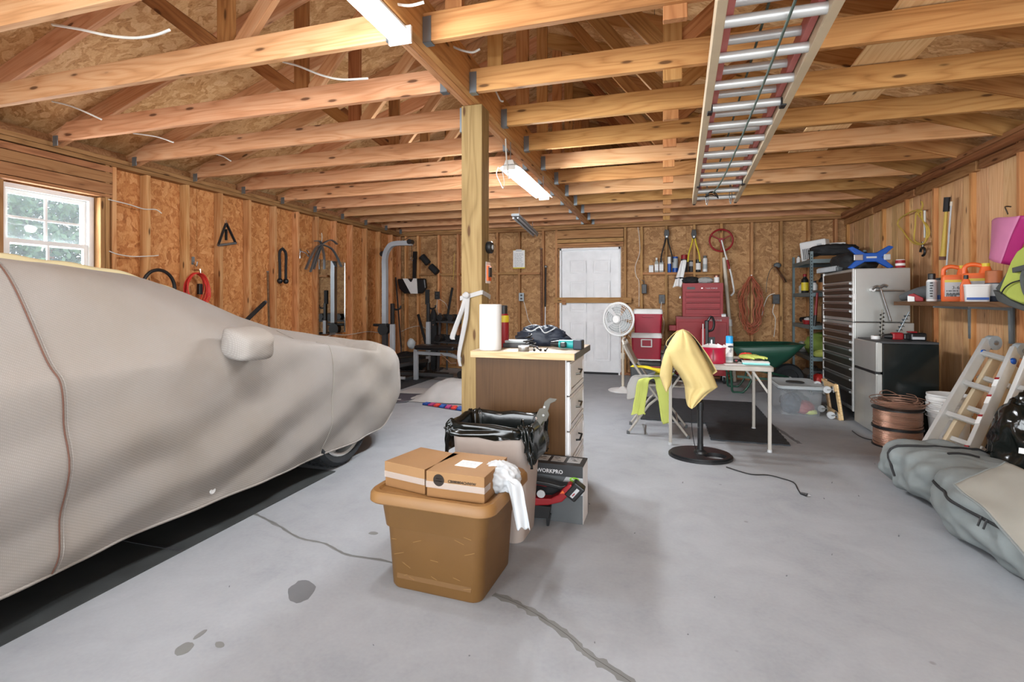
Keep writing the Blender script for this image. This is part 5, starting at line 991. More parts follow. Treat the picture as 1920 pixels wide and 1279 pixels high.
bottle('little white bottle at the far left of the top shelf', (1.86, 8.12, zt), .028, .11, 'white_plastic', 'mid_grey', None, group=None)
t = crumple('black_tarp', 'long black folded tarp lying over shelf and chest tops', 'tarp', (2.12, 7.50, zt+.045), (.26, .19, .085), 51, 'black_matte', p=3); 
t = thing('cardboard_sheets', 'flattened brown cardboard beneath the black tarp', 'cardboard', (2.10, 7.49, zt), R(3))
for k in range(4): MB().box(-.26+.02*k, .27-.01*k, -.17, .17, .002+.011*k, .010+.011*k).build('sheet', 'cardboard', t)
for l, x, y, z, r, h, m_, c_, b_ in (('small clear jar on the second shelf from the top', 1.88, 8.02, ZL[3], .04, .15, 'bottle_glass', 'black_plastic', None), ('yellow-labelled black bottle with red cap on second shelf', 1.86, 7.78, ZL[3], .045, .26, 'black_plastic', 'red_paint', 'yellow_plastic'), ('white squat bottle beside the yellow-labelled bottle', 1.95, 7.68, ZL[3], .04, .16, 'white_plastic', 'navy', None), ('black bottle with gold label behind the shelf post', 1.98, 7.42, ZL[3], .05, .24, 'black_plastic', 'black_plastic', 'skin_wood'), ('dark red can on the second shelf near the steel chest', 2.22, 7.40, ZL[3], .05, .2, 'dark_red', 'black_plastic', None)):
    bottle(l, (x, y, z+.001), r, h, m_, c_, b_, group='bottles on the steel shelving')
t = thing('parts_tray', 'small red tray on the middle steel shelf', 'tray', (1.865, 7.66, ZL[2]+.001)); MB().loft([rr(.09, .12, .015, 3, z=0), rr(.11, .14, .015, 3, z=.055)]).build('tray', 'red_paint', t, smooth=True); MB().blob((0, 0, .06), (.04, .05, .03), 4, .3, 3, 16, 10).build('contents', 'light_grey', t, smooth=2)
t = thing('angle_grinder', 'black power tool lying behind the red tray', 'power tool', (1.92, 7.98, ZL[2]+.001), R(30)); MB().cyl((-.08, 0, .05), (.14, 0, .06), .035, .045).build('motor_body', 'black_plastic', t, smooth=True); MB().cyl((.16, 0, .0), (.16, 0, .02), .06).build('disc', 'dark_steel', t); MB().tube([(.1, 0, .06), (.08, 0, .2)], .016, 8).build('handle', 'black_plastic', t)
t = thing('claw_hammer', 'hammer with red and black handle hooked on the shelf', 'hammer', (1.86, 7.20, 1.30)); MB().cyl((0, 0, 0), (-.02, 0, -.28), .013, .017).build('handle', 'dark_red', t, smooth=True); MB().tube(cr([(-.05, 0, .015), (0, 0, .02), (.06, 0, .01), (.08, 0, -.01)], 4), .015, 8).build('hammer_head', 'steel', t, smooth=True); MB().cyl((-.02, 0, -.28), (-.03, 0, -.42), .018, .016).build('grip', 'black_plastic', t, smooth=True)
t = thing('black_case', 'large black case standing on the middle steel shelf', 'case', (2.16, 7.45, ZL[2]+.001)); MB().box(-.16, .2, -.12, .12, 0, .28).build('case_body', 'black_plastic', t, bevel=.02); MB().tube(cr([(-.06, -.12, .2), (-.04, -.15, .22), (.04, -.15, .22), (.06, -.12, .2)], 4), .01, 8).build('handle', 'dark_grey', t)
crumple('neon_vest', 'large olive and neon safety vest heap on fourth shelf', 'vest', (2.0, 7.62, ZL[1]+.001), (.17, .22, .16), 61, M('olive_neon', '7f9440', .85)); crumple('neon_vest', 'bright neon yellow vest at the shelf front', 'vest', (1.97, 7.34, ZL[1]+.001), (.13, .05, .05), 63, 'neon')
crumple('pale_cloth', 'pale rag with green stripe at the shelf back', 'cloth', (1.89, 8.02, ZL[1]+.001), (.07, .12, .08), 64, 'grey_cloth'); crumple('white_rag', 'little white rag tucked on the vest heap', 'cloth', (1.86, 7.9, ZL[1]+.09), (.04, .05, .03), 66, 'white_cloth')
t = thing('toolbox', 'grey metal toolbox at the bottom of the shelving', 'toolbox', (1.98, 7.75, ZL[0]+.001)); MB().box(-.14, .14, -.17, .17, 0, .13).build('box', 'mid_grey', t, bevel=.01); MB().prism([(-.14, .13), (.14, .13), (.08, .19), (-.08, .19)], 1, -.17, .17).build('lid', 'galv', t, bevel=.004); MB().tube(cr([(0, -.06, .19), (0, -.05, .23), (0, .05, .23), (0, .06, .19)], 4), .008, 8).build('handle', 'black_plastic', t)
t = thing('red_ball_float', 'round red plastic ball on the lowest shelf', 'ball', (1.93, 7.40, ZL[0]+.001)); MB().blob((0, 0, .09), .09, 3, .03, 2, 24, 14).build('ball', 'red_cord', t, smooth=2); MB().cyl((0, 0, .17), (0, 0, .19), .02, n=10).build('valve', 'black_plastic', t)
crumple('dark_tarp', 'dark crumpled tarp filling the lowest shelf', 'tarp', (2.22, 7.8, ZL[0]+.001), (.08, .3, .14), 69, 'black_matte')
t = thing('work_light', 'white and yellow lamp on the middle shelf corner', 'lamp', (1.99, 7.235, .80)); MB().box(-.05, .05, -.03, .03, 0, .09).build('lamp_body', 'white_plastic', t, bevel=.01); MB().cyl((0, -.03, .045), (0, -.05, .045), .035).build('lens', 'yellow_plastic', t, smooth=True); MB().tube([(0, .0, .09), (0, .03, .14), (0, .046, .1)], .005, 6).build('hook', 'steel', t)
# stainless chest: roller cabinet + top chest
KX0, KX1, KY0, KY1 = 1.82, 2.32, 5.78, 6.78
t = thing('steel_roller_cabinet', 'stainless roller tool cabinet partly behind the fridge', 'tool chest', (KX0, KY0, 0)); kw, kd = KX1-KX0, KY1-KY0
MB().box(0, kw, 0, kd, .10, .985).build('cabinet_body', 'brushed', t, bevel=.006); drawers(t, .04, kd-.04, 0, [.14, .30, .42, .53, .63, .72, .80, .88, .96], M('drawer_steel', '59524c', .3, .8), 'steel', axis='x')
MB().box(-.014, .0, 0, .035, .1, .985).build('corner_trim', 'aluminium', t, bevel=.004); MB().box(-.014, .0, kd-.035, kd, .1, .985).build('corner_trim', 'aluminium', t, bevel=.004)
for x in (.06, kw-.06):
    for y in (.07, kd-.07): MB().cyl((x, y-.02, .05), (x, y+.02, .05), .049, n=16).build('caster', 'dark_rubber', t, smooth=True); MB().box(x-.02, x+.02, y-.025, y+.025, .06, .1).build('caster_fork', 'steel', t)
t = thing('steel_top_chest', 'stainless top tool chest with wide drawers and bare side', 'tool chest', (KX0, KY0, .99))
MB().box(0, kw-.03, 0, kd, 0, .53).build('chest_body', 'brushed', t, bevel=.008); drawers(t, .04, kd-.04, 0, [.03, .12, .20, .27, .34, .40], 'drawer_steel', 'steel', axis='x'); MB().box(-.012, .0, .04, kd-.04, .41, .5).build('lid_front', 'drawer_steel', t, bevel=.003)
MB().box(-.014, .0, 0, .035, .0, .53).build('corner_trim', 'aluminium', t, bevel=.004); MB().box(-.014, .0, kd-.035, kd, 0, .53).build('corner_trim', 'aluminium', t, bevel=.004); MB().box(-.016, .012, -.004, .0, .22, .28).build('hinge_plate', 'white_plastic', t)
ZK = .99+.53
# magnetic wrench/arm on the chest side
a = P(1650, 543, Y=KY0-.04); t = thing('grabber_tool', 'silver trigger grabber hung on the steel chest side', 'tool', (a.x, KY0-.045, a.z)); MB().tube(cr([(-.07, 0, .0), (-.03, 0, .03), (.0, 0, .02), (.03, 0, .04), (.06, 0, .03)], 4), .014, 8).build('trigger_head', 'steel', t, smooth=True); MB().tube([(-.03, 0, -.012), (.2, 0, -.012)], .008, 8).build('side_arm', 'steel', t); MB().tube([(-.0, 0, .02), (.09, 0, -.31)], .009, 8).build('shaft', 'chrome', t, smooth=True); MB().cyl((-.06, .04, -.0), (-.06, -.01, -.0), .02).build('magnet', 'white_plastic', t)
a = P(1658, 625, Y=5.55)
def auger(x, y, z, h, r, tilt, label, mat):
    t = thing('auger_bit', label, 'drill bit', (x, y, z), 0, 'spiral bits on the fridge top', rot=(0, tilt, 0)); MB().cyl((0, 0, 0), (0, 0, h), .007, n=8).build('shank', mat, t, smooth=True); mb = MB(); n = 70
    vs = []
    for k in range(n+1): a = k/n*2*pi*6; zz = .01+(h*.85)*k/n; vs += [V((.006*cos(a), .006*sin(a), zz)), V((r*cos(a), r*sin(a), zz))]
    mb.add(vs, [(2*k, 2*k+1, 2*k+3, 2*k+2) for k in range(n)]); mb.build('spiral_flute', mat, t, smooth=2, solid=.003); return t
# mini fridge
FX0, FX1, FY0, FY1, FZ = 1.79, 2.25, 5.16, 5.70, .845
t = thing('mini_fridge', 'two-door mini fridge with steel doors and black side', 'fridge', (FX0, FY0, 0)); fw, fd = FX1-FX0, FY1-FY0
MB().box(.05, fw, 0, fd, .02, FZ-.02).build('fridge_body', 'fridge_black', t, bevel=.004); MB().box(.03, fw, -.0, fd, FZ-.02, FZ).build('top_panel', 'dark_grey', t, bevel=.004)
for z0, z1, nm in ((.03, .555, 'fridge_door'), (.575, FZ-.012, 'freezer_door')):
    pts = [(.046, 0), (.0+.012, 0), (.0, .012), (-.004, fd*.5), (.0, fd-.012), (.012, fd), (.046, fd)]; d_ = MB().prism(pts, 2, z0, z1).build(nm, 'brushed', t, bevel=.005); MB().box(-.003, .04, .02, fd-.02, (z1-.004 if z0 < .1 else z0-.014), (z1+.01 if z0 < .1 else z0)).build('handle_recess', 'black_plastic', d_, bevel=.003)
for y in (.06, fd-.06):
    for x in (.08, fw-.06): MB().cyl((x, y, 0), (x, y, .022), .018, n=12).build('foot', 'black_plastic', t)
zf = FZ+.001
auger(1.99, 5.62, zf, .27, .022, R(2), 'upright black spiral auger bit behind the red tool', 'dark_steel'); auger(2.10, 5.60, zf+.012, .26, .024, R(24), 'grey spiral auger bit leaning right on the fridge', 'galv')
t = thing('impact_driver', 'red and black cordless driver lying on the fridge top', 'power tool', (2.05, 5.33, zf), R(4)); MB().box(-.09, .0, -.03, .035, .005, .07).build('motor_body', 'red_paint', t, bevel=.014); MB().cyl((-.15, 0, .035), (-.09, 0, .035), .018, .028).build('nose', 'black_plastic', t, smooth=True); MB().box(-.0, .05, -.028, .03, .008, .062).build('grip', 'black_plastic', t, bevel=.01); MB().box(.045, .17, -.045, .045, .0, .07).build('battery', 'black_plastic', t, bevel=.014); MB().box(.055, .15, -.0465, -.045, .012, .035).build('battery_label', 'light_grey', t); MB().box(.045, .1, -.035, .035, .07, .082).build('red_latch', 'red_paint', t, bevel=.004)
t = thing('masking_tape', 'small white roll lying at the fridge top left', 'tape', (1.885, 5.45, zf)); MB().lathe([(.018, 0), (.036, 0), (.036, .03), (.018, .03), (.018, 0)], 24).build('roll', 'white_plastic', t, smooth=True); MB().lathe([(.015, 0), (.018, 0), (.018, .031), (.015, .031), (.015, 0)], 20).build('core', 'cardboard', t, smooth=True)
# blue folding frame on the chest, can beside
BZ = ZK+.001; a = P(1632, 484, Y=5.9)
t = thing('folding_stool', 'blue X-shaped folding frame standing on the steel chest', 'stool', (2.0, 5.92, BZ+.115)); X_ = [(-.20, .10), (-.16, .115), (-.05, .045), (.05, .045), (.16, .115), (.20, .10), (.10, .0), (.20, -.10), (.16, -.115), (.05, -.045), (-.05, -.045), (-.16, -.115), (-.20, -.10), (-.10, .0)]
MB().prism(X_, 1, -.02, .02).build('frame', 'blue_plastic', t, bevel=.008); MB().box(-.15, -.07, -.03, -.018, -.03, .03).build('latch_block', 'steel', t, bevel=.004); MB().box(-.04, .05, -.0225, -.0205, -.009, .009).build('name_plate', 'light_grey', t); MB().box(.11, .17, -.03, .03, -.03, .03).build('hinge_block', 'light_grey', t, bevel=.01)
t = crumple('leather_bag', 'dark folded covers stacked behind the blue frame', 'cover', (2.0, 6.4, BZ), (.17, .3, .11), 71, 'black_matte', p=3)
t = thing('bead_car_seat', 'beaded grey mat folded on the steel chest corner', 'mat', (1.86, 6.55, BZ), R(6)); MB().box(-.09, .12, -.28, .24, .0, .05).build('pad', 'mid_grey', t, bevel=.02); mb = MB()
for i in range(7):
    for j in range(20): mb.lathe([(0, -.008), (.009, 0), (0, .008)], 5, c=(-.094, -.26+.025*j, .008+.006*i)); 
for i in range(9):
    for j in range(20): mb.lathe([(0, -.008), (.010, 0), (0, .008)], 5, c=(-.08+.024*i, -.26+.025*j, .053))
tag(mb.build('beads', 'light_grey', t), kind='stuff')
can('red and white can at the right end of the steel chest', (2.235, 5.86, BZ), .04, .085, 'red_paint', 'white_plastic', 'white_plastic', caph=.1, dome=False, name='paint_can', bandz=(.3, .6))
# dolly leaning on the chest
t = thing('furniture_dolly', 'wooden furniture dolly on its edge beside the fridge', 'dolly', (1.715, 5.80, 0), rot=(0, R(-8), R(0)))
for nm, y0, y1, z0, z1 in (('dolly_board', 0, .07, 0.0, .36), ('dolly_board', .36, .43, 0, .36)): MB().box(0, .02, y0, y1, z0+.001, z1).build(nm, 'pine_pale', t, bevel=.003)
for z in (.0, .29): MB().box(-.02, .0, 0, .43, z+.001, z+.07).build('cross_board', 'pine_pale', t, bevel=.003)
MB().box(.02, .026, 0.0, .43, .0, .36).build('carpet_pad', 'dark_rubber', t)
for y in (.05, .38):
    for z in (.05, .31): w_ = MB().box(-.03, -.02, y-.03, y+.03, z-.03, z+.03).build('caster_plate', 'steel', t); MB().cyl((-.075, y-.014, z), (-.075, y+.014, z), .036, n=20).build('caster', 'light_grey', w_, smooth=True); MB().box(-.075, -.03, y-.02, y+.02, z-.006, z+.006).build('caster_fork', 'steel', w_)
# copper wire spools
t0 = (1.86, 4.93)
for k, (z, l) in enumerate(((0, 'lower spool of copper wire beside the fridge'), (.158, 'upper spool of copper wire with loose springy ends'))):
    t = thing('wire_spool', l, 'wire spool', (t0[0]+.0*k, t0[1], z), 0, 'stacked spools of copper wire'); MB().lathe([(.03, 0), (.178, 0), (.178, .008), (.03, .008)], 40).build('flange', 'black_plastic', t, smooth=True); MB().lathe([(.03, .148), (.178, .148), (.178, .156), (.03, .156)], 40).build('flange', 'black_plastic', t, smooth=True); MB().lathe([(.09, .008), (.09, .148)], 30).build('core', 'black_plastic', t, smooth=True)
    mb = MB()
    for i in range(15): r = .163+.008*NZ.noise(V((i*.7, k, 0))); mb.tube([(r*cos(a), r*sin(a), .013+.0092*i+.002*sin(a*2+i)) for a in [2*pi*j/48 for j in range(48)]], .005, 6, closed=True)
    tag(mb.build('wound_wire', 'copper', t, smooth=True), kind='stuff')
    if k:
        mb = MB(); rn = random.Random(8)
        for i in range(9): r = rn.uniform(.14, .205); ox, oy = rn.uniform(-.02, .02), rn.uniform(-.02, .02); tl = rn.uniform(-.1, .1); mb.tube([(ox+r*cos(a), oy+r*sin(a), .168+.012*i*.5+tl*r*.5*cos(a+i)+.01) for a in [2*pi*j/40 for j in range(40)]], .0035, 5, closed=True)
        tag(mb.build('loose_coils', 'copper', t, smooth=True), kind='stuff')
        MB().tube(cr([(-.02, -.1, .2), (-.14, -.05, .27), (-.08, -.02, .3), (.04, 0, .24)], 6), .0035, 6).build('wire_end', 'copper', t); MB().tube(cr([(.05, -.1, .2), (.1, -.1, .235), (.1, -.06, .27), (.04, -.06, .285)], 6), .0035, 6).build('wire_end', 'copper', t)
# white buckets
for k, (z, l) in enumerate(((0, 'outermost of the nested white buckets by the ladder'), (.05, 'middle one of the nested white buckets by the ladder'), (.1, 'innermost nested white bucket by the ladder'))):
    t = thing('plastic_pail', l, 'bucket', (2.20, 4.90, z), 0, 'nested white buckets'); r = .14; MB().lathe([(r*.78, .0), (r*.8, .002), (r*.98, .30), (r*1.05, .302), (r*1.05, .315), (r*.98, .33), (r*1.03, .335), (r*1.03, .35), (r*.97, .35), (r*.76, .003)], 36).build('pail_body', 'white_plastic', t, smooth=True); MB().tube([(r*1.045*cos(a), r*1.045*sin(a), .27) for a in [2*pi*j/36 for j in range(36)]], .004, 6, closed=True).build('rib', 'white_plastic', t, smooth=True)
# ================================================================ right wall shelf
ZW = 1.175; SYA, SYB = 3.3, 5.62
t = thing('wall_shelf', 'dark stained plank shelf on metal brackets on right wall', 'shelf', (XR, 0, 0)); board('shelf_board', (-.27, SYA, ZW), (-.27, SYB, ZW), .40, .035, 'shelf_wood', t)
for y in (4.0, 4.75, 5.28): MB().prism([(-.30, ZW-.0185), (-.02, ZW-.0185), (-.02, ZW-.30), (-.045, ZW-.30), (-.05, ZW-.05), (-.30, ZW-.035)], 1, y-.014, y+.014).build('bracket', 'galv', t)
zs_ = ZW+.019
def jug(x, y, rzz, label):
    t = thing('antifreeze_jug', label, 'jug', (x, y, zs_), rzz, 'orange jugs on the wall shelf')
    MB().loft([rr(.17, .12, .025, 4, z=0), rr(.18, .125, .03, 4, z=.01), rr(.18, .125, .03, 4, z=.19), rr(.165, .115, .04, 4, z=.215)]).build('jug_body', 'orange_plastic', t, smooth=True)
    MB().tube(cr([(-.075, 0, .205), (-.07, 0, .265), (-.03, 0, .285), (.03, 0, .27), (.05, 0, .26)], 6), .017, 10).build('jug_handle', 'orange_plastic', t, smooth=True); MB().cyl((.045, 0, .2), (.045, 0, .265), .045, .028).build('neck', 'orange_plastic', t, smooth=True); MB().cyl((.045, 0, .265), (.045, 0, .29), .026).build('cap', 'yellow_plastic', t, smooth=True)
    l = MB().box(-.065, .045, -.0645, -.0625, .04, .175).build('label_panel', 'light_grey', t); MB().box(-.065, .045, -.0655, -.0645, .155, .175).build('label_stripe', 'yellow_plastic', l); MB().box(-.055, .03, -.0655, -.0645, .05, .062).build('label_stripe', 'mid_grey', l); lines(l, 'small_print', 'mid_grey', 3, .08, .02, (-.055, -.0656, .09), (R(90), 0, 0)); text(l, 'lettering', '3-6', .035, (-.02, -.066, .10), (R(90), 0, 0), 'black_matte'); return t
jug(2.28, 4.98, R(-25), 'left orange jug with grey label on the wall shelf'); jug(2.30, 4.72, R(-25), 'right orange jug with yellow cap on the wall shelf')
lines(can('black-capped white aerosol left of the orange jugs', (2.17, 5.10, zs_), .036, .235, 'white_plastic', 'black_plastic', 'pale_grey_plastic', caph=.22, bandz=(.1, .9)), 'dark_print', 'black_matte', 6, .022, .022, (-.028, -.0345, .16), (R(90), 0, R(-25)))
can('second aerosol close behind the black-capped one', (2.25, 5.16, zs_), .034, .2, 'pale_grey_plastic', 'dark_grey', 'blue_plastic', caph=.1, bandz=(.1, .3))
t = thing('oil_bottle', 'small orange bottle with black cap before the jugs', 'bottle', (2.20, 4.66, zs_), R(-25)); MB().loft([rr(.07, .05, .012, 3, z=0), rr(.07, .05, .012, 3, z=.12), rr(.035, .03, .01, 3, z=.17)]).build('bottle_body', 'orange_plastic', t, smooth=True); MB().cyl((0, 0, .17), (0, 0, .2), .014).build('cap', 'black_plastic', t)
t = thing('white_tub', 'white rectangular tub with blue band in front of jugs', 'tub', (2.19, 4.50, zs_), R(-20)); MB().loft([rr(.13, .09, .02, 4, z=0), rr(.14, .10, .02, 4, z=.11), rr(.145, .105, .02, 4, z=.112), rr(.145, .105, .02, 4, z=.125)]).build('tub_body', 'white_plastic', t, smooth=True); MB().box(-.06, .06, -.0515, -.047, .012, .03).build('blue_band', 'blue_plastic', t)
can('jar with brown and orange lid above the white tub', (2.30, 4.52, zs_), .05, .225, 'navy', M('rust_lid', 'b5683a', .5), 'light_grey', caph=.4, dome=False, name='jar', bandz=(.3, .95)); can('dark round can at the right end behind the tub', (2.36, 4.33, zs_), .05, .22, 'black_plastic', 'black_plastic', 'light_grey', caph=.1, dome=False, name='jar', bandz=(.2, .5))
t = thing('leaf_blower_tube', 'grey curved blower nozzle lying on the wall shelf', 'blower nozzle', (2.24, 5.42, zs_), R(-62)); MB().tube(cr([(-.2, 0, .035), (-.1, 0, .06), (.02, 0, .08), (.16, 0, .075)], 5), .068, 18, taper=(.45, 1.1)).build('nozzle', 'mid_grey', t, smooth=True); MB().cyl((.155, 0, .076), (.165, 0, .076), .066, n=18).build('nozzle_mouth', 'black_matte', t)
t = thing('pruning_shears', 'red-handled shears lying at the shelf edge', 'shears', (2.12, 5.24, zs_), R(-40)); MB().prism([(-.06, .06), (-.02, .07), (.05, .03), (.05, .0), (.0, .0), (-.05, .03)], 1, -.012, .012).build('grip', 'red_paint', t, bevel=.006); MB().prism([(-.06, .0), (-.01, .0), (-.01, .04), (-.06, .05)], 1, -.02, -.008).build('blade_guard', 'white_plastic', t)
# hanging on the right wall
def rw(u, v, X=2.46): return P(u, v, X=X)
t = thing('rope_coil', 'yellow rope loops hanging on the right wall', 'rope', rw(1728, 395, 2.5)); o = t.location.copy()
for k, uv in enumerate(([(1728, 395), (1712, 396), (1690, 408), (1683, 420), (1692, 432), (1704, 448), (1718, 458), (1732, 456), (1742, 440), (1740, 425), (1732, 415), (1722, 402)], [(1728, 395), (1718, 400), (1716, 425), (1714, 448), (1722, 456), (1734, 455), (1738, 430), (1730, 412)], [(1728, 378), (1730, 385), (1727, 393), (1720, 393)])):
    pts = [P(u, v, X=2.50-.012*k)-o for u, v in uv]; MB().tube(cr(pts+([pts[0]] if k < 2 else []), 6), .008, 6).build('rope_loop', 'yellow_rope', t, smooth=True)
a = rw(1734, 395, 2.5)-o; MB().tube([a, a+V((0, 0, -.27))], .01, 6).build('rope_end', 'cable_white', t); MB().cyl((.04, 0, .0), (-.02, 0, .0), .005, n=8).build('hook', 'steel', t)
t = thing('pulley_block', 'small black pulley hook below the yellow rope', 'pulley', rw(1730, 472, 2.5)); MB().tube([(0, .045*cos(a), .04*sin(a)) for a in [2*pi*k/16 for k in range(13)]], .012, 8).build('hook', 'black_plastic', t, smooth=True); MB().cyl((0, 0, .03), (0, 0, .1), .012, n=8).build('swivel', 'dark_steel', t)
a = rw(1776, 372); t = thing('long_axe', 'long yellow-handled tool with black head on right wall', 'tool', a); b = rw(1768, 484)-a; MB().tube([(0, 0, 0), b*.5, b*.85, b], .017, 10, taper=(.6, 1.5)).build('handle', 'yellow_rope', t, smooth=True); MB().tube([(0, 0, .01), b*.22], .026, 8).build('head', 'black_matte', t, smooth=True); MB().tube([b*.97, b*1.03], .028, 10).build('end_cap', 'brown_seam', t, smooth=True)
a = rw(1784, 378); t = thing('thin_rod', 'thin pale rod hanging beside the yellow-handled tool', 'rod', a); b = rw(1774, 510)-a; MB().tube([(0, 0, 0), b], .007, 8).build('rod', 'light_grey', t, smooth=True); MB().tube([(0, 0, 0), b*.06], .011, 8).build('tip', 'cream_plastic', t, smooth=True)
t = thing('pink_bag', 'pink vinyl sheet hanging from a hook on right wall', 'bag', rw(1888, 402, 2.46)); o = t.location.copy(); Q = [(1860, 415), (1915, 403), (1926, 400), (1858, 486), (1893, 487)]
def pk(i, j):
    tl = P(1860, 414, X=2.44); tr = P(1922, 402, X=2.40); bl = P(1857, 484, X=2.44); br = P(1885, 492, X=2.40); p = tl.lerp(tr, i).lerp(bl.lerp(br, i), j); return p-o+V((-.05*sin(i*2.6), 0, .008*sin(j*6+i*5)))
MB().grid(pk, 16, 16).build('sheet', 'pink_vinyl', t, smooth=2, solid=.004); MB().grid(lambda i, j: pk(1, j)+V((-.0+.05*i, -.10*i*(1-j*.6), -.02*i)), 6, 12).build('side_fold', M('magenta_vinyl', 'b02a72', .4), t, smooth=2, solid=.004); MB().tube(cr([(.04, .03, .06), (.0, .02, .06), (0, -.0, .02), (0, -.01, .0)], 4), .005, 6).build('hook', 'dark_steel', t)
# backpack
t = thing('backpack', 'neon green and grey backpack hanging at the right edge', 'backpack', P(1905, 520, X=1.96)); o = t.location.copy(); BX_ = 1.96
def bk(uvs, dx=0): return [P(u, v, X=BX_+dx)-o for u, v in uvs]
def slab_(uvs, d0, d1, nm, mat, par=t, infl=.0):
    q = bk(uvs); c = sum(q, V((0, 0, 0)))/len(q); f = [c+(b-c)*.9+V((d0-infl, 0, 0)) for b in q]; g = [c+(b-c)*.985+V((d0-infl*.4, 0, 0)) for b in q]
    return MB().loft([f, g, [b+V((d0+.015, 0, 0)) for b in q], [b+V((d1, 0, 0)) for b in q]]).build(nm, mat, par, smooth=True, bevel=.006)
M('bag_neon', 'aebb55', .85); M('bag_charcoal', '4a4d4c', .85)
slab_([(1881, 548), (1893, 518), (1905, 488), (1917, 468), (1935, 455), (1975, 462), (1990, 520), (1975, 572), (1925, 572), (1900, 562)], 0, .10, 'front_pocket', 'bag_neon', infl=.03)
slab_([(1864, 542), (1876, 549), (1881, 549), (1889, 524), (1899, 500), (1893, 500), (1878, 524)], .01, .10, 'side_pocket', 'bag_charcoal', infl=.01)
slab_([(1864, 543), (1880, 549), (1900, 563), (1925, 574), (1975, 575), (1975, 590), (1925, 584), (1895, 574), (1873, 564)], -.004, .10, 'base_panel', 'bag_charcoal', infl=.012)
MB().tube(cr([P(u, v, X=1.915)-o for u, v in ((1877, 551), (1884, 540), (1896, 531), (1912, 526))], 6), .004, 6).build('zip', 'black_matte', t); MB().beam(P(1901, 507, X=1.915)-o, P(1925, 501, X=1.915)-o, .02, .03, (0, 0, 1)).build('strap', 'bag_charcoal', t, bevel=.004)
MB().tube(cr([P(u, v, X=1.92)-o for u, v in ((1925, 500), (1917, 520), (1922, 548), (1935, 560))], 6), .012, 6).build('shoulder_strap', 'bag_charcoal', t, smooth=True)
# multi-position ladder leaning on right wall
t = thing('folding_ladder', 'aluminium multi-position ladder with blue locks leaning on the wall', 'ladder', (0, 0, 0))
L0, L1 = P(1722, 862, z=.05), P(1852, 640, X=2.40); R0, R1 = P(1800, 890, z=.05), P(1905, 655, X=2.40)
up_ = (L1-L0).cross(R0-L0).normalized()
def rail(a, b, nm, mat, w_=.032, h_=.075): return MB().beam(a, b, w_, h_, up_).build(nm, mat, t, bevel=.003)
off = up_*(.05 if up_.x < 0 else -.05)
for k, (d_, e) in enumerate(((V((0, 0, 0)), 0), (-off*1.7, .045))):
    for a, b, s in ((L0, L1, 1), (R0, R1, -1)):
        sd_ = (R0-L0).normalized()*s*e; rl = rail(a+d_+sd_, b+d_+sd_-(b-a)*(.08*k), 'rail', 'aluminium' if k == 0 else 'ladder_tan')
        if k == 0 and s == -1:
            dd = (b-a)
            for f, c in ((.66, 'paper'), (.52, 'paper'), (.36, 'paper'), (.12, 'navy')): q = a+dd*f+off*.80; s_ = MB().beam(q, q+dd*.07, .030, .003, up_).build('warning_sticker', c, rl); MB().beam(q+dd*.055+off*.04, q+dd*.07+off*.04, .028, .0035, up_).build('sticker_header', 'red_paint', s_)
    for f in ((.12, .38, .64, .9) if k == 0 else (.25, .5, .75)): MB().beam(L0+d_+(L1-L0)*f, R0+d_+(R1-R0)*f, .035, .03, up_).build('rung', 'aluminium', t, bevel=.004)
for b, a in ((L1, L0), (R1, R0)):
    c = b+(b-a).normalized()*.02-off*.8; dn = (R0-L0).normalized(); MB().cyl(c-dn*.025, c+dn*.025, .055, n=22).build('hinge', 'pale_grey_plastic', t, smooth=True); MB().cyl(c-dn*.032, c+dn*.032, .018, n=12).build('hinge_pin', 'steel', t)
    c = a+(b-a)*.9; MB().blob(c, (.032, .032, .028), 2, .2, 2, 14, 10).build('lock_knob', 'blue_plastic', t, smooth=2)
for a, b in ((L0, L1), (R0, R1)): d_ = (b-a).normalized(); MB().beam(a-d_*.03, a+d_*.02, .04, .085, up_).build('rubber_foot', 'black_plastic', t, bevel=.004)
dn = (R0-L0); MB().beam(L0+(L1-L0)*.02, L0+(L1-L0)*.12+dn*.3, .012, .02, up_).build('corner_brace', 'aluminium', t)
# second ladder half, further right
t = thing('ladder_section', 'second aluminium ladder section leaning right of the first', 'ladder', (0, 0, 0)); A0, A1 = P(1846, 880, z=.05), P(1946, 640, X=2.40); B0 = A0+V((.02, -.15, 0)); B1 = A1+V((0, -.15, 0))
for a, b in ((A0, A1), (B0, B1)): MB().beam(a, b, .032, .075, up_).build('rail', 'aluminium', t, bevel=.003); d_ = (b-a).normalized(); MB().beam(a-d_*.03, a+d_*.02, .04, .085, up_).build('rubber_foot', 'black_plastic', t, bevel=.004)
for f in (.12, .38, .64, .9): MB().beam(A0+(A1-A0)*f, B0+(B1-B0)*f, .035, .03, up_).build('rung', 'aluminium', t, bevel=.004)
q = A0+(A1-A0)*.1+off*.8; s_ = MB().beam(q, q+(A1-A0)*.12, .03, .003, up_).build('warning_sticker', 'navy', t); MB().beam(q+(A1-A0)*.09+off*.03, q+(A1-A0)*.12+off*.03, .03, .003, up_).build('sticker_header', 'orange_plastic', s_)
# black garbage bag
t = thing('garbage_bag', 'full glossy black garbage bag beside the leaning ladder', 'garbage bag', (2.10, 3.72, 0)); MB().blob((0, 0, .31), (.20, .22, .32), 12, .24, 2.2, 60, 40, floor=.002, ridge=True).build('bag', 'bin_liner', t, smooth=2); MB().blob((-.02, 0, .60), (.07, .06, .08), 13, .4, 3, 20, 14).build('knot', 'bin_liner', t, smooth=2)
MB().box(-.0, .10, -.1, -.096, 0, .03).build('white_tag', 'paper', t, loc=(-.17, -.19, .33), rot=(R(-20), 0, R(-40)))
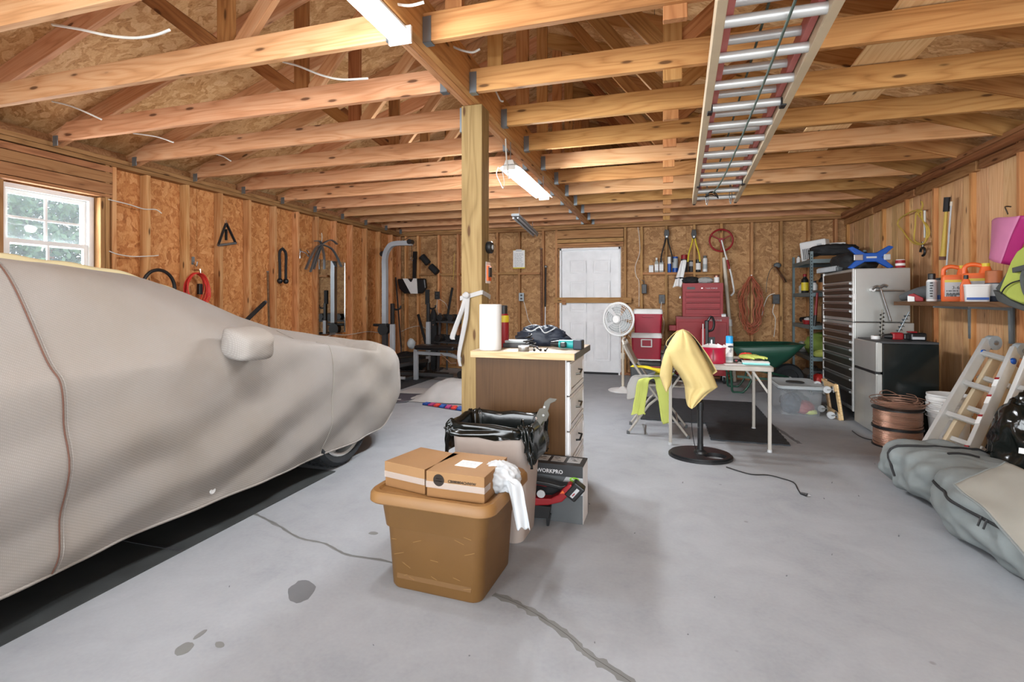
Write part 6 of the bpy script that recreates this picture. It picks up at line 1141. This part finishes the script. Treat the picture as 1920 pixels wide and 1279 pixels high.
# grey bags
def greybag(loc, r, rzz, seed, label, dh=0):
    t = thing('canvas_bag', label, 'bag', loc, rzz)
    def pt(a, c):   # a angle around, c along
        x = (c-.5)*2; e = (max(0, 1-abs(x)**5))**.35; n = .13*NZ.noise(V((cos(a)*1.6, sin(a)*1.6+seed, c*5)))+.05*NZ.noise(V((cos(a)*3, sin(a)*3, c*9+seed)))+.035*(.3-abs(NZ.noise(V((cos(a)*3+c*6, sin(a)*2, c*5+seed*2)))))*2
        kk = (abs(cos(a))**3.2+abs(sin(a))**3.2)**(-1/3.2)*(1+n)*e; return V((r[0]*cos(a)*kk, r[1]*x*(1+.05*n), max(.003, r[2]+r[2]*sin(a)*kk)))
    MB().grid(lambda i, j: pt(2*pi*i, j), 80, 90).build('bag', 'grey_bag', t, smooth=2)
    return t, pt
g1, p1 = greybag((1.66, 3.70, 0), (.27, .32, .15), R(8), 2, 'flat grey canvas bag with black strap near the ladder foot')
MB().tube([p1(a, .62+.05*sin(a*3))+V((0, 0, .003)) for a in [pi*(1.1-k*1.2/24) for k in range(25)]], .009, 6).build('strap', 'black_matte', g1, smooth=True)
MB().tube([p1(pi*.5+.6*(k/20-.5), .3+.0*k)+V((0, 0, .004)) for k in range(21)], .007, 6).build('zip', 'black_matte', g1)
g2, p2 = greybag((1.66, 2.86, 0), (.29, .52, .17), R(4), 5, 'long grey zipped storage bag lying in the right foreground')
MB().tube([p2(pi*.90-.04*sin(k/6), .97-.9*k/50)+V((-.003, 0, .004)) for k in range(51)], .008, 6).build('zip', 'black_matte', g2)
for c in (.42, .45): q = p2(pi*.9, c); MB().tube([q+V((-.01, 0, .005)), q+V((-.03, -.01, -.035))], .005, 6).build('zip_pull', 'black_plastic', g2)
t = thing('canvas_sheet', 'stiff tan-grey flap lying over the long grey bag', 'sheet', (0, 0, 0))
def flap(i, j):
    a = P(1788, 908, z=.42); b = P(1885, 868, z=.50); c = P(1925, 1048, z=.36); d_ = P(1990, 930, z=.50); p = a.lerp(b, i).lerp(c.lerp(d_, i), j); p.z += .03*sin(j*3)*(.6)+.012*NZ.noise(V((i*3, j*3, 2)))-.05*(1-i)*(1-j)*0; return p
MB().grid(flap, 20, 20).build('sheet', 'tan_sheet', t, smooth=2, solid=.005); MB().tube([flap(i/20, 0) for i in range(21)], .005, 6).build('edge_binding', 'grey_bag', t); MB().tube([flap(0, i/20) for i in range(21)], .005, 6).build('edge_binding', 'grey_bag', t)

tag(MB().tube(cr([P(u, v, z=.005) for u, v in ((1598, 808), (1612, 818), (1630, 824), (1648, 824))], 6), .004, 6).build('floor_cable', 'black_plastic', smooth=True), 'thin dark cable lying on the floor before the fridge', 'cable')
# ================================================================ under the joists
t = thing('extension_ladder', 'long red fibreglass extension ladder hung under the joists', 'ladder', (0, 0, 0))
YA, YB2 = .9, 5.75
def lad(y, s):   # y -> point of ladder centre line; s offset from the centre
    f = (y-YA)/(YB2-YA); return V((.385+.14*f+s, y, 2.37-.10*f))
for s in (-.205, .205):
    a = MB().beam(lad(YA, s), lad(YB2, s), .040, .075).build('outer_rail', 'ladder_tan', t, bevel=.003)
    MB().beam(lad(YB2, s), lad(YB2+.05, s), .026, .08).build('rubber_foot', 'black_plastic', t, bevel=.003)
for s in (-.165, .165): MB().beam(lad(YA, s)+V((0, 0, .045)), lad(YB2-.3, s)+V((0, 0, .045)), .030, .07).build('inner_rail', 'fiberglass', t, bevel=.003)
y = 1.0; k = 0
while y < YB2-.05:
    MB().cyl(lad(y, -.195)+V((0, 0, -.012)), lad(y, .195)+V((0, 0, -.012)), .023, n=12).build('rung', 'aluminium', t, smooth=True)
    if y < YB2-.4: MB().cyl(lad(y-.03, -.155)+V((0, 0, .05)), lad(y-.03, .155)+V((0, 0, .05)), .021, n=12).build('rung', 'aluminium', t, smooth=True)
    if k in (7, 13):
        for s in (-.19, .19): MB().box(-.014, .014, -.03, .03, -.045, .0).build('rung_lock', 'black_plastic', t, loc=lad(y, s), bevel=.003)
    y += .305; k += 1
MB().tube(cr([lad(1.2, .05)+V((0, 0, -.04)), lad(3.0, .04)+V((0, 0, -.045)), lad(4.6, .0)+V((0, 0, -.05)), lad(5.2, -.05)+V((0, 0, -.05))], 8), .006, 8).build('pull_rope', M('green_rope', '4a5a50', .7), t, smooth=True)
MB().tube(cr([lad(1.2, .0)+V((0, 0, .08)), lad(3.5, -.02)+V((0, 0, .08)), lad(5.0, -.04)+V((0, 0, .06))], 8), .006, 8).build('pull_rope', 'green_rope', t, smooth=True)
for y in (1.95, 5.5):
    for s in (-.09, .13):
        q = lad(y, s); MB().tube(cr([q+V((.0, 0, .12)), q+V((.012, -.03, -.0)), q+V((.0, -.04, -.11)), q+V((-.012, -.03, -.03)), q+V((0, 0, .12))], 6), .004, 6).build('hanging_wire', 'galv', t, smooth=True)
for y, s in ((5.28, -.05),): MB().tube(cr([lad(y, s)+V((.05*cos(a)*(1+.2*a/6), .09*sin(a*1.3), -.05-.02*cos(a*2))) for a in [k*.8 for k in range(14)]], 4), .005, 6).build('rope_knot', 'black_matte', t, smooth=True)
# plywood strip and boards stored on the chords
t = thing('plywood_sheet', 'pale plywood strip lying across the right joists', 'plywood', (1.03, 2.0, 2.605)); board('sheet', (.17, 0, .006), (.30, 4.2, .006), .32, .012, 'pine_pale', t, up=(0, 0, 1))
t = thing('stored_boards', 'cream boards lying on the joists beyond the girder', 'board', (-.35, 4.9, 2.605)); 
for k in range(3): MB().box(.02*k, .9-.03*k, .02*k, .25, .012*k, .011+.012*k).build('board', 'cream_plastic', t)
t = thing('white_fixture', 'white fixture end lying on the joists at right', 'fixture', (.03, 4.35, 2.603), R(15)); MB().box(-.05, .05, -.12, .12, 0, .05).build('housing', 'white_plastic', t, bevel=.004); MB().box(-.02, .02, -.13, .13, .0, .018).build('tube_holder', 'light_grey', t)
# wires along the roof
def rwire(uvs, label, Y=None, z=None, mat='cable_white', r=.006, grp=None):
    pts = [P(u, v, Y=Y) if Y is not None else P(u, v, z=z) for u, v in uvs]; return tag(MB().tube(cr(pts, 7), r, 6).build('electrical_cable', mat, smooth=True), label, 'cable', grp)
rwire([(98, 46), (150, 55), (200, 66), (250, 71), (290, 66), (318, 56)], 'white cable drooping between the first joists, top left', Y=1.75)
rwire([(98, 190), (130, 198), (160, 210), (190, 224)], 'short white cable beside the second left rafter', Y=2.5); rwire([(530, 116), (560, 124), (600, 140), (640, 149), (690, 147)], 'white cable looping below the long joist, upper middle', Y=2.55)
rwire([(250, 250), (275, 253), (300, 258), (325, 267)], 'short white cable near the third left joist end', Y=3.1); rwire([(400, 288), (418, 293), (433, 302)], 'short white cable near the fourth left joist end', Y=3.75)
rwire([(722, 2), (745, 8), (770, 10), (795, 4)], 'white cable beside the bright lamp at the top', Y=2.0); rwire([(830, 62), (842, 82), (862, 93), (885, 98), (900, 92)], 'white cable looping over the girder side to a connector', Y=2.62); rwire([(921, 158), (930, 172), (938, 188), (944, 190)], 'short white cable loop by the second hanger', Y=3.25)
rwire([(947, 230), (948, 260), (950, 300), (954, 335)], 'white cable dropping to the hanging shop light', Y=3.77)
wallcord([(203, 374), (240, 383), (270, 392), (292, 393), (303, 400)], 'upper white cable stapled across the first left stud bay', X=XL+.095); wallcord([(205, 471), (222, 477), (250, 481), (285, 480), (297, 479)], 'lower white cable stapled across the first left stud bay', X=XL+.095)
wallcord([(608, 633), (625, 627), (650, 628), (690, 622), (715, 625)], 'white cable running low along the left wall studs', X=XL+.095)
# ================================================================ left wall things
def lw(u, v, d=.11): return P(u, v, X=XL+d)
t = thing('triangle_grip', 'black strap handle with grey bar hooked on the left wall', 'gym handle', lw(424, 413)); o = t.location.copy()
A, B_, C_ = lw(424, 430)-o, lw(409, 460)-o, lw(442, 456)-o
MB().tube([(0, 0, .0), A*.5], .008, 6).build('hook', 'chrome', t); 
for q in (B_, C_): MB().beam(A*.3, q, .008, .03, (1, 0, 0)).build('strap', 'black_matte', t)
MB().cyl(B_, C_+V((0, 0, 0)), .014).build('grip_bar', 'galv', t, smooth=True); MB().beam(A, A+V((0, -.0, -.12)), .01, .03, (1, 0, 0)).build('strap', 'black_matte', t)
t = thing('red_extension_lead', 'bright red extension cord coil hung on the left wall', 'cord', lw(370, 512, .12)); o = t.location.copy(); rn = random.Random(2)
for k in range(8): w_ = .10+.012*(k % 4); h_ = .16+.012*(k % 3); ph = k*.5; MB().tube([(.008*(k-4)+.006*sin(3*a+ph), w_*cos(a)*(1+.05*sin(2*a+ph)), -h_+h_*sin(a)) for a in [2*pi*j/30 for j in range(30)]], .0065, 6, closed=True).build('cord_loop', 'red_cord', t, smooth=True)
MB().box(-.01, .03, -.0, .04, -.22, -.11).build('plug', 'black_plastic', t, bevel=.006); MB().tube([(-.04, 0, .03), (.02, 0, .03), (.045, 0, .0), (.04, 0, .04)], .006, 6).build('hook', 'chrome', t)
t = thing('coat_hook', 'chrome double hook on a left wall stud', 'hook', lw(362, 487, .10)); MB().box(-.005, .005, -.015, .015, -.05, .03).build('plate', 'galv', t); MB().tube(cr([(0, 0, -.02), (.04, 0, -.07), (.06, 0, -.02)], 4), .006, 6).build('prong', 'chrome', t)
t = thing('hose_reel', 'black round rim showing above the car cover on left', 'wheel', lw(298, 541, .16)); MB().tube([(0, .16*cos(a), .175*sin(a)) for a in [2*pi*k/36 for k in range(36)]], .016, 8, closed=True).build('rim', 'black_plastic', t, smooth=True); MB().cyl((-.065, 0, 0), (.02, 0, 0), .03).build('hub', 'black_plastic', t); MB().beam((0, 0, -.17), (0, 0, .0), .012, .02).build('spoke', 'black_plastic', t)
t = thing('triceps_rope', 'black rope attachment with ball ends on the left wall', 'gym rope', lw(528, 466, .11)); o = t.location.copy(); MB().tube([(0, 0, .0), (0, .015, .02), (0, .03, .0)], .008, 6).build('ring', 'chrome', t)
for s in (0, 1): 
    MB().tube(cr([(0, .015, 0), (0, .015+(-.05 if s == 0 else .06), -.06), (0, .015+(-.045 if s == 0 else .06), -.25), (0, .015+(-.045 if s == 0 else .06), -.40)], 8), .017, 8).build('rope', 'black_matte', t, smooth=True); MB().blob((0, .015+(-.045 if s == 0 else .06), -.41), .035, 1, .05, 2, 14, 10).build('ball_end', 'black_plastic', t, smooth=2)
t = thing('chrome_grip', 'chrome cable handle on a left wall stud', 'gym handle', lw(562, 475, .10)); MB().box(0, .012, -.012, .012, -.07, .06).build('plate', 'chrome', t, bevel=.003); MB().tube(cr([(.01, 0, .03), (.04, .06, .01), (.04, .12, -.03), (.03, .14, .02), (.03, .1, .05)], 5), .011, 8).build('grip', 'chrome', t, smooth=True)
t = thing('hanging_straps', 'bunch of grey rubber straps hanging above the mirror', 'straps', lw(603, 458, .13)); o = t.location.copy(); MB().tube(cr([(0, 0, .16), (.0, .01, .1), (0, .0, .02)], 4), .006, 6).build('hook', 'cream_plastic', t)
for k, (u, v, b) in enumerate(((573, 505, .10), (582, 510, .08), (588, 505, .05), (590, 452, .02), (635, 487, .05), (640, 500, .08), (608, 505, .0), (632, 458, .06))):
    e = lw(u, v, .15)-o; m_ = e*.5+V((.02, 0, b)); mb = MB(); q = cr([(0, 0, 0), m_, e], 8)
    for a, c in zip(q, q[1:]): mb.beam(a, c, .012, .035, (1, 0, 0))
    mb.build('strap', 'mid_grey' if k % 2 else 'galv', t)
a = P(597, 487, X=XL+.1); b = P(646, 485, X=XL+.1); zlo = P(646, 622, X=XL+.1).z
t = thing('wall_mirror', 'narrow frameless mirror leaning on the left wall', 'mirror', (XL+.1, a.y, zlo)); L = b.y-a.y; H = a.z-zlo
MB().box(0, .006, 0, L, 0, H).build('glass', 'mirror', t); fr(MB(), .0, .012, -.006, L+.006, -.006, H+.006, .008).build('frame', 'chrome', t); MB().box(0, .02, L*.4, L*.6, -.02, .0).build('clip', 'steel', t)
a = P(497, 510, X=XL+.14); t = thing('wood_stake', 'thin brown stick standing against the left wall', 'stick', (XL+.16, a.y+.02, 0)); MB().tube([(0, .05, 0), (0, 0, a.z)], .012, 8).build('stick', 'shelf_wood', t, smooth=True); MB().cyl((0, 0, a.z), (0, 0, a.z+.01), .014, n=8).build('tip', 'mid_grey', t)
a = P(496, 568, X=XL+.22); t = thing('black_pipe', 'black foam-covered bar slanting behind the car hood', 'bar', a); b = P(440, 622, X=XL+.35)-a; MB().tube([(0, 0, 0), b], .024, 12).build('bar', 'black_matte', t, smooth=True); MB().tube([(0, 0, 0), b*-.04], .02, 12).build('end_cap', 'mid_grey', t); MB().tube([b, (b.x, b.y, -a.z)], .02, 8).build('stand', 'black_matte', t)
# ================================================================ home gym
mt = thing('gym_mat', 'black rubber mat under the weight bench', 'mat', (0, 0, 0))
for i in range(2):
    for j in range(2): MB().box(-4.55+.58*i, -3.972+.58*i, 6.08+.83*j, 6.908+.83*j, .001, .011).build('mat_tile', 'floor_mat', mt)
t = thing('weight_bench', 'grey weight bench with uprights and tall pulley tower', 'weight bench', (0, 0, 0)); Z0 = .012
def sqb(a, b, w_, nm, mat, h_=None, par=None, up=(0, 0, 1)): return MB().beam(a, b, w_, h_ or w_, up).build(nm, mat, par or t, bevel=.006)
TX, TYY = -4.14, 7.0
a = P(722, 560, Y=TYY); TX = a.x
sqb((TX, TYY, Z0), (TX, TYY, .85), .075, 'tower_base', 'dark_grey', up=(1, 0, 0)); q = cr([(TX, TYY, .8), (TX, TYY, 1.6), (TX, TYY, 1.86), (TX+.05, TYY, 2.0), (TX+.16, TYY, 2.08), (P(772, 452, Y=TYY).x, TYY, P(772, 456, Y=TYY).z)], 6)
mb = MB(); rings = []
for i, p_ in enumerate(q):
    d_ = (q[min(i+1, len(q)-1)]-q[max(i-1, 0)]).normalized(); n_ = V((d_.z, 0, -d_.x)); w_ = .036; rings.append([p_+n_*w_+V((0, w_, 0)), p_+n_*w_-V((0, w_, 0)), p_-n_*w_-V((0, w_, 0)), p_-n_*w_+V((0, w_, 0))])
mb.loft(rings); tw_ = mb.build('tower', 'gym_steel', t, smooth=True)
MB().cyl(q[-1]+V((-.02, -.05, .02)), q[-1]+V((-.02, .05, .02)), .04).build('pulley', 'black_plastic', tw_); MB().cyl(V((TX-.04, TYY-.03, 1.93)), V((TX-.04, TYY+.03, 1.93)), .04).build('pulley', 'black_plastic', tw_); MB().tube([(TX-.04, TYY, 1.97), q[-1]+V((-.05, 0, .09))], .004, 6).build('cable', 'black_matte', tw_); MB().tube([q[-1]+V((0, 0, -.03)), q[-1]+V((0, 0, -.22))], .004, 6).build('cable', 'black_matte', tw_); MB().tube([q[-1]+V((.02*cos(k), 0, -.24+.03*sin(k))) for k in range(7)], .005, 6).build('carabiner', 'chrome', tw_)
MB().cyl((TX-.2, TYY, .82), (TX+.1, TYY, .82), .022).build('weight_peg', 'black_plastic', t); MB().cyl((TX-.02, TYY-.04, .75), (TX-.02, TYY+.04, .75), .09).build('lower_pulley', 'black_plastic', t, smooth=True)
for u, yy in ((736, 6.55), (803, 7.47)):
    x = P(u, 640, Y=yy).x; sqb((x, yy, .2), (x, yy, .86), .062, 'upright', 'gym_steel', up=(1, 0, 0)); sqb((x, yy, .86), (x, yy, 1.16), .05, 'inner_upright', 'black_plastic', up=(1, 0, 0)); MB().tube(cr([(x, yy, 1.10), (x+.06, yy, 1.07), (x+.12, yy, 1.09), (x+.13, yy, 1.13)], 4), .014, 8).build('bar_hook', 'black_plastic', t, smooth=True)
    MB().loft([[V((x+.09*k*cos(a), yy+.09*k*sin(a), z)) for a in [2*pi*j/12 for j in range(12)]] for k, z in ((1.1, Z0), (1, Z0+.03), (.5, .08), (.36, .22))]).build('upright_foot', 'black_plastic', t, smooth=True)
    if u > 780: MB().box(x-.05, x+.02, yy-.02, yy+.02, 1.14, 1.38).build('safety_catch', 'black_matte', t, bevel=.01)
xa = P(736, 640, Y=6.55).x
sqb((xa, 6.55, .24), (P(803, 640, Y=7.47).x, 7.47, .24), .05, 'cross_beam', 'dark_grey'); sqb((TX, TYY, .08), (-3.0, 7.0, .08), .05, 'floor_beam', 'dark_grey')
xb = P(780, 660, Y=6.9).x; sqb((xb, 6.9, Z0), (xb, 6.9, .47), .06, 'front_support', 'gym_steel', up=(1, 0, 0)); sqb((xb-.12, 6.62, .035), (xb-.02, 7.2, .035), .06, 'front_foot', 'dark_grey', h_=.045); sqb((xb-.14, 6.6, .075), (xb-.03, 6.62, .075), .04, 'foot_block', 'gym_steel')
MB().blob((xb-.08, 6.9, .55), (.06, .07, .08), 3, .15, 2, 18, 12).build('roller_pad', 'pale_grey_plastic', t, smooth=2)
sqb((xb-.02, 6.9, .42), (-3.0, 6.95, .40), .05, 'seat_beam', 'gym_steel'); MB().tube(cr([(-3.05, 6.95, .40), (-2.85, 6.95, .34), (-2.6, 6.95, .2), (-2.5, 6.95, .05)], 5), .03, 8).build('rear_leg', 'gym_steel', t, smooth=True)
for x0, x1, z in ((xb+.02, xb+.66, .47), (xb+.70, xb+1.05, .465)): MB().box(x0, x1, 6.78, 7.08, z, z+.07).build('bench_pad', 'vinyl_black', t, bevel=.03)
MB().tube([(xb+.45, 6.80, .42), (xb+.62, 6.78, .30), (xb+.7, 6.8, .3)], .01, 8).build('adjuster', 'chrome', t, smooth=True); MB().cyl((xb+.75, 6.84, .12), (xb+.75, 6.9, .12), .06).build('roller', 'black_plastic', t)
MB().tube([(-4.3, 6.3, .32), (-3.5, 7.65, .32)], .012, 8).build('barbell', 'dark_steel', t)
# pad and rollers on the back wall
a = P(773, 536, Y=8.2); t = thing('chest_pad', 'black padded board with white V stripe on a black post', 'gym pad', (a.x, 8.22, a.z)); MB().prism([(-.30, .13), (.26, .13), (.28, -.04), (.2, -.14), (-.16, -.14), (-.26, -.05)], 1, -.04, .04).build('pad', 'vinyl_black', t, bevel=.025); MB().prism([(-.18, .131), (-.08, .131), (-.03, .07), (.0, .07), (.03, .131), (.1, .131), (.12, -.141), (-.02, -.141)], 1, -.0435, -.040).build('stripe', 'white_plastic', t); MB().prism([(-.02, .1), (.03, .1), (.06, .62), (-.01, .62)], 1, .02, .06).build('support_bar', 'black_plastic', t)
a = P(797, 496, Y=8.25); t = thing('roller_attachment', 'pair of black foam rollers hung diagonally on the wall', 'foam rollers', (a.x+.07, 8.27, a.z)); MB().cyl((-.14, 0, .15), (-.02, 0, .02), .06).build('foam_roller', 'black_matte', t, smooth=True); MB().cyl((.03, 0, -.03), (.16, 0, -.15), .06).build('foam_roller', 'black_matte', t, smooth=True); MB().cyl((-.02, 0, .02), (.03, 0, -.03), .014).build('axle', 'chrome', t)
# dumbbell rack
a = P(818, 640, Y=7.95); b = P(870, 640, Y=7.95)
t = thing('dumbbell_rack', 'black two-tier dumbbell rack against the back wall', 'rack', (a.x, 7.95, 0)); rw_ = .85
for x in (.02, rw_-.02): MB().beam((x+.06, -.1, 0), (x, .12, .98), .04, .04, (1, 0, 0)).build('rack_upright', 'dark_grey', t, bevel=.004); MB().beam((x, -.2, .02), (x, .2, .02), .04, .04).build('foot', 'dark_grey', t)
for z, y in ((.50, -.02), (.84, .06)):
    for dy in (-.07, .07): MB().beam((0, y+dy, z), (rw_, y+dy, z-.02*(dy < 0)), .02, .03).build('tier_rail', 'dark_grey', t)
k = 0
lab = ['upper row first', 'upper row second', 'upper row third', 'upper row fourth', 'lower row first', 'lower row second', 'lower row third', 'lower row fourth']
for r_, (z, y) in enumerate(((.91, .06), (.57, -.02))):
    for j in range(3):
        t = thing('dumbbell', f'black hex dumbbell, {["left","middle","right"][j]} one on the {["upper","lower"][r_]} rack tier', 'dumbbell', (a.x+.10+.19*j, 7.95+y, z), 0, 'hex dumbbells on the rack')
        for s in (-1, 1): MB().cyl((0, s*.06, 0), (0, s*.15, 0), .068, .06, n=6).build('hex_head', 'black_plastic', t, bevel=.004)
        MB().cyl((0, -.06, 0), (0, .06, 0), .015, n=10).build('grip', 'chrome', t, smooth=True)
# racket bags and bars leaning in the corner
for k, (u0, v0, u1, v1, l, r) in enumerate(((742, 520, 752, 650, 'thin black bar leaning in the back left corner', .012), (784, 590, 800, 650, 'black strap-wrapped bar leaning on back wall', .025), (848, 540, 838, 600, 'dark racket handle leaning near the dumbbells', .022))):
    a = P(u0, v0, Y=8.25); b = P(u1, v1, Y=8.1); t = thing('leaning_bar', l, 'bar', (b.x, 8.1, 0)); d_ = V((a.x-b.x, .15, a.z-b.z)); MB().tube([(0, 0, b.z), d_+V((0, 0, b.z))], r, 8).build('bar', 'black_matte', t, smooth=True); MB().tube([(0, 0, 0.0), (0, 0, b.z)], r*.8, 8).build('lower_bar', 'dark_grey', t, smooth=True)
a = P(812, 620, Y=8.1); t = thing('black_gear_bag', 'black perforated strap bag standing beside the dumbbell rack', 'bag', (a.x, 8.12, 0)); MB().loft([rr(.16, .14, .04, 4, z=0), rr(.2, .16, .05, 4, z=.4), rr(.12, .1, .04, 4, z=.95), rr(.05, .05, .02, 4, z=1.05)]).build('bag', 'black_matte', t, smooth=True)
for x, z in ((-.02, .72), (.03, .78), (.02, .86), (-.03, .64)): MB().cyl((x, -.076, z), (x, -.066, z), .011, n=10).build('eyelet', 'chrome', t)
crumple('dark_duffel', 'dark duffel bag slumped behind the weight bench', 'bag', (-4.24, 7.95, .0), (.34, .2, .17), 81, 'black_matte')
wallcord([(752, 622), (770, 614), (790, 612), (805, 622)], 'white cord looping low on the wall behind bench', Y=8.3); wallcord([(852, 475), (851, 500), (850, 525)], 'yellow-green cord with clip hanging left of the post', mat='yellow_rope')
# drop cloth, rug, colourful cloth near the post
t = thing('drop_cloth', 'white drop cloth heaped over something left of the post', 'drop cloth', (0, 0, 0))
c0 = P(815, 752, z=0); 
def dcl(i, j):
    x = (i-.5)*1.35; y = (j-.5)*.85; h = .22*math.exp(-((x-.18)/.36)**4-((y)/.30)**4); n = .025*NZ.noise(V((x*4, y*4, 1)))+.012*NZ.noise(V((x*11, y*9, 4))); return V((c0.x+x, c0.y+.3+y+.05*NZ.noise(V((x*3, 2, 2))), max(.004, h+n*(.3+h*3)+.006)))
MB().grid(dcl, 60, 44).build('cloth', 'white_cloth', t, smooth=2)
MB().tube([dcl(i/60, 0)+V((0, -.002, .001)) for i in range(61)], .004, 6).build('hem', 'white_cloth', t)
a = P(742, 752, z=0); t = thing('grey_rug', 'small dark ribbed rug by the car nose', 'rug', (0, 0, 0)); q = [P(u, v, z=0).to_2d() for u, v in ((738, 757), (762, 755), (802, 741), (745, 739))]; MB().prism(q, 2, .001, .01).build('rug', M('rug_grey', '4a4650', .9), t); MB().tube([V((p_.x, p_.y, .011)) for p_ in q], .005, 6, closed=True).build('edge_binding', 'mid_grey', t)
t = thing('patterned_cloth', 'flat blue, red and magenta patterned cloth left of the post', 'cloth', (0, 0, 0)); q = [P(u, v, z=0) for u, v in ((792, 760), (868, 772), (872, 766), (800, 757))]; MB().prism([x_.to_2d() for x_ in q], 2, .001, .008).build('cloth', 'navy', t)
for k in range(7): f = k/7; a = q[0].lerp(q[1], f); b = q[0].lerp(q[1], f+.10); c = q[3].lerp(q[2], f+.10); d_ = q[3].lerp(q[2], f); MB().prism([x_.to_2d() for x_ in (a, b, c, d_)], 2, .008, .022).build('colour_patch', ['blue_plastic', 'magenta_vinyl', 'red_cord'][k % 3], t)
